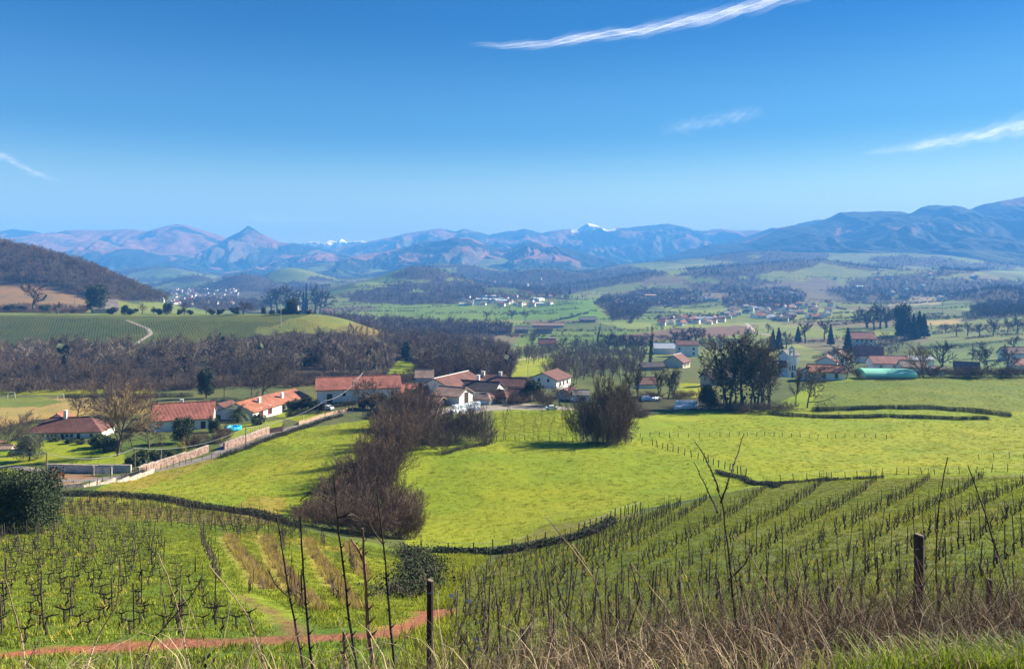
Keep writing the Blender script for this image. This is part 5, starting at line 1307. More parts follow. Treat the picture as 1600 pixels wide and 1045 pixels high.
wall_line('garden_wall', [(350,703),(380,692),(420,677)], 1.4, .35, M_PINK, 'pink stone wall between the blue pool and the village road', cap=M_PALEST)
wall_line('garden_wall', [(466,664),(500,652),(545,640)], .8, .35, M_OCHRE, 'ochre stone wall along the road under the clipped hedge')
wall_line('garden_wall', [(570,636),(585,631),(604,626)], 1.0, .35, M_PINK, 'low pinkish wall at the road bend before the long barn')
wall_line('garden_wall', [(420,677),(440,674),(443,670)], 1.1, .3, M_DARKWOOD, 'short dark wall at the drive of the gabled houses')
wall_line('road_wall', [(85,765),(130,761),(180,754),(240,738)], .7, .3, M_PALEST, 'low pale stone wall along the lower side of the road')

def bale_shape(mb, c, r, L, ang, mi=0):
    a = Vector((math.cos(ang), math.sin(ang), 0)); p = Vector(c)
    mb.tube([p - a * L / 2, p - a * (L / 2 - .08), p + a * (L / 2 - .08), p + a * L / 2], [r * .88, r, r, r * .88], 14, mi)
bp = None
def bale(loc, ang, label, group):
    global bp
    if bp is None:
        mb = MB(); bale_shape(mb, (0, 0, 0), .62, 1.2, 0); bp = mb.mesh('wrapped_bale', M_WRAP)
    o = link('wrapped_bale', bp, None, loc, ang); tag(o, label, 'bale', group)
for i in range(13):
    u_ = 706 + i * 3.4; p = at(u_, 647 - i * .5)
    bale((p.x, p.y, p.z + .60), rnd(0, 3), 'white plastic wrapped bale in the long heap above the thicket', 'wrapped bales above the thicket')
for i in range(12):
    u_ = 708 + i * 3.5; p = at(u_, 646 - i * .55)
    bale((p.x, p.y, p.z + 1.65), rnd(0, 3), 'white wrapped bale on top of the long heap above the thicket', 'upper wrapped bales above the thicket')
for i in range(18):
    u_ = 1057 + (i % 9) * 3.8; p = at(u_, 640 - (i % 9) * .3 - (i // 9) * 3)
    bale((p.x, p.y, p.z + .6), rnd(0, 3), 'white wrapped bale in the heap left of the round grey green bush', 'wrapped bales by the round bush')
for i in range(8):
    u_ = 1059 + i * 3.8; p = at(u_, 638)
    bale((p.x, p.y, p.z + 1.65), rnd(0, 3), 'white wrapped bale on top of the heap left of the round grey green bush', 'upper wrapped bales by the round bush')
for i in range(11):
    u_ = 1006 + (i % 8) * 3.4; p = at(u_, 626 - (i // 8) * 2)
    bale((p.x, p.y, p.z + .6), rnd(0, 3), 'white wrapped bale of the smaller shaded heap under the ivy trees', 'wrapped bales under the ivy trees')

def house(name, u, v, w, d, eh, rh, rot, roof, wall, label, cat='house', hip=0.0, wins=(), doors=(), shut=(), chim=(), over=3.0, ymin=0, gable_mat=None, open_side=None, base=None, roof2=None, skip_wall=False, ds=1.0):
    """u, v: pixel of the middle of the footprint; w along the ridge, d across, eh eaves, rh rise: all in photo pixels at that distance"""
    p = at(u, v, ymin) if base is None else base
    s = p.y / F; w, d, eh, rh, ov = w * s, d * s, eh * s, rh * s, over * s
    rz = R(rot); ca, sa = math.cos(rz), math.sin(rz)
    zs = [Tz(p.x + i * w / 2 * ca - j * d / 2 * sa, p.y + i * w / 2 * sa + j * d / 2 * ca) for i in (-1, 1) for j in (-1, 1)]
    zmin = min(zs) - p.z - .4
    root = empty(name, tuple(p), rz)
    mb = MB(); hx, hy = w / 2, d / 2
    if not skip_wall:
        if hip == 0:
            prof = [(-hx, -hy, zmin), (-hx, hy, zmin), (-hx, hy, eh), (-hx, 0, eh + rh), (-hx, -hy, eh)]
            mb.prism(prof, (w, 0, 0))
        else: mb.box((0, 0, (eh + zmin) / 2), (w, d, eh - zmin))
        mb.build('wall', wall, root)
    # roof: two slabs (or four planes when hipped) with thickness
    th = max(.14, 1.2 * s); pitch = rh / hy; rb = MB(); ex = hx + ov * .7; ey = hy + ov; ze = eh - ov * pitch
    if hip == 0:
        for sg in (-1, 1):
            rb.prism([(-ex, sg * ey, ze), (-ex, 0, eh + rh), (-ex, 0, eh + rh + th), (-ex, sg * ey, ze + th)], (2 * ex, 0, 0), 0)
    else:
        rx = hx - hip * s
        lo = [(-ex, -ey), (ex, -ey), (ex, ey), (-ex, ey)]; b = len(rb.v)
        rb.v += [(x, y, ze) for x, y in lo] + [(x, y, ze + th) for x, y in lo] + [(-rx, 0, eh + rh + th), (rx, 0, eh + rh + th)]
        for f in ((0, 3, 2, 1), (0, 1, 5, 4), (1, 2, 6, 5), (2, 3, 7, 6), (3, 0, 4, 7), (4, 5, 9, 8), (5, 6, 9), (6, 7, 8, 9), (7, 4, 8)):
            rb.f.append(tuple(b + i for i in f)); rb.m.append(0)
    rf = rb.build('roof', roof, root)
    rg = MB(); rl = (hx - hip * s if hip else ex)
    rg.tube([(-rl, 0, eh + rh + th + .02), (rl, 0, eh + rh + th + .02)], .14, 6); rg.build('ridge_tiles', roof2 or roof, rf)
    for cx, cyy, ch in chim:
        cb = MB(); zc = eh + rh * (1 - abs(cyy)) ; cb.box((cx * hx, cyy * hy, zc + ch * s / 2 - .3), (4.5 * s, 3.6 * s, ch * s + .8)); cb.box((cx * hx, cyy * hy, zc + ch * s + .14), (5.6 * s, 4.6 * s, .10)); cb.build('chimney', M_WHITE, rf)
    # openings: (side, position -1..1, height of the sill, width, height) in px; side F front(-y) B back R +x L -x
    def opening(side, t, z0, ww, hh, nm, mat, frame=M_WHITE, leafm=None):
        ww, hh, z0 = ww * s, hh * s, z0 * s
        e = .045
        if side in 'FB': c = (t * hx, (-hy - e if side == 'F' else hy + e), z0 + hh / 2); dims = (ww, .07, hh); fr = (ww + .2, .06, hh + .2)
        else: c = ((hx + e if side == 'R' else -hx - e), t * hy, z0 + hh / 2); dims = (.07, ww, hh); fr = (.06, ww + .2, hh + .2)
        m1 = MB(); m1.box(c, fr); wn_ = m1.build(nm, frame, root)
        k = (0, -.03, 0) if side == 'F' else (0, .03, 0) if side == 'B' else (.03, 0, 0) if side == 'R' else (-.03, 0, 0)
        c2 = tuple(a + b for a, b in zip(c, k)); m2 = MB(); m2.box(c2, dims); m2.build('pane' if nm == 'window' else 'door_leaf', mat, wn_)
        if leafm:
            for sg in (-1, 1):
                m3 = MB()
                if side in 'FB': m3.box((c[0] + sg * (ww * .78), c[1] + k[1], c[2]), (ww * .5, .08, hh))
                else: m3.box((c[0] + k[0], c[1] + sg * (ww * .78), c[2]), (.08, ww * .5, hh))
                m3.build('shutter', leafm, wn_)
    for o_ in wins: opening(*o_[:5], 'window', M_GLASS)
    for o_ in shut: opening(*o_[:5], 'window', M_GLASS, leafm=M_REDWOOD)
    for o_ in doors: opening(*o_[:5], 'door', M_DARKWOOD)
    tag(root, label, cat)
    return root
# near houses
house('farmhouse', 110, 682, 112, 52, 13, 16, 6, T_BROWN, M_WHITE, 'long low white farmhouse with a hipped brown tile roof and a row of small windows', hip=26, ymin=100,
      wins=[('F', t, 4.5, w_, 5) for t, w_ in ((-.72, 4), (-.52, 5), (-.38, 3.5), (-.27, 3.5), (-.17, 3.5), (.12, 4), (.24, 4), (.75, 4))], doors=[('F', 0, 0, 5, 10), ('F', .42, 0, 5, 10)], chim=[(-.12, -.05, 12)])
house('dormer_house', 96, 676, 22, 30, 22, 9, 90, T_ORANGE, M_WHITE, 'small gabled dormer with an orange roof and roof windows on the long farmhouse', 'dormer', over=2)
house('house', 288, 667, 86, 62, 18, 19, 17, T_RED, M_WHITE, 'house with a big plain red tile roof facing the camera above a shaded terrace', wins=[('F', -.75, 6, 6, 8), ('F', .35, 5, 5, 9)], doors=[('F', .7, 0, 7, 13)], chim=[(-.1, .2, 8)])
house('house', 394, 650, 78, 56, 15, 11, 74, T_ORANGE, M_WHITE, 'white gabled house with an orange tile roof and oxblood shutters, the nearer of a pair',
      shut=[('F', -.45, 4, 5, 13), ('F', .15, 4, 5, 13)], wins=[('L', .1, 5, 6, 9), ('L', -.5, 5, 6, 12)], chim=[(.0, -.45, 8)])
house('house', 440, 634, 62, 52, 12, 9, 68, T_ORANGE, M_WHITE, 'orange tile roofed house behind, the farther of the pair', chim=[(-.6, -.6, 8)], wins=[('F', 0, 5, 5, 6)])
house('outbuilding', 352, 646, 30, 26, 11, 6, 70, T_BROWN, M_WHITE, 'low white wing with a brown roof left of the nearer orange roofed house', 'outbuilding')
house('barn', 560, 626, 126, 46, 23, 14, 14, T_RED, M_WHITE, 'very long white barn with a dull red tile roof behind the bare spreading tree', 'barn', wins=[('F', -.36, 12, 5, 6), ('F', .1, 12, 4, 5), ('F', .8, 10, 4, 6)], doors=[('F', -.7, 2, 8, 14)])
house('outbuilding', 634, 620, 34, 34, 10, 9, 10, T_RED, M_WHITE, 'lower red roofed extension at the right end of the long white barn', 'outbuilding')
house('outbuilding', 634, 632, 30, 18, 8, 7, 4, T_PALE, M_PALEST, 'small pale roofed lean to in front of the red roofed extension', 'outbuilding')
house('great_barn', 706, 616, 96, 58, 17, 13, 62, T_BROWN, M_WHITE, 'huge farm building with a wide shaded gable and a dark red brown roof', 'barn', roof2=M_WHITE, over=3)
house('shed', 708, 629, 46, 42, 15, 9, -26, T_PALE, M_WHITE, 'white farm shed with a bright sunlit gable, black doors and a weathered salmon roof', 'shed', doors=[('R', .05, 0, 12, 18)], wins=[('R', 0, 23, 3, 2.5)], over=4)
sh = at(682, 634)
house('open_shelter', 680, 634, 26, 24, 9, 5, -26, T_PALE, M_DARKWOOD, 'low open shelter with shade dark walls under the left eave of the white farm shed', 'shelter')  # closed dark block; its colour stands in for the shade inside the open shelter
house('farm_building', 748, 618, 70, 40, 12, 10, -22, T_DARK, M_WHITE, 'long farm building with a nearly black shaded roof slope', 'farmhouse', chim=[(-.05, .1, 10)], wins=[('R', 0, 9, 4, 5)])  # shade of the slope facing away from the sun put into the tile colour
house('outbuilding', 757, 630, 26, 22, 9, 6, -20, T_PALE, M_WHITE, 'little white outbuilding with a pale hip roof joined to the white farm shed', 'outbuilding', hip=8)
house('outbuilding', 782, 628, 30, 24, 11, 7, -24, T_BROWN, M_WHITE, 'small brown roofed building with open dark front next to the pale hip roof', 'outbuilding', doors=[('F', .2, 0, 9, 9), ('F', -.5, 0, 7, 9)], hip=9)
house('house', 768, 603, 40, 32, 10, 8, -12, T_BROWN, M_WHITE, 'white house with a reddish brown roof behind the shade dark roofed farm building', chim=[(-.6, -.3, 7), (.75, -.2, 6)], wins=[('F', .3, 4, 4, 4), ('F', 0, 4, 4, 4)])
house('house', 800, 611, 48, 32, 11, 9, -14, T_BROWN, M_CREAM, 'house with a brown roof and a cream sunlit gable left of the dark evergreen', wins=[('R', 0, 10, 5, 5)])
house('house', 812, 624, 34, 26, 9, 7, -18, T_BROWN, M_PALEST, 'low brown roofed house half hidden behind the bare trees of the farmyard')
house('house', 860, 607, 50, 46, 18, 9, 60, T_BROWN, M_WHITE, 'white two storey house with a brown roof standing above the village', wins=[('L', -.4, 14, 4, 5), ('L', .3, 14, 4, 5), ('L', 0, 4, 4, 5), ('L', .6, 4, 4, 5), ('F', -.5, 8, 4, 6), ('F', 0, 8, 4, 6), ('F', .5, 8, 4, 6)])
house('shed', 907, 626, 24, 18, 11, 5, 4, T_GREY, M_WHITE, 'low white shed with a flat grey roof left of the tall meadow clump', 'shed', wins=[('F', .2, 2, 9, 5)])
house('house', 888, 622, 30, 28, 8, 8, 58, T_BROWN, M_WHITE, 'dark brown roofed house between the two storey house and the tall meadow clump', ymin=230)
house('house', 663, 596, 26, 20, 9, 9, 4, T_PALE, M_WHITE, 'small pale pink roof peeping out behind the great barn', ymin=250)
house('house', 776, 588, 24, 20, 10, 8, -10, T_ORANGE, M_WHITE, 'small house with an orange verge above the brown roofs', ymin=270)
house('small_hut', 10, 703, 16, 10, 4, 3, 10, T_PALE, M_WHITE, 'small pale hut behind the grey bush at the left edge', 'hut')
# the church and its village
ch = at(1238, 590, 330)
def church():
    s = ch.y / F; root = empty('church', tuple(ch), R(24)); z0 = -2 * s
    mb = MB(); W = 17 * s; D = 30 * s
    mb.prism([(-W / 2, 0, z0 - 3), (W / 2, 0, z0 - 3), (W / 2, 0, 26 * s), (4.6 * s, 0, 32 * s), (-4.6 * s, 0, 32 * s), (-W / 2, 0, 26 * s)], (0, 2.0 * s, 0)); mb.build('facade', M_WHITE, root)
    mb = MB()   # bell gable with its openings left open
    for x in (-4.0, 4.0): mb.box((x * s, 1.0 * s, 38.5 * s), (2.0 * s, 2.0 * s, 13 * s))
    mb.box((0, 1.0 * s, 44.5 * s), (6.1 * s, 1.9 * s, 1.6 * s)); mb.prism([(-5.2 * s, 0, 45.4 * s), (5.2 * s, 0, 45.4 * s), (0, 0, 49.5 * s)], (0, 2 * s, 0)); mb.build('bell_gable', M_WHITE, root)
    mb = MB(); mb.tube([(0, s, 42.5 * s), (0, s, 41.5 * s), (0, s, 39.6 * s), (0, s, 38.6 * s)], [.3 * s, 1.1 * s, 1.4 * s, 1.9 * s], 10); mb.build('bell', M_METAL, root)
    mb = MB(); mb.tube([(0, s, 49.5 * s), (0, s, 53 * s)], .25 * s, 5); mb.box((0, s, 51.9 * s), (2 * s, .4 * s, .5 * s)); mb.build('cross', M_METAL, root)
    for x in (-5, 0, 5):
        mb = MB(); mb.box((x * s, -.06, 15 * s), (2.2 * s, .14, 8 * s)); mb.build('window', M_GLASS, root)
    mb = MB(); mb.box((0, -.05, 4 * s), (4 * s, .16, 9 * s)); mb.build('door', M_DARKWOOD, root)
    mb = MB(); mb.prism([(-W / 2 + .3, 2 * s, z0 - 3), (W / 2 - .3, 2 * s, z0 - 3), (W / 2 - .3, 2 * s, 16 * s), (0, 2 * s, 23 * s), (-W / 2 + .3, 2 * s, 16 * s)], (0, D, 0)); mb.build('nave', M_WHITE, root)
    mb = MB()
    for sg in (-1, 1): mb.prism([(sg * (W / 2 + 1.2 * s), 2.1 * s, 15.2 * s), (0, 2.1 * s, 23.2 * s), (0, 2.1 * s, 24.4 * s), (sg * (W / 2 + 1.2 * s), 2.1 * s, 16.4 * s)], (0, D + 1, 0))
    mb.build('roof', T_BROWN, root)
    tag(root, 'white church with an open bell gable rising at the left of the right hand village', 'church')
church()
Y0 = 290
def rh(u, v, w, d, eh, rh_, rot, roof, wall, label, cat='house', **k): return house('house' if cat == 'house' else cat, u, v, w, d, eh, rh_, rot, roof, wall, label, cat, ymin=k.pop('ymin', Y0), over=2, **k)
rh(1290, 593, 52, 36, 13, 9, -14, T_ORANGE, M_WHITE, 'house with a broad orange roof directly behind the right meadow crest, below the church', wins=[('F', -.2, 4, 5, 8), ('F', .5, 4, 5, 8)])
rh(1268, 592, 34, 30, 13, 7, 60, T_BROWN, M_WHITE, 'white gabled house left of the broad orange roof')
rh(1292, 578, 34, 30, 14, 8, 64, T_BROWN, M_WHITE, 'white gabled house with brown roof behind the broad orange roof', wins=[('L', -.3, 6, 4, 5), ('L', .3, 6, 4, 5)], ymin=340)
rh(1312, 574, 30, 26, 16, 9, 60, T_BROWN, M_WHITE, 'second white gable behind the broad orange roof, further right', ymin=360)
rh(1358, 566, 40, 26, 12, 12, -30, T_RED, M_WHITE, 'red roofed house stepping down left of the white roofed barn', ymin=380)
rh(1388, 578, 56, 34, 12, 9, -6, T_RED, M_WHITE, 'long white house with a red roof immediately behind the green roof', wins=[('F', -.6, 5, 4, 5), ('F', .1, 5, 4, 5), ('F', .6, 5, 4, 5)], ymin=340)
rh(1427, 574, 52, 24, 13, 4, -4, M_SHEDW, M_WHITE, 'large barn with a bright white sheet roof behind the pale bare trees', 'barn', ymin=360)
rh(1425, 584, 36, 24, 12, 8, -14, T_PALE, M_WHITE, 'pinkish roofed house between the green roof and the white roofed barn', ymin=340)
rh(1464, 586, 20, 16, 9, 4, 0, T_BROWN, M_WHITE, 'small white cottage among the bare trees right of the green roof')
rh(1510, 582, 34, 22, 8, 8, -30, T_BROWN, M_STONE, 'dark brown roof with a pale verge among hedges near the right edge')
rh(1592, 580, 30, 20, 11, 8, 10, T_RED, M_WHITE, 'white house at the right edge behind the meadow crest')
rh(1582, 562, 34, 20, 11, 8, 0, T_BROWN, M_WHITE, 'pale house higher up at the right edge', ymin=420)
rh(1347, 545, 34, 24, 17, 8, -10, T_RED, M_WHITE, 'white hillside house with three storeys of windows left of the conifer row', wins=[('F', t, z, 3, 3.5) for t in (-.6, -.2, .2, .6) for z in (4, 12)], ymin=430)
rh(1232, 566, 24, 20, 12, 7, 30, T_GREY, M_WHITE, 'pale house half hidden right behind the church gable', ymin=400)
rh(1225, 585, 22, 20, 14, 6, 20, T_PALE, M_WHITE, 'white annexe at the left foot of the church', ymin=330)
def green_shed():
    p = at(1384, 589, 275); s = p.y / F; root = empty('green_roofed_shed', tuple(p), R(-7)); W, D, h0, hr = 76 * s, 50 * s, 4 * s, 9 * s
    mb = MB(); mb.box((0, 0, (h0 - 1.5) / 2), (W * .97, D * .9, h0 + 1.5)); mb.build('wall', M_STONE, root)
    mb = MB(); n = 12
    prof = [(-W / 2, -D / 2 * math.cos(math.pi * i / n), h0 + hr * math.sin(math.pi * i / n)) for i in range(n + 1)]
    inner = [(-W / 2, y * .97, z - .25) for _, y, z in reversed(prof)]
    mb.prism(prof + inner, (W, 0, 0)); mb.build('roof', M_GREENROOF, root)
    for sx in (-1, 1):
        mb = MB(); mb.prism([(sx * (W / 2 - .35), y * .96, z - .3) for _, y, z in prof], (sx * .2, 0, 0)); mb.build('gable_end', M_GREENROOF, root)
    tag(root, 'farm shed with a big curved sea green roof on the crest of the right meadow', 'shed')
green_shed()
# plain between
pl_ = dict(ymin=300)
rh(1058, 574, 34, 30, 10, 10, 58, T_BROWN, M_CREAM, 'farm building with a purple brown roof, white verge and cream arcaded wall on the plain', 'barn', roof2=M_WHITE, wins=[('F', t, 3, 3, 4) for t in (-.6, -.2, .2, .6)], **pl_)
rh(1073, 556, 32, 20, 18, 5, -3, T_BROWN, M_WHITE, 'two storey white house with a flat looking roof beside the small fir on the plain', wins=[('F', t, z, 3, 4) for t in (-.8, .55) for z in (3, 10)], ymin=350)
rh(1038, 552, 32, 20, 9, 6, -4, M_SHEDW, M_SHEDW, 'blue grey metal shed left of the two storey white house', 'shed', ymin=380)
rh(1060, 550, 14, 14, 7, 7, 40, T_PALE, M_WHITE, 'small pale gabled house between the blue grey shed and the two storey house', ymin=380)
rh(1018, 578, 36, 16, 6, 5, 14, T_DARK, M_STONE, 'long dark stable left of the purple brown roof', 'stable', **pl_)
rh(1010, 606, 30, 22, 8, 8, 12, T_BROWN, M_WHITE, 'pale house half hidden behind the ivy clad trees beyond the bales', ymin=270)
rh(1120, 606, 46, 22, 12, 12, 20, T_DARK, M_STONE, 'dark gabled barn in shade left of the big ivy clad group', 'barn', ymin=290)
rh(855, 541, 26, 14, 5, 6, -8, T_RED, M_WHITE, 'small red roofed house in the valley before the dark sheds', ymin=450)
rh(862, 538, 14, 12, 6, 4, 20, T_GREY, M_WHITE, 'tiny white house right beside the red roofed one in the valley', ymin=450)
rh(856, 512, 48, 8, 4, 2.5, 0, T_PALE, M_SHEDW, 'very long low shed with a pale pink roof on the plain', 'shed', ymin=600)
rh(815, 520, 20, 10, 6, 4, 0, T_GREY, M_STONE, 'dark shed left of a pair below the very long low shed', 'shed', ymin=600)
rh(851, 521, 22, 10, 7, 4, 0, T_DARK, M_STONE, 'dark arched barn right of a pair below the very long low shed', 'barn', ymin=600)
rh(783, 520, 24, 10, 4, 4, 0, T_GREY, M_STONE, 'low grey farmhouse at the left of the dark sheds on the plain', ymin=600)
rh(918, 503, 24, 8, 4, 3, 0, T_GREY, M_STONE, 'grey farm roof on the plain right of the very long low shed', ymin=700)
rh(1016, 470, 15, 10, 8, 1.2, 0, T_PALE, M_WHITE, 'large bright white building on the wooded slope in the middle distance', cat='building', ymin=1000)
# farm on the left hill and knoll buildings
house('farmhouse', 163, 489, 34, 26, 9, 11, 35, T_GREY, M_STONE, 'grey stone farm roof beside the broad dark pine on the left hill', ymin=480)
house('chapel', 458, 490, 16, 10, 16, 5, 0, T_DARK, M_STONE, 'dark stone chapel hidden among the bare oaks on the knoll', 'chapel', ymin=470)
house('hut', 513, 491, 12, 9, 4, 3, 10, T_PALE, M_DARKWOOD, 'small hut with a pinkish roof at the right end of the knoll', 'hut', ymin=470)
mb = MB(); p = at(255, 472, 560); mb.box((0, 0, 1.7), (2.2, 2.2, 4.0)); mb.prism([(-1.4, -1.3, 3.7), (1.4, -1.3, 3.7), (0, -1.3, 4.8)], (0, 2.6, 0)); tag(mb.build('pigeon_tower', M_WHITE, None, loc=tuple(p)), 'tiny white tower standing alone in the field under the wooded ridge', 'tower')
# far towns: one small mesh per house, shared
def far_house(seed, w, d, h, r, wall, roof):
    mb = MB(); mb.prism([(-w / 2, -d / 2, -2), (-w / 2, d / 2, -2), (-w / 2, d / 2, h), (-w / 2, 0, h + r), (-w / 2, -d / 2, h)], (w, 0, 0), 0)
    for sg in (-1, 1): mb.prism([(-w / 2 - .4, sg * (d / 2 + .5), h - .2), (-w / 2 - .4, 0, h + r + .02), (-w / 2 - .4, 0, h + r + .3), (-w / 2 - .4, sg * (d / 2 + .5), h + .1)], (w + .8, 0, 0), 1)
    for k in range(3): mb.box((-w / 3 + k * w / 3, -d / 2 - .03, h * .5), (1.1, .1, 1.3), mi=2)
    return mb.mesh('far_house', [wall, roof, M_GLASS])
FH = [far_house(1, 12, 9, 5, 3, M_WHITE, T_RED), far_house(2, 15, 9, 4.5, 3, M_WHITE, T_BROWN), far_house(3, 10, 10, 6, 3, M_WHITE, T_BROWN), far_house(4, 13, 9, 4.5, 2.6, M_CREAM, T_GREY), far_house(5, 9, 9, 6, 2.6, M_WHITE, T_GREY)]
FS = far_house(6, 34, 14, 4, 2.2, M_SHEDW, M_SHEDW)
towns = [('far off town at the left, below the mountains', (262,372,452,476), 1150, 5000, 110, .8, 0), ('hamlet with grey sheds on the low hill left of the centre', (718,860,464,479), 1150, 2400, 46, 1.0, 9), ('hamlet on the wooded slope around the large white building', (955,1065,466,476), 1000, 2600, 34, .9, 0),
         ('hamlet on the plain below the slope', (1032,1130,498,509), 780, 1500, 40, .9, 2), ('village spread along the foot of the right hills', (1130,1300,478,502), 850, 2600, 76, 1.0, 2), ('houses scattered on the slopes right of the centre', (1060,1240,455,476), 1500, 3600, 36, 1.1, 0),
         ('farms scattered on the far right slopes', (1290,1590,418,470), 1500, 4200, 16, 1.3, 2), ('houses far off in the hazy valley', (560,900,436,452), 2400, 4800, 18, 1.5, 0)]
rs = np.random.RandomState(77)
for nm, (u0, u1, v0, v1), ya, yb, n, s_, ns in towns:
    for k in range(n):
        p = at(rs.uniform(u0, u1), rs.uniform(v0, v1), ya, yb)
        sh_ = k < ns; o = link('far_shed' if sh_ else 'far_house', FS if sh_ else FH[rs.randint(5)], None, (p.x, p.y, p.z), rs.uniform(-.6, .6) + (0 if rs.rand() < .6 else 1.57))
        q = s_ * rs.uniform(.8, 1.25) * (.72 if not sh_ else .8); o.scale = (q, q, q)
        tag(o, ('grey shed of the ' if sh_ else 'tiny house of the ') + nm.replace(' around the large white building', ' by the white building'), 'shed' if sh_ else 'house', ('sheds of the ' if sh_ else 'houses of the ') + nm)

# ---------------------------------------------------------------- poles, wires, fences, gates, cars
def pole(u, v, h_px, label, r=.11, mat=None, arm=False, ymin=0, cat='pole'):
    p = at(u, v, ymin); s = p.y / F; h = h_px * s
    e = empty('utility_pole', tuple(p)); mb = MB(); mb.tube([(0, 0, -.4), (0, 0, h * .5), (0, 0, h)], [r, r * .85, r * .7], 6); mb.build('shaft', mat or M_WOOD, e)
    if arm: mb = MB(); mb.box((0, 0, h * .95), (h * .16, .1, .12)); mb.build('crossarm', mat or M_WOOD, e)
    for x in ((-1, 1) if arm else (0,)): mb = MB(); mb.tube([(x * h * .07, 0, h * (.955 if arm else .99)), (x * h * .07, 0, h * .99 + .15)], [.05, .04], 5); mb.build('insulator', M_GLASS, e)
    tag(e, label, cat); return Vector((p.x, p.y, p.z + h))
tops = {}
tops[1] = pole(73, 770, 62, 'tall wooden pole beside the garden wall at the lower left', .13)
tops[2] = pole(211, 738, 38, 'thin pole right of the metal gate', .09)
tops[3] = pole(384, 698, 30, 'dark pole on the road side below the blue pool', .12)
tops[4] = pole(551, 644, 48, 'left one of two slim poles at the road bend before the barn', .10)
tops[5] = pole(567, 636, 54, 'right and taller one of two slim poles at the road bend', .10)
tops[6] = pole(508, 656, 30, 'short pole by the clipped hedge on the road wall', .09)
tops[7] = pole(252, 722, 22, 'thin grey pole above the pink stone wall', .07, M_METAL)
tops[8] = pole(825, 600, 30, 'pale concrete pole left of the white two storey house', .14, M_CONC, ymin=240)
tops[9] = pole(117, 488, 30, 'wooden pole standing before the terraced slope on the left hill', .22, ymin=480)
tops[10] = pole(439, 512, 38, 'pale thin pole on the front slope of the knoll', .2, M_CONC, ymin=440)
tops[11] = pole(420, 490, 24, 'pole at the left side of the knoll trees', .2, ymin=470)
tops[12] = pole(1473, 500, 28, 'tall dark pole on the far right hillside', .35, ymin=560)
for i, (u_, v_) in enumerate(((857,508),(903,513),(953,512),(956,512),(980,508),(1131,535),(1188,535),(1266,505),(1355,500),(692,560))): pole(u_, v_, 14 if i < 9 else 16, 'slim power line pole on the valley plain', .2, ymin=450 if i != 5 else 400)
for o in [o for o in bpy.data.objects if o.get('label') == 'slim power line pole on the valley plain']: o['group'] = 'power poles on the plain'
def wire(a, b, sag, label, r=.03):
    a = Vector(a); b = Vector(b); pts = [a.lerp(b, t) - Vector((0, 0, sag * 4 * t * (1 - t))) for t in [i / 14 for i in range(15)]]
    mb = MB(); mb.tube(pts, r, 4); tag(mb.build('overhead_wire', M_METAL), label, 'wire')
wire(tops[5], tops[6], 1.6, 'sagging overhead wire running down from the road bend poles to the clipped hedge', .045)
wire(tops[6], tops[3], 1.2, 'overhead wire along the road above the blue pool', .03)
wire(tops[3], tops[2], 1.5, 'overhead wire crossing before the dark round evergreen', .03)
wire(tops[2], tops[1], 1.2, 'overhead wire along the pale garden wall', .03)
wire(tops[1], Vector(at(-120, 700)) + Vector((0, 0, 5)), 1.4, 'overhead wire leaving the tall pole towards the left edge', .035)
wire(tops[1], Vector(at(-120, 712)) + Vector((0, 0, 4)), 2.0, 'lower overhead wire leaving the tall pole towards the left edge', .035)
wire(tops[4], tops[5], .2, 'short wire between the two slim poles at the road bend', .03)

POSTM = None
def fence(line, gap, h, label, r=.06, rails=1, mat=None, jitter=.15, ymin=0, wire_r=.012, cat='fence'):
    P = [at(a, b, ymin) for a, b in line]
    root = empty('fence', tuple(P[0])); O = P[0]
    mb = MB(); mb.tube([(0, 0, -.3), (0, 0, h * .5), (0.01, 0, h)], [r, r, r * .85], 5); pm = mb.mesh('post', mat or M_BARK_DARK)
    pts = []
    for a, b in zip(P[:-1], P[1:]):
        L = math.hypot(b.x - a.x, b.y - a.y); n = max(1, int(L / gap))
        for i in range(n):
            t = i / n; x = a.x + (b.x - a.x) * t + rnd(-.1, .1); y = a.y + (b.y - a.y) * t + rnd(-.1, .1); pts.append(Vector((x, y, Tz(x, y))))
    pts.append(P[-1])
    for q in pts:
        o = link('post', pm, root, tuple(q - O)); o.rotation_euler = (rnd(-jitter, jitter) * .5, rnd(-jitter, jitter), rnd(0, 6)); k = rnd(.85, 1.12); o.scale = (1, 1, k)
    for j in range(rails):
        hh = h * (.9 - .33 * j); mb = MB(); mb.tube([q - O + Vector((0, 0, hh)) for q in pts], wire_r, 3); mb.build('wire', M_METAL, root)
    tag(root, label, cat); return root
fence([(986,690),(1020,696),(1060,708),(1100,720),(1140,735),(1165,745)], 1.9, 1.25, 'dark post and wire fence slanting down across the meadows from the clump', .075)
fence([(985,684),(1060,683),(1140,682),(1250,683),(1320,684),(1385,686)], 2.0, 1.0, 'nearly level row of short fence posts crossing the right meadow', .06)
fence([(775,689),(820,688),(860,689),(895,691)], 1.7, 1.1, 'post fence along the bottom of the sapling paddock', .065)
fence([(660,864),(740,867),(800,860),(850,848),(905,836),(940,822),(1000,798)], 1.5, 1.0, 'dark leaning fence posts between the lower meadow and the right vineyard', .055)
fence([(1220,752),(1300,748),(1400,742),(1500,740),(1600,738)], 1.8, 1.1, 'fence posts along the top edge of the right vineyard', .05)
fence([(90,764),(140,760),(190,752),(240,736),(300,722),(345,714)], 1.5, 1.1, 'thin dark posts along the lower side of the village road', .05)
fence([(352,694),(380,683),(418,668)], 1.5, 1.0, 'light garden fence on top of the pink stone wall by the pool', .03, 2)
fence([(466,656),(500,645),(545,633)], 1.3, 1.2, 'garden fence in front of the clipped hedge by the road', .03, 2)
fence([(675,652),(700,648),(720,645)], 1.0, 1.2, 'short row of posts before the heap of wrapped bales', .05)
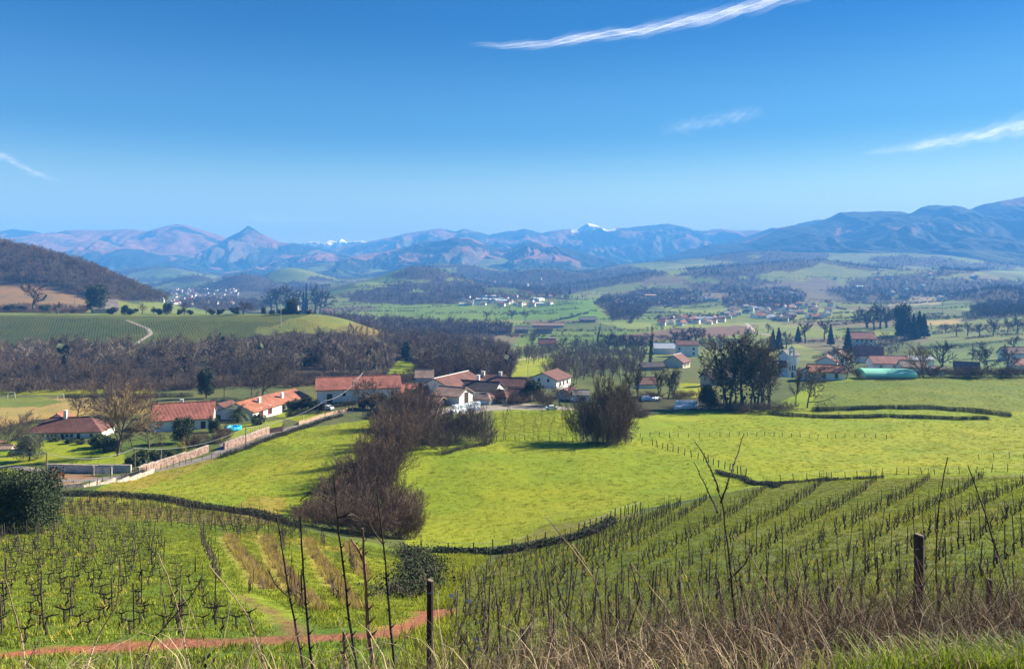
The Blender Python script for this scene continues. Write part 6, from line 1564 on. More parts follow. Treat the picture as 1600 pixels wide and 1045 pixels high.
fence([(1270,650),(1330,649),(1450,650)], 3.2, 1.0, 'posts between the two hedges of the sunken lane', .05)
fence([(1530,718),(1600,716),(1680,714)], 2.4, 1.0, 'fence posts in the meadow above the far right end of the vineyard', .05)
# wooden rail fence
def rail_fence():
    P = [at(a, b) for a, b in ((567, 650), (582, 653), (597, 656), (612, 660))]; root = empty('rail_fence', tuple(P[0])); O = P[0]
    pts = []
    for a, b in zip(P[:-1], P[1:]): pts += [a.lerp(b, i / 2) for i in range(2)]
    pts.append(P[-1]); pts = [Vector((q.x, q.y, Tz(q.x, q.y))) for q in pts]
    for q in pts: m = MB(); m.box((0, 0, .45), (.14, .14, 1.7)); m.build('post', M_DARKWOOD, root, loc=tuple(q - O))
    for hh in (.45, .85, 1.2):
        for a, b in zip(pts[:-1], pts[1:]):
            m = MB(); m.tube([a - O + Vector((0, -.09, hh)), b - O + Vector((0, -.09, hh))], .055, 4); m.build('rail', M_DARKWOOD, root)
    tag(root, 'dark wooden three rail fence at the top of the left meadow by the road bend', 'fence')
rail_fence()
def gate():
    p = at(160, 742); root = empty('metal_gate', tuple(p), R(-8))
    for x in (-1.6, 1.6): m = MB(); m.box((x, 0, .6), (.22, .22, 1.6)); m.build('gate_post', M_STONE, root)
    for k in range(5): m = MB(); m.box((0, 0, .2 + k * .24), (3.0, .04, .06)); m.build('rail', M_METAL, root)
    for k in range(13): m = MB(); m.box((-1.44 + k * .24, .03, .68), (.04, .03, 1.1)); m.build('bar', M_METAL, root)
    tag(root, 'grey metal barred drive gate at the right end of the pale garden wall', 'gate')
gate()
def car(u, v, rot, sc, label, ymin=0):
    p = at(u, v, ymin); root = empty('parked_car', tuple(p), R(rot), sc)
    b = bmesh.new(); prof = [(-2.0, .35), (-2.05, .75), (-1.9, .98), (-1.1, 1.08), (-.6, 1.42), (.9, 1.46), (1.6, 1.05), (2.05, .95), (2.1, .4), (1.9, .28), (-1.9, .28)]
    mb = MB(); mb.prism([(x, -.82, z) for x, z in prof], (0, 1.64, 0)); body = mb.mesh('body', M_CARW); bm = bmesh.new(); bm.from_mesh(body); bmesh.ops.bevel(bm, geom=bm.edges[:], offset=.06, segments=2, affect='EDGES'); bm.to_mesh(body); bm.free(); link('body', body, root)
    for sy in (-1, 1): m = MB(); m.prism([(-.95, sy * .825, 1.08), (-.55, sy * .825, 1.36), (.85, sy * .825, 1.38), (1.35, sy * .825, 1.08)], (0, sy * .02, 0)); m.build('side_window', M_GLASS, root)
    m = MB(); m.prism([(-1.14, -.7, 1.09), (-.68, -.62, 1.40), (-.68, .62, 1.40), (-1.14, .7, 1.09)], (-.03, 0, .03)); m.build('windscreen', M_GLASS, root)
    m = MB(); m.prism([(1.62, -.7, 1.08), (1.0, -.62, 1.43), (1.0, .62, 1.43), (1.62, .7, 1.08)], (.03, 0, .03)); m.build('rear_window', M_GLASS, root)
    for x in (-1.25, 1.3):
        for sy in (-1, 1):
            m = MB(); m.tube([(x, sy * .70, .32), (x, sy * .88, .32)], .33, 14); w_ = m.build('wheel', M_TYRE, root); m = MB(); m.tube([(x, sy * .87, .32), (x, sy * .895, .32)], .19, 10); m.build('rim', M_METAL, w_)
    tag(root, label, 'car')
car(512, 640, -30, .85, 'white van like car parked before the low wall of the long barn')
car(861, 640, 10, .8, 'white car parked on the yard below the white two storey house')
def pool():
    p = at(362, 684) if False else at(364, 672); s = p.y / F; root = empty('paddling_pool', tuple(p), .2)
    n = 22; ring = [(math.cos(6.283 * i / n) * 10 * s, math.sin(6.283 * i / n) * 13 * s, .45 + .12 * math.sin(i * 1.7)) for i in range(n + 1)]
    m = MB(); m.tube(ring, [.42 + .08 * math.sin(i * 2.3) for i in range(n + 1)], 8, cap=False); m.build('rim', M_BLUE, root, smooth=True)
    vs = [(0, 0, .5)] + [(x * .9, y * .9, z + .1 * math.sin(i * 3)) for i, (x, y, z) in enumerate(ring[:-1])]
    fs = [(0, 1 + i, 1 + (i + 1) % n) for i in range(n)]; link('cover', np_mesh('cover', np.array(vs), fs, [M_BLUE]), root)
    tag(root, 'crumpled turquoise blue paddling pool on the lawn beside the palm', 'pool')
pool()
def machine():
    p = at(82, 750); root = empty('red_farm_implement', tuple(p), .3)
    m = MB(); m.box((0, 0, .8), (2.6, .12, .14)); m.box((0, .9, .8), (2.6, .12, .14)); m.box((-1.2, .45, .8), (.12, .9, .14)); m.box((1.2, .45, .8), (.12, .9, .14)); m.build('frame', M_REDP, root)
    for k in range(5): m = MB(); m.tube([(-1.1 + k * .55, .1, .8), (-1.0 + k * .55, -.1, .35), (-1.15 + k * .55, .1, .05)], .05, 5); m.build('tine', M_REDP, root)
    m = MB(); m.tube([(0, .45, .8), (0, 1.2, 1.5), (0, .0, 1.5)], .07, 5); m.build('hitch', M_REDP, root)
    for x in (-1.3, 1.3): m = MB(); m.tube([(x, .6, .4), (x + .15, .6, .4)], .4, 14); m.build('wheel', M_TYRE, root)
    tag(root, 'red farm implement standing by the tall pole at the lower left', 'farm implement')
machine()
tree_at('ivy_post_shrub', EVERG[0], 62, 774, 24, 'dark narrow shrub beside the tall pole and the red implement', 'shrub', H=7.6, wide=.6)
def patio():
    p = at(2, 700); m = MB(); m.box((0, 0, .1), (7, 4, .25)); o = m.build('patio', M_PINK, None, loc=tuple(p)); tag(o, 'pink paved terrace cut off by the left edge', 'terrace')
patio()
def swing(u, v, h, label, ymin):
    p = at(u, v, ymin); s = p.y / F; root = empty('white_frame', tuple(p), .3)
    for x in (-1, 1): m = MB(); m.tube([(x * h * s * .6, 0, -.2), (x * h * s * .5, 0, h * s)], .07, 5); m.build('upright', M_WHITE, root)
    m = MB(); m.tube([(-h * s * .5, 0, h * s), (h * s * .5, 0, h * s)], .07, 5); m.build('crossbar', M_WHITE, root)
    tag(root, label, 'frame')
swing(18, 622, 9, 'white goal like frame at the far left of the field', 200)
swing(95, 624, 8, 'white garden frame left of the small brown fruit tree', 200)
# chimney smoke drifting over the village roofs
def smoke(u, v, h, label, ymin):
    p = at(u, v, ymin); s = p.y / F
    bm = bmesh.new(); bmesh.ops.create_icosphere(bm, subdivisions=3, radius=1.0)
    for w_ in bm.verts:
        k = 1 + .35 * float(fbm(np.array([w_.co.x * 1.3 + w_.co.z]), np.array([w_.co.y * 1.3 + 2 * w_.co.z]), 3, 9)[0]); w_.co = Vector((w_.co.x * 10 * s * k, w_.co.y * 9 * s * k, w_.co.z * h * s * k))
    me = bpy.data.meshes.new('chimney_smoke'); bm.to_mesh(me); bm.free()
    m = bpy.data.materials.new('thin_smoke'); m.use_nodes = True; nt = m.node_tree; nt.nodes.clear(); o = N(nt, 'ShaderNodeOutputMaterial'); vp = N(nt, 'ShaderNodeVolumePrincipled'); vp.inputs['Color'].default_value = (.85, .88, .95, 1); vp.inputs['Density'].default_value = .05; nt.links.new(vp.outputs[0], o.inputs['Volume']); me.materials.append(m)
    ob = link('chimney_smoke', me, None, (p.x, p.y, p.z + 16 * s)); tag(ob, label, 'smoke')
smoke(752, 590, 8, 'thin pale smoke hanging over the roofs right of the great barn', 270)
# ---------------------------------------------------------------- vineyards
def vine_mesh(seed, far=False):
    rg = random.Random(seed); tk = Segs(); cn = Segs()
    h = rg.uniform(.3, .42) if far else rg.uniform(.45, .6); p = Vector((0, 0, -.08)); r = .055
    n = 4
    for i in range(n):
        q = Vector((rg.uniform(-.06, .06), rg.uniform(-.06, .06), h * (i + 1) / n)); tk.add(p, q, r, r * .85); p = q; r *= .86
    for sg in (-1, 1):
        a = p.copy(); rr = .034; L = rg.uniform(.2, .38)
        for i in range(3):
            b = a + Vector((rg.uniform(-.05, .05), sg * L / 3, rg.uniform(-.02, .06))); tk.add(a, b, rr, rr * .8); rr *= .8
            if rg.random() < .8:
                c = b + Vector((rg.uniform(-.1, .1), rg.uniform(-.08, .08), rg.uniform(.1, .45))); cn.add(b, c, .012, .005)
            a = b
    for i in range(2):
        c = p + Vector((rg.uniform(-.25, .25), rg.uniform(-.3, .3), rg.uniform(.2, .6))); cn.add(p, c, .012, .005)
    return tk, cn
VM = []
for i in range(5):
    t_, c_ = vine_mesh(300 + i); VM.append((t_.mesh('stock', M_BARK_DARK, 5), c_.mesh('canes', M_TWIG_RED, 3)))
VM_LOW = []; VM_LOW2 = []
for i in range(6):
    t_, c_ = vine_mesh(320 + i, True); A = np.array(t_.a + c_.a); A[:, 6:] = np.maximum(A[:, 6:] * .8, .011); (VM_LOW if i % 2 else VM_LOW2).append(seg_mesh('vine', A, M_BARK_DARK if i % 2 else M_BARK, 3))
def stake_mesh(h, r, mat, name='stake'):
    mb = MB(); mb.tube([(0, 0, -.3), (0, 0, h)], [r, r * .95], 4); return mb.mesh(name, mat)
ST = [stake_mesh(1.45, .022, M_BARK_DARK), stake_mesh(1.2, .018, M_BARK), stake_mesh(1.6, .018, M_BARK)]
ENDP = stake_mesh(1.6, .05, M_WOOD, 'row_end_post')
rs = np.random.RandomState(500)
vines, stakes = [], []     # (x, y, rz)
def row_line(xs, ys, gap, poly, stake_every=3, ylim=(12, 110), skip=.06):
    """vines along a row curve, kept where their pixel lies in the polygon"""
    d = np.concatenate([[0], np.cumsum(np.hypot(np.diff(xs), np.diff(ys)))]); n = int(d[-1] / gap)
    if n < 1: return
    t = (np.arange(n) + rs.uniform(0, .5)) * gap; x = np.interp(t, d, xs) + rs.randn(n) * .05; y = np.interp(t, d, ys) + rs.randn(n) * .05
    z = T(x, y); u = CU + F * x / y; v = CV - F * z / y; m = inpoly(u, v, poly) & (y > ylim[0]) & (y < ylim[1])
    ang = np.arctan2(np.gradient(y), np.gradient(x)) - math.pi / 2
    for i in np.nonzero(m)[0]:
        if rs.rand() > skip: vines.append((x[i], y[i], z[i], ang[i]))
        if i % stake_every == 0: stakes.append((x[i] + .05, y[i] + .1, z[i], ang[i]))
# left block: rows on the contour, running across
L1 = [(-120,812),(60,812),(235,820),(250,838),(262,880),(330,935),(415,985),(380,1004),(-120,1020)]
for k in range(34):
    y0 = 13 + k * 1.55; xx = np.linspace(-60, 0, 200); row_line(xx, y0 + 0.10 * (xx + 20) + .6 * np.sin(xx * .15 + k), 1.05, L1)
L2 = [(58,782),(120,784),(300,796),(430,812),(470,832),(500,846),(420,842),(345,836),(235,815),(60,810)]
for k in range(26):
    y0 = 44 + k * 1.55; xx = np.linspace(-70, 0, 240); row_line(xx, y0 + 0.04 * (xx + 30), .9, L2, 2)
# curved terraces between
banks = [[(346,836),(352,852),(366,872),(386,896),(404,918)], [(404,838),(410,860),(425,890),(445,922),(470,952)], [(470,842),(478,862),(494,888),(514,918),(536,950)], [(532,848),(540,866),(548,884),(556,900)]]
for bk in banks:
    P_ = np.array([tuple(at(a, b)[:2]) for a, b in bk]); row_line(P_[:, 0], P_[:, 1], .8, [(0,800),(700,800),(700,1040),(0,1040)], 2, skip=.3)
    row_line(P_[:, 0] - 1.5, P_[:, 1] - .2, .9, [(0,800),(700,800),(700,1040),(0,1040)], 3)
# right vineyard: rows fan away from the viewer
R1 = [(690,1060),(700,960),(715,905),(800,866),(900,846),(1000,804),(1100,780),(1150,768),(1230,756),(1400,749),(1700,742),(2000,740),(2000,1060)]
X0 = list(np.arange(-40, -5, 2.0)) + list(np.arange(-5, 4, 1.15)) + list(np.arange(4.2, 80, 2.3))
for x0 in X0:
    yy_ = np.linspace(12, 104, 260); row_line(x0 + min(.86, max(.34, .35 + .06 * (x0 + 4))) * (yy_ - 14), yy_, 1.1, R1, 2)
vines = np.array(vines); stakes = np.array(stakes)
print('vines', len(vines), 'stakes', len(stakes))
_TP = [np.array([tuple(at(a, b)[:2]) for a, b in ln]) for ln, _, _ in TRACKS]
def off_track(P, d0=.95):
    d = np.full(len(P), 1e9)
    for Q in _TP:
        for a, b in zip(Q[:-1], Q[1:]):
            ab = b - a; t = np.clip(((P[:, 0] - a[0]) * ab[0] + (P[:, 1] - a[1]) * ab[1]) / (ab @ ab), 0, 1)
            d = np.minimum(d, np.hypot(P[:, 0] - a[0] - t * ab[0], P[:, 1] - a[1] - t * ab[1]))
    return P[d > d0]
vines = off_track(vines); stakes = off_track(stakes)
def split_near(A, n):
    u = CU + F * A[:, 0] / A[:, 1]; vis = (u > -20) & (u < 1620) & (CV - F * A[:, 2] / A[:, 1] < 1050)
    o = np.argsort(np.where(vis, A[:, 1], 1e6)); return A[o[:n]], A[o[n:]]
near, rest = split_near(vines, 290)
for i, (x, y, z, a) in enumerate(near):
    s = rs.uniform(.6, .82); e = empty('vine', (x, y, z), a, s); tk, cn = VM[i % 5]; link('stock', tk, e); link('canes', cn, e)
    left = x < 0 and CU + F * x / y < 680
    tag(e, 'pruned bare grapevine of the ' + ('left vineyard, in its rows nearest the red track' if left else 'right vineyard, in its rows nearest the bramble bank'), 'grapevine', 'nearest vines of the ' + ('left' if left else 'right') + ' vineyard')
scatter('vineyard_vines', VM_LOW + VM_LOW2, rest[:, :3], rest[:, 3], rs.uniform(.75, 1.1, len(rest)), 'stuff')
near, rest = split_near(stakes, 290)
for i, (x, y, z, a) in enumerate(near):
    o = link('vine_stake', ST[rs.randint(3)], None, (x, y, z), a); k = rs.uniform(.65, .95); o.scale = (1, 1, k); o.rotation_euler = (rs.randn() * .07, rs.randn() * .07, a)
    left = CU + F * x / y < 680
    tag(o, 'thin vine stake in the nearer rows of the ' + ('left' if left else 'right') + ' vineyard', 'stake', 'nearest stakes of the ' + ('left' if left else 'right') + ' vineyard')
scatter('vineyard_stakes', ST, rest[:, :3], rest[:, 3], np.stack([np.ones(len(rest)) * 1.1, np.ones(len(rest)) * 1.1, rs.uniform(.65, 1.0, len(rest))], 1), 'stuff', tilt=.08)
# dry grass standing on the terrace banks
DT = [tuft(11, 26, .5, .3, M_TUFT_YEL), tuft(12, 26, .5, .3, M_TUFT_YEL), tuft(13, 22, .6, .3, M_DRY_BROWN)]
BP = []
for bk in banks:
    P_ = np.array([tuple(at(a, b)[:2]) for a, b in bk])
    for a, b in zip(P_[:-1], P_[1:]):
        for _ in range(int(np.linalg.norm(b - a) * 15)):
            t = rs.rand(); q = a + (b - a) * t + np.array([rs.uniform(.25, .95), rs.uniform(-.4, .4)]); BP.append((q[0], q[1], Tz(q[0], q[1])))
BP = np.array(BP); scatter('terrace_bank_grass', DT, BP, rs.rand(len(BP)) * 6.28, rs.uniform(.4, .8, len(BP)), 'stuff', tilt=.15)
# sward under the vines
NT = [tuft(14, 22, .05, .24, M_SWARD), tuft(15, 22, .06, .22, M_SWARD), tuft(16, 20, .05, .24, M_GRASS_DK), tuft(17, 22, .06, .22, M_GRASS), tuft(27, 22, .05, .24, M_GRASS)]
VL = [[(-120,800),(60,780),(300,790),(470,826),(620,864),(660,900),(640,960),(650,1060),(-120,1060)]]
P = pts_in(VL, 24000, 13, 86, 501); scat('vineyard_grass', NT, off_track(P, .7), .7, 1.5, 502)
P = pts_in([R1], 36000, 12, 104, 503); scat('vineyard_grass', NT, P, .6, 1.3, 504)
P = pts_in([[(640,1060),(655,930),(660,870),(720,866),(760,870),(700,930),(690,1060)]], 4000, 13, 80, 505); scat('hollow_grass', NT + TUFT, off_track(P, .7), .7, 1.5, 506)
# row tufts: pale grass left standing along the vine rows
sel = vines[rs.rand(len(vines)) < .75]; P = sel[:, :3] + np.stack([rs.randn(len(sel)) * .25, rs.randn(len(sel)) * .35, np.zeros(len(sel))], 1); P[:, 2] = T(P[:, 0], P[:, 1])
scatter('row_grass', [DT[0], tuft(18, 20, .12, .32, M_TUFT_YEL), tuft(19, 20, .12, .32, M_GRASS)][1:], P, rs.rand(len(P)) * 6.28, rs.uniform(.7, 1.5, len(P)), 'stuff', tilt=.1)
# rows of the far vineyard on the left hill
HV = []
for k in range(60):
    y0 = 400 + k * 3.2; xx = np.arange(-470, -60, 1.5); yy_ = y0 + .25 * (xx + 200) + 6 * np.sin(xx / 60); z = T(xx, yy_); u = CU + F * xx / yy_; v = CV - F * z / yy_
    m = inpoly(u, v, [(-150,560),(-150,492),(190,500),(232,512),(222,535),(200,560)]) | inpoly(u, v, [(240,555),(250,522),(215,504),(300,502),(420,505),(470,500),(520,515),(470,560)])
    HV.append(np.stack([xx, yy_, z], 1)[m])
HV = np.concatenate(HV); scatter('hill_vineyard_rows', VM_LOW, HV, rs.rand(len(HV)) * 6.28, rs.uniform(1.2, 1.9, len(HV)), 'stuff')
KV = []
for k in range(16):
    y0 = 560 + k * 7.0; xx = np.arange(-420, -240, 1.1); yy_ = y0 + .12 * (xx + 300); z = T(xx, yy_); u = CU + F * xx / yy_; v = CV - F * z / yy_
    m = inpoly(u, v, [(-100,490),(-100,446),(60,445),(130,460),(142,482),(130,492)]); KV.append(np.stack([xx, yy_, z], 1)[m])
KV = np.concatenate(KV); scatter('slope_terrace_rows', [DT[1], DT[2], LOWBUSH[0]], KV, rs.rand(len(KV)) * 6.28, rs.uniform(.4, 1.1, len(KV)), 'stuff')
# curved terraces on the knoll's right flank
KV = []
for k in range(9):
    c = [(520 + k * 15, 560 - k * 1.5), (545 + k * 14, 545 - k * 1.5), (562 + k * 11, 528 - k * .3), (566 + k * 8, 510 + k * 1.2)]
    P_ = np.array([tuple(at(a, b, 400)[:2]) for a, b in c]); d = np.concatenate([[0], np.cumsum(np.hypot(*np.diff(P_, axis=0).T))]); t = np.arange(0, d[-1], .8)
    KV.append(np.stack([np.interp(t, d, P_[:, 0]), np.interp(t, d, P_[:, 1])], 1))
KV = np.concatenate(KV); KV = np.concatenate([KV, T(KV[:, 0], KV[:, 1])[:, None]], 1); KV = KV[np.isfinite(KV).all(1)]
scatter('knoll_terrace_rows', [DT[1], DT[2]], KV, rs.rand(len(KV)) * 6.28, rs.uniform(1.4, 2.6, len(KV)), 'stuff')
# ---------------------------------------------------------------- the bank in front: brambles, dry grass, posts, tall shoots
rs = np.random.RandomState(900)
def stems(n, xf, yf, hf, rf, mat, name, seed, seg=6, lean=.6, curl=.5, branch=.35):
    r_ = np.random.RandomState(seed); A = []
    for _ in range(n):
        x, y = xf(r_), yf(r_); x *= 1.0; z = Tz(x, y) - .03; h = hf(r_, x, y); r0 = rf(r_)
        d = np.array([r_.randn() * lean, r_.randn() * lean, 1.0]); d /= np.linalg.norm(d); b = np.array([r_.randn(), r_.randn(), -.6 * r_.rand()]) * curl
        p = np.array([x, y, z]); L = h / seg
        for i in range(seg):
            q = p + d * L; r1 = r0 * .82; A.append((*p, *q, r0, r1)); 
            if r_.rand() < branch and i > 0:
                bd = d * .5 + r_.randn(3) * .6; q2 = q + bd * L * r_.uniform(.6, 1.8); A.append((*q, *q2, r1 * .7, r1 * .35))
            p = q; r0 = r1; d = d + b / seg + r_.randn(3) * .10; d /= np.linalg.norm(d)
    V, Fc = seg_arrays(np.array(A), 3)
    o = link(name, np_mesh(name, V, Fc, [mat])); tag(o, kind='stuff'); return o
def fx(y_scale=1.0):
    return None
def sample_bank(n, ymin, ymax, seed, wgt):
    r_ = np.random.RandomState(seed); out = []
    while len(out) < n:
        y = r_.uniform(ymin, ymax); u = r_.uniform(-120, 1720)
        if r_.rand() < wgt(u, y): out.append(((u - CU) / F * y, y))
    return out
def stem_set(name, mat, pts, hf, r0, seed, seg=6, lean=.55, curl=.6, branch=.3):
    it = iter(pts); cur = [None]
    def xf(r_): cur[0] = next(it); return cur[0][0]
    def yf(r_): return cur[0][1]
    return stems(len(pts), xf, yf, hf, r0, mat, name, seed, seg, lean, curl, branch)
wall_ = lambda u, y: .27 + .73 * np.clip((u - 600) / 600, 0, 1)
short = lambda x, y: .5 + .62 * float(np.clip((CU + F * x / y - 550) / 500, 0, 1))
stem_set('dry_bramble_stems', M_DRY, sample_bank(2600, 4.8, 9.5, 1, wall_), lambda r, x, y: r.uniform(.3, 1.0) * short(x, y), lambda r: r.uniform(.0014, .0034), 2, lean=.7, curl=1.0)
stem_set('brown_bramble_stems', M_DRY_BROWN, sample_bank(3600, 4.8, 10.5, 3, wall_), lambda r, x, y: r.uniform(.25, .95) * short(x, y), lambda r: r.uniform(.0014, .0034), 4, lean=.7, curl=1.0, branch=.5)
stem_set('dark_bramble_stems', M_BARK_DARK, sample_bank(1500, 5, 11, 5, wall_), lambda r, x, y: r.uniform(.4, 1.25) * short(x, y), lambda r: r.uniform(.002, .0045), 6, lean=.35, curl=.5, branch=.5)
stem_set('dense_bank_brambles', M_DRY_BROWN, sample_bank(3000, 5.0, 11.5, 7, lambda u, y: float(np.clip((u - 1050) / 350, 0, 1))), lambda r, x, y: r.uniform(.3, .95), lambda r: r.uniform(.002, .004), 8, lean=.6, curl=.9, branch=.5)
stem_set('dense_bank_stalks', M_DRY, sample_bank(2200, 4.6, 10.5, 9, lambda u, y: float(np.clip((u - 950) / 350, 0, 1))), lambda r, x, y: r.uniform(.3, .9), lambda r: r.uniform(.0018, .0036), 10, lean=.7, curl=1.0, branch=.35)
stem_set('fine_brown_tangle', M_DRY_BROWN, sample_bank(7500, 5.0, 11.5, 31, lambda u, y: .3 + .7 * float(np.clip((u - 620) / 200, 0, 1))), lambda r, x, y: r.uniform(.3, 1.0) * short(x, y), lambda r: r.uniform(.0012, .0026), 32, lean=.8, curl=1.2, branch=.5)
stem_set('bank_foot_stalks', M_DRY, sample_bank(900, 3.6, 6.5, 11, wall_), lambda r, x, y: r.uniform(.15, .6), lambda r: r.uniform(.0018, .003), 12, lean=.9, curl=1.2)
# green blades at the lower right corner and along the bottom
def blades(n, pts, h0, h1, w, mat, name, seed):
    r_ = np.random.RandomState(seed); vs, fs = [], []
    for (x, y) in pts[:n]:
        z = Tz(x, y) - .02; a = r_.rand() * 6.28; h = r_.uniform(h0, h1); l = h * r_.uniform(.3, .9); b = r_.rand() * 6.28
        dx, dy = math.cos(b) * l, math.sin(b) * l; wx, wy = -math.sin(b) * w, math.cos(b) * w; k = len(vs)
        for i, t in enumerate((0, .35, .7)):
            q = (x + dx * t ** 1.6, y + dy * t ** 1.6, z + h * (t * (1.25 - .35 * t))); s = 1 - .35 * i * .8
            vs += [(q[0] - wx * s, q[1] - wy * s, q[2]), (q[0] + wx * s, q[1] + wy * s, q[2])]
        vs.append((x + dx, y + dy, z + h * .82)); fs += [(k, k + 1, k + 3, k + 2), (k + 2, k + 3, k + 5, k + 4), (k + 4, k + 5, k + 6)]
    o = link(name, np_mesh(name, np.array(vs), fs, [mat])); tag(o, kind='stuff'); return o
M_BLADE = simple_mat('fresh_green_blades', (0.24, 0.32, 0.035), .6, .3, 3.0, spec=.25, translucent=.35)
blades(6500, sample_bank(6500, 4.0, 6.6, 21, lambda u, y: float(np.clip((u - 1250) / 220, 0.02, 1))), .08, .26, .004, M_BLADE, 'long_green_grass', 22)
blades(4500, sample_bank(3500, 5.0, 12.5, 23, lambda u, y: .7), .1, .3, .005, M_GRASS_DK, 'bank_grass', 24)
blades(3500, sample_bank(1800, 4.0, 8.0, 25, wall_), .12, .4, .005, M_DRY, 'dry_bank_grass', 26)

# fence posts of the bank
def bank_post(u0, vt, vb, w, Y, label, lean=0.0, top=True):
    x = (u0 - CU) / F * Y; r = w * Y / F / 2; zt = -(vt - CV) / F * Y; zb = min(-(vb - CV) / F * Y, Tz(x, Y)) - .4
    root = empty('fence_post', (x, Y, 0)); mb = MB()
    pts = [(lean * (z - zb), 0.012 * math.sin(z * 5), z) for z in np.linspace(zb, zt, 7)]
    mb.tube(pts, [r * (1.05 + .05 * math.sin(i * 2.3)) for i in range(7)], 10); mb.build('shaft', M_BARK_DARK, root)
    mb = MB(); e = pts[-1]; mb.tube([(e[0], e[1], zt), (e[0] + .003, e[1], zt + .012)], [r * .98, r * .9], 10); mb.build('cut_top', M_WOOD, root)
    for k in range(2): m = MB(); z = zt - .12 - .35 * k; m.tube([(-r * 1.15, -r, z), (r * 1.15, -r, z + .01)], .006, 4); m.build('staple', M_METAL, root)
    tag(root, label, 'fence post'); return Vector((x, Y, zt))
pa = bank_post(672, 908, 1060, 10, 8.5, 'dark upright fence post nearest the middle of the picture, below the hollow')
pb = bank_post(1435, 836, 1010, 14, 7.5, 'thick dark fence post at the right before the vineyard, nearest the camera')
pc = bank_post(819, 982, 1050, 7, 9.6, 'short dark fence post low in the brambles right of the middle one', -.02)
pd = bank_post(1308, 918, 1010, 6, 10.5, 'thin dark stake left of the thick post at the right', .02)
pe = bank_post(1543, 905, 990, 8, 9.5, 'blunt dark stake half buried in brambles right of the thick post', .01)
for a, b, dz, lb in ((pa, pb, -.30, 'upper rusty wire strung along the bank between the posts'), (pa, pb, -.62, 'lower rusty wire strung along the bank between the posts')):
    A_, B_ = a + Vector((0, 0, dz)), b + Vector((0, 0, dz)); m = MB(); m.tube([A_.lerp(B_, t / 16) - Vector((0, 0, .12 * 4 * (t / 16) * (1 - t / 16))) for t in range(17)], .0022, 3); tag(m.build('fence_wire', M_DRY_BROWN), lb, 'wire')

# tall bare shoots rising in front of the view: each a thing with its side twigs
def shoot(lines, Y, w0, w1, mat, label, cat='shoot', buds=True):
    root = None; rg = random.Random(int(lines[0][0][0] * 7))
    for li, ln in enumerate(lines):
        L = np.array(ln, float); n = max(6, int(len(L) * 3)); d = np.concatenate([[0], np.cumsum(np.hypot(*np.diff(L, axis=0).T))]); t = np.linspace(0, d[-1], n)
        uu = np.interp(t, d, L[:, 0]); vv = np.interp(t, d, L[:, 1]); k = np.ones(3) / 3
        pts = []
        for i in range(n):
            Yi = Y + .25 * math.sin(i * .35 + li * 2); pts.append(Vector(((uu[i] + rg.uniform(-1, 1) - CU) / F * Yi, Yi, -(vv[i] - CV) / F * Yi)))
        a, b = (w0, w1) if li == 0 else (w0 * .6, w1 * .8)
        rad = [(a + (b - a) * i / (n - 1)) * Y / F / 2 for i in range(n)]
        if root is None:
            root = empty('tall_shoot', tuple(pts[0])); O = pts[0]
        mb = MB(); mb.tube([p - O for p in pts], rad, 5)
        if buds:
            for i in range(2, n - 1):
                s = rg.choice((-1, 1)); q = pts[i] - O; mb.tube([q, q + Vector((s * rad[i] * 3.5, rg.uniform(-.01, .01), rad[i] * 3.5))], [rad[i] * .8, rad[i] * .2], 4)
        mb.build('stem' if li == 0 else 'side_twig', mat, root)
    tag(root, label, cat); return root
DK, DY = M_BARK_DARK, M_DRY
shoot([[(1160,1060),(1152,985),(1140,880),(1128,780),(1120,762)], [(1124,768),(1110,730),(1096,705),(1086,689)], [(1126,785),(1140,745),(1152,710),(1162,677)], [(1121,800),(1108,770),(1094,742),(1084,722)], [(1140,905),(1165,880),(1178,850)]], 6.0, 5.5, 1.4, DK, 'tallest dark forked shoot right of the middle, its two prongs reaching into the meadow')
shoot([[(478,1060),(458,960),(443,868),(433,808)], [(455,935),(432,915),(420,890)]], 6.5, 4.5, 2, DK, 'dark shoot leftmost of the group standing before the terraces')
shoot([[(490,1060),(478,950),(472,860),(469,806)]], 6.4, 5, 2.5, DK, 'straight dark shoot second from left before the terraces')
shoot([[(560,1060),(545,960),(534,870),(527,810),(521,742)], [(524,790),(500,776),(486,768),(468,782)], [(529,808),(552,803),(563,811),(570,820)]], 6.0, 5, 2, DK, 'tall dark shoot with pale side twigs before the big red brown bushes')
shoot([[(584,1060),(574,960),(570,890),(566,825)], [(570,880),(560,858),(548,842)]], 6.2, 9, 3, M_DRY_BROWN, 'thick scaly brown stalk before the hollow')
shoot([[(618,1060),(608,960),(600,860),(590,770)], [(598,850),(585,832),(575,812)]], 6.6, 5, 2, DK, 'slim dark shoot right of the thick scaly stalk')
shoot([[(540,1060),(538,1010),(537,985)]], 6.0, 7, 4, M_DRY_BROWN, 'short stubby brown stalk low before the red track')
shoot([[(952,1060),(945,985),(930,905),(880,840),(852,806)], [(915,880),(895,850)]], 5.5, 3, 1.5, DY, 'long pale arching stalk in front of the right vineyard')
shoot([[(985,1060),(975,1000),(1000,930),(985,880)]], 6.0, 4, 2, DK, 'crooked dark shoot rising out of the brambles at the middle right')
shoot([[(1468,1045),(1466,960),(1462,860),(1466,790),(1480,714)]], 6.5, 3, 1.5, DK, 'thin dark shoot just right of the thick post, leaning right at the top')
shoot([[(1585,980),(1570,900),(1545,820),(1525,762),(1512,727)], [(1555,850),(1540,835)]], 6.5, 4, 1.5, DK, 'thin dark shoot near the right edge leaning left at the top')
shoot([[(300,1060),(280,960),(262,900),(246,864)]], 6.0, 3, 1.5, DY, 'pale dry stalk over the left vineyard, leaning left')
shoot([[(420,1060),(388,960),(345,905),(325,882)]], 6.2, 3.5, 1.5, DY, 'pale arching stalk across the lime green strip')
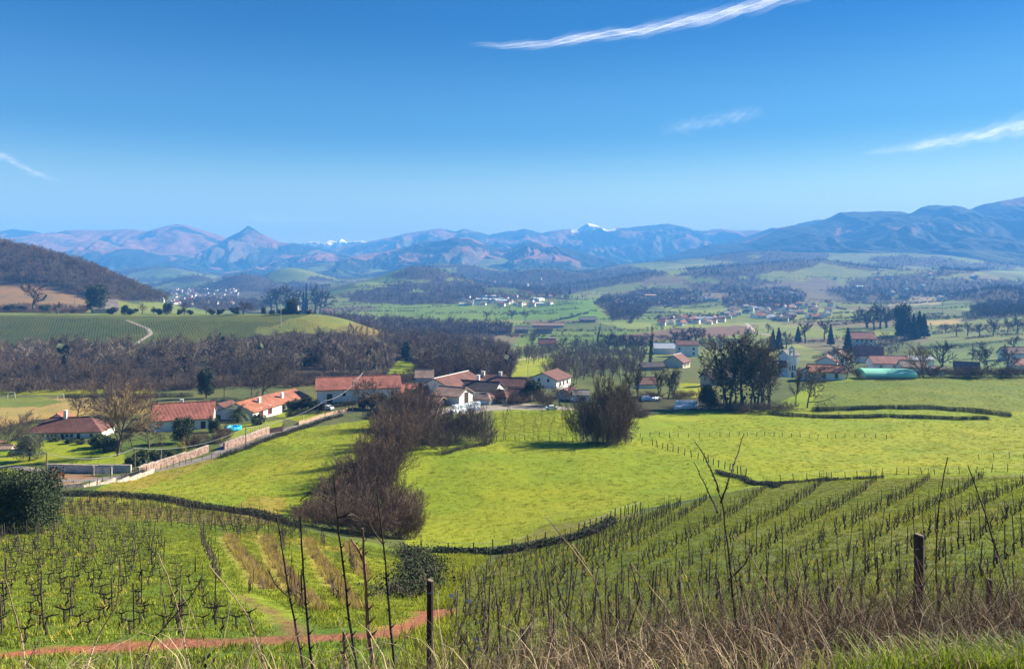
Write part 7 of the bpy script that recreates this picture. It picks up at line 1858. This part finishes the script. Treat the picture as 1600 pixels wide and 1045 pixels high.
shoot([[(130,1060),(150,1000),(185,940),(187,872)]], 6.0, 3, 1.5, DY, 'pale upright stalk among the vines at the lower left')
shoot([[(690,1060),(720,980),(745,930),(772,890)], [(730,960),(752,955)]], 6.6, 3, 1.5, DY, 'pale stalk leaning right beside the middle fence post')
shoot([[(1085,1060),(1060,985),(1035,940),(1015,915),(985,880)]], 5.4, 3.5, 1.5, DY, 'pale curved stalk sweeping left before the right vineyard')
shoot([[(905,1060),(890,975),(876,930),(868,900)]], 6.8, 3.5, 1.5, DK, 'dark slender shoot over the lower right vineyard')
shoot([[(1240,1060),(1222,960),(1190,900),(1168,860),(1148,835)]], 5.6, 3, 1.5, DY, 'pale stalk leaning left beside the tallest forked shoot')
shoot([[(40,1060),(35,1000),(15,930),(8,905)]], 5.8, 3, 1.5, DY, 'pale stalk at the lower left edge')
shoot([[(220,1060),(238,1000),(300,930),(315,900)], [(262,970),(275,940)]], 5.6, 3, 1.5, DK, 'dark crooked stalk low over the left vineyard')
# leaves, seed heads and a dandelion among the brambles
def leaf_card(n, pts, size, mat, name, label, cat):
    r_ = np.random.RandomState(n); vs, fs = [], []
    for p in pts:
        nn = r_.randn(3); nn[1] -= 1.5; nn /= np.linalg.norm(nn); t = np.cross(nn, [0, 0, 1.0]); t /= np.linalg.norm(t); b = np.cross(nn, t); k = len(vs); c = np.array(p)
        ring = [c + (t * math.cos(a) * .6 + b * math.sin(a)) * size * (1 - .15 * abs(math.sin(a))) + nn * size * .12 * math.cos(2 * a) for a in np.linspace(0, 6.283, 9)[:-1]]
        vs += [tuple(c)] + [tuple(q) for q in ring]; fs += [(k, k + 1 + i, k + 1 + (i + 1) % 8) for i in range(8)]
    o = link(name, np_mesh(name, np.array(vs), fs, [mat])); tag(o, label, cat); return o
def px(u, v, Y): return ((u - CU) / F * Y, Y, -(v - CV) / F * Y)
leaf_card(5, [px(a, b, 5.2) for a, b in ((318,1028),(326,1024),(334,1030),(321,1040),(330,1042),(312,1034))], .022, M_LEAF_DARK, 'bramble_leaf_spray', 'dark round bramble leaves at the bottom edge left of centre', 'leaves')
leaf_card(7, [px(a, b, 5.0) for a, b in ((1530,1000),(1545,1004),(1556,996),(1590,975),(1596,985),(1572,990),(1518,1010))], .02, M_PALEST, 'pale_dead_leaves', 'pale dead leaves caught in the grass at the lower right corner', 'leaves')
leaf_card(3, [px(1594, 975, 5.0), px(1599, 982, 5.0)], .03, M_REDWOOD, 'rust_red_leaf', 'rust red dead leaf at the right edge above the green grass', 'leaf')
def flower(u, v, Y, r, mat, label, name='flower', cat='flower', petals=12):
    c = Vector(px(u, v, Y)); root = empty(name, tuple(c)); m = MB()
    for i in range(petals): a = i * 6.283 / petals; m.poly([(0, 0, 0), (math.cos(a - .2) * r, -.004, math.sin(a - .2) * r), (math.cos(a) * r * 1.2, -.002, math.sin(a) * r * 1.2), (math.cos(a + .2) * r, -.004, math.sin(a + .2) * r)])
    m.build('head', mat, root); m = MB(); g = Tz(c.x, Y) - c.z; m.tube([(0, 0, 0), (.01, .01, g * .5), (.02, 0, g)], .0022, 4); m.build('stalk', M_DRY_BROWN, root); tag(root, label, cat)
M_YELLOW = simple_mat('yellow_petals', (.75, .45, .02), .6, .1, 5.0)
flower(59, 955, 6.0, .016, M_YELLOW, 'single orange yellow dandelion flower at the lower left')
for i, (a, b) in enumerate(((705,930),(733,938),(742,998),(748,1012))): flower(a, b, 6.4, .017, M_WRAP, 'fluffy white seed head right of the middle fence post', 'seed_head', 'seed head', 16)
for o in bpy.data.objects:
    if o.name.startswith('seed_head'): o['group'] = 'seed heads by the middle post'
# mossy small conifer like bush standing in the lime strip of the left vineyard
tree_at('young_shrub', CYPRESS, 305, 894, 34, 'thin dark young shrub standing alone on the lime green strip', 'shrub', H=11.5, wide=.35)
# ---------------------------------------------------------------- cirrus: thin ice veils high above the haze
def cloud_mat(seed, dens):
    m = bpy.data.materials.new('cirrus_ice'); m.use_nodes = True; nt = m.node_tree; nt.nodes.clear()
    o = N(nt, 'ShaderNodeOutputMaterial'); tr = N(nt, 'ShaderNodeBsdfTransparent'); tl = N(nt, 'ShaderNodeBsdfTranslucent'); df = N(nt, 'ShaderNodeBsdfDiffuse')
    tl.inputs['Color'].default_value = (.95, .96, 1, 1); df.inputs['Color'].default_value = (.95, .96, 1, 1)
    a = N(nt, 'ShaderNodeAddShader'); nt.links.new(tl.outputs[0], a.inputs[0]); nt.links.new(df.outputs[0], a.inputs[1])
    uv = N(nt, 'ShaderNodeAttribute'); uv.attribute_name = 'veil'
    sp = N(nt, 'ShaderNodeSeparateXYZ'); nt.links.new(uv.outputs['Vector'], sp.inputs[0])
    mp = N(nt, 'ShaderNodeMapping'); mp.inputs['Scale'].default_value = (1.6, 9.0, 1.0); mp.inputs['Location'].default_value = (seed * 3.7, seed, 0)
    mp.inputs['Rotation'].default_value = (0, 0, R(-3))
    nt.links.new(uv.outputs['Vector'], mp.inputs['Vector'])
    n1 = noise(nt, mp.outputs[0], 2.0, 9, 0.62)
    k = ramp(nt, n1, [(0.30, 0.0), (0.5, 0.35), (0.85, 1.0)])
    mu = N(nt, 'ShaderNodeMath', operation='MULTIPLY'); nt.links.new(k, mu.inputs[0]); nt.links.new(sp.outputs['Z'], mu.inputs[1])
    m2 = N(nt, 'ShaderNodeMath', operation='MULTIPLY'); m2.use_clamp = True; nt.links.new(mu.outputs[0], m2.inputs[0]); m2.inputs[1].default_value = dens
    mx = N(nt, 'ShaderNodeMixShader'); nt.links.new(m2.outputs[0], mx.inputs[0]); nt.links.new(tr.outputs[0], mx.inputs[1]); nt.links.new(a.outputs[0], mx.inputs[2])
    nt.links.new(mx.outputs[0], o.inputs['Surface'])
    return m
def cirrus(line, width, alt, seed, dens, label, prof=lambda t: 1.0, layers=2):
    """line of photo pixels seen on the underside of a sheet at height alt; the sheet lies flat in the air"""
    root = None; vs, fs, at_ = [], [], []
    n = 90; L = np.array(line, float)
    d = np.concatenate([[0], np.cumsum(np.hypot(*np.diff(L, axis=0).T))]); d /= d[-1]
    for ly in range(layers):
        a_ = alt + ly * 120
        t = np.linspace(0, 1, n); uc = np.interp(t, d, L[:, 0]); vc = np.interp(t, d, L[:, 1])
        uc = np.convolve(np.pad(uc, 4, 'edge'), np.ones(9) / 9, 'valid'); vc = np.convolve(np.pad(vc, 4, 'edge'), np.ones(9) / 9, 'valid')
        _w = fbm(t * 14, t * 0 + seed, 3, seed); _w2 = fbm(t * 9, t * 0 + 5 + seed, 3, seed + 2)
        m = 13; b0 = len(vs)
        for i in range(n):
            for j in range(m):
                s = j / (m - 1) * 2 - 1
                vv = vc[i] + s * width * prof(t[i]) * (1 + .35 * float(_w[i])) + 2.5 * float(_w2[i]) + ly * 2; Y = a_ * F / (CV - vv); X = (uc[i] - CU) / F * Y
                vs.append((X, Y, a_ + 60 * math.sin(i * .7 + j * 1.9 + ly)))
                e = math.exp(-(s * 2.1) ** 2) * min(1, t[i] * 3.5) ** 1.3 * min(1, (1 - t[i]) * 4 + .02)
                at_.append((t[i] * 3.2, s * .22 * (0.6 + .4 * prof(t[i])), max(0, e - .012)))
        for i in range(n - 1):
            for j in range(m - 1):
                k = b0 + i * m + j; fs.append((k, k + 1, k + m + 1, k + m))
    me = np_mesh('cloud', np.array(vs), np.array(fs), [cloud_mat(seed, dens)], True)
    A = me.attributes.new('veil', 'FLOAT_VECTOR', 'POINT'); A.data.foreach_set('vector', np.array(at_, np.float32).ravel())
    o = link('cloud', me); tag(o, label, 'cloud'); o.visible_shadow = True
    return o
cirrus([(715,70),(760,69),(830,71),(900,58),(980,50),(1060,36),(1120,26),(1150,14),(1200,5),(1260,-12),(1340,-32)], 14, 8200, 1, .36, 'long bright ribbon of white cirrus climbing to the top edge of the sky', lambda t: .45 + .75 * min(1, t * 1.6))
cirrus([(1330,238),(1380,236),(1440,226),(1500,216),(1560,204),(1640,186),(1800,160)], 30, 7600, 2, .40, 'broad white cirrus streak low at the right edge of the sky', lambda t: .25 + 1.0 * t)
cirrus([(1020,205),(1060,198),(1110,190),(1150,182),(1200,172)], 16, 7900, 3, .11, 'faint small cirrus wisp in the right half of the sky')
cirrus([(-90,215),(-30,232),(10,246),(50,266),(100,286)], 13, 7400, 4, .26, 'thin slanting cirrus wisp at the left edge of the sky', lambda t: 1.2 - .7 * t)
cirrus([(330,322),(370,330),(400,342),(470,345),(520,350),(600,362)], 14, 7300, 5, .08, 'barely visible veil of cirrus just above the pointed peak')
make_haze()
print('objects', len(bpy.data.objects))
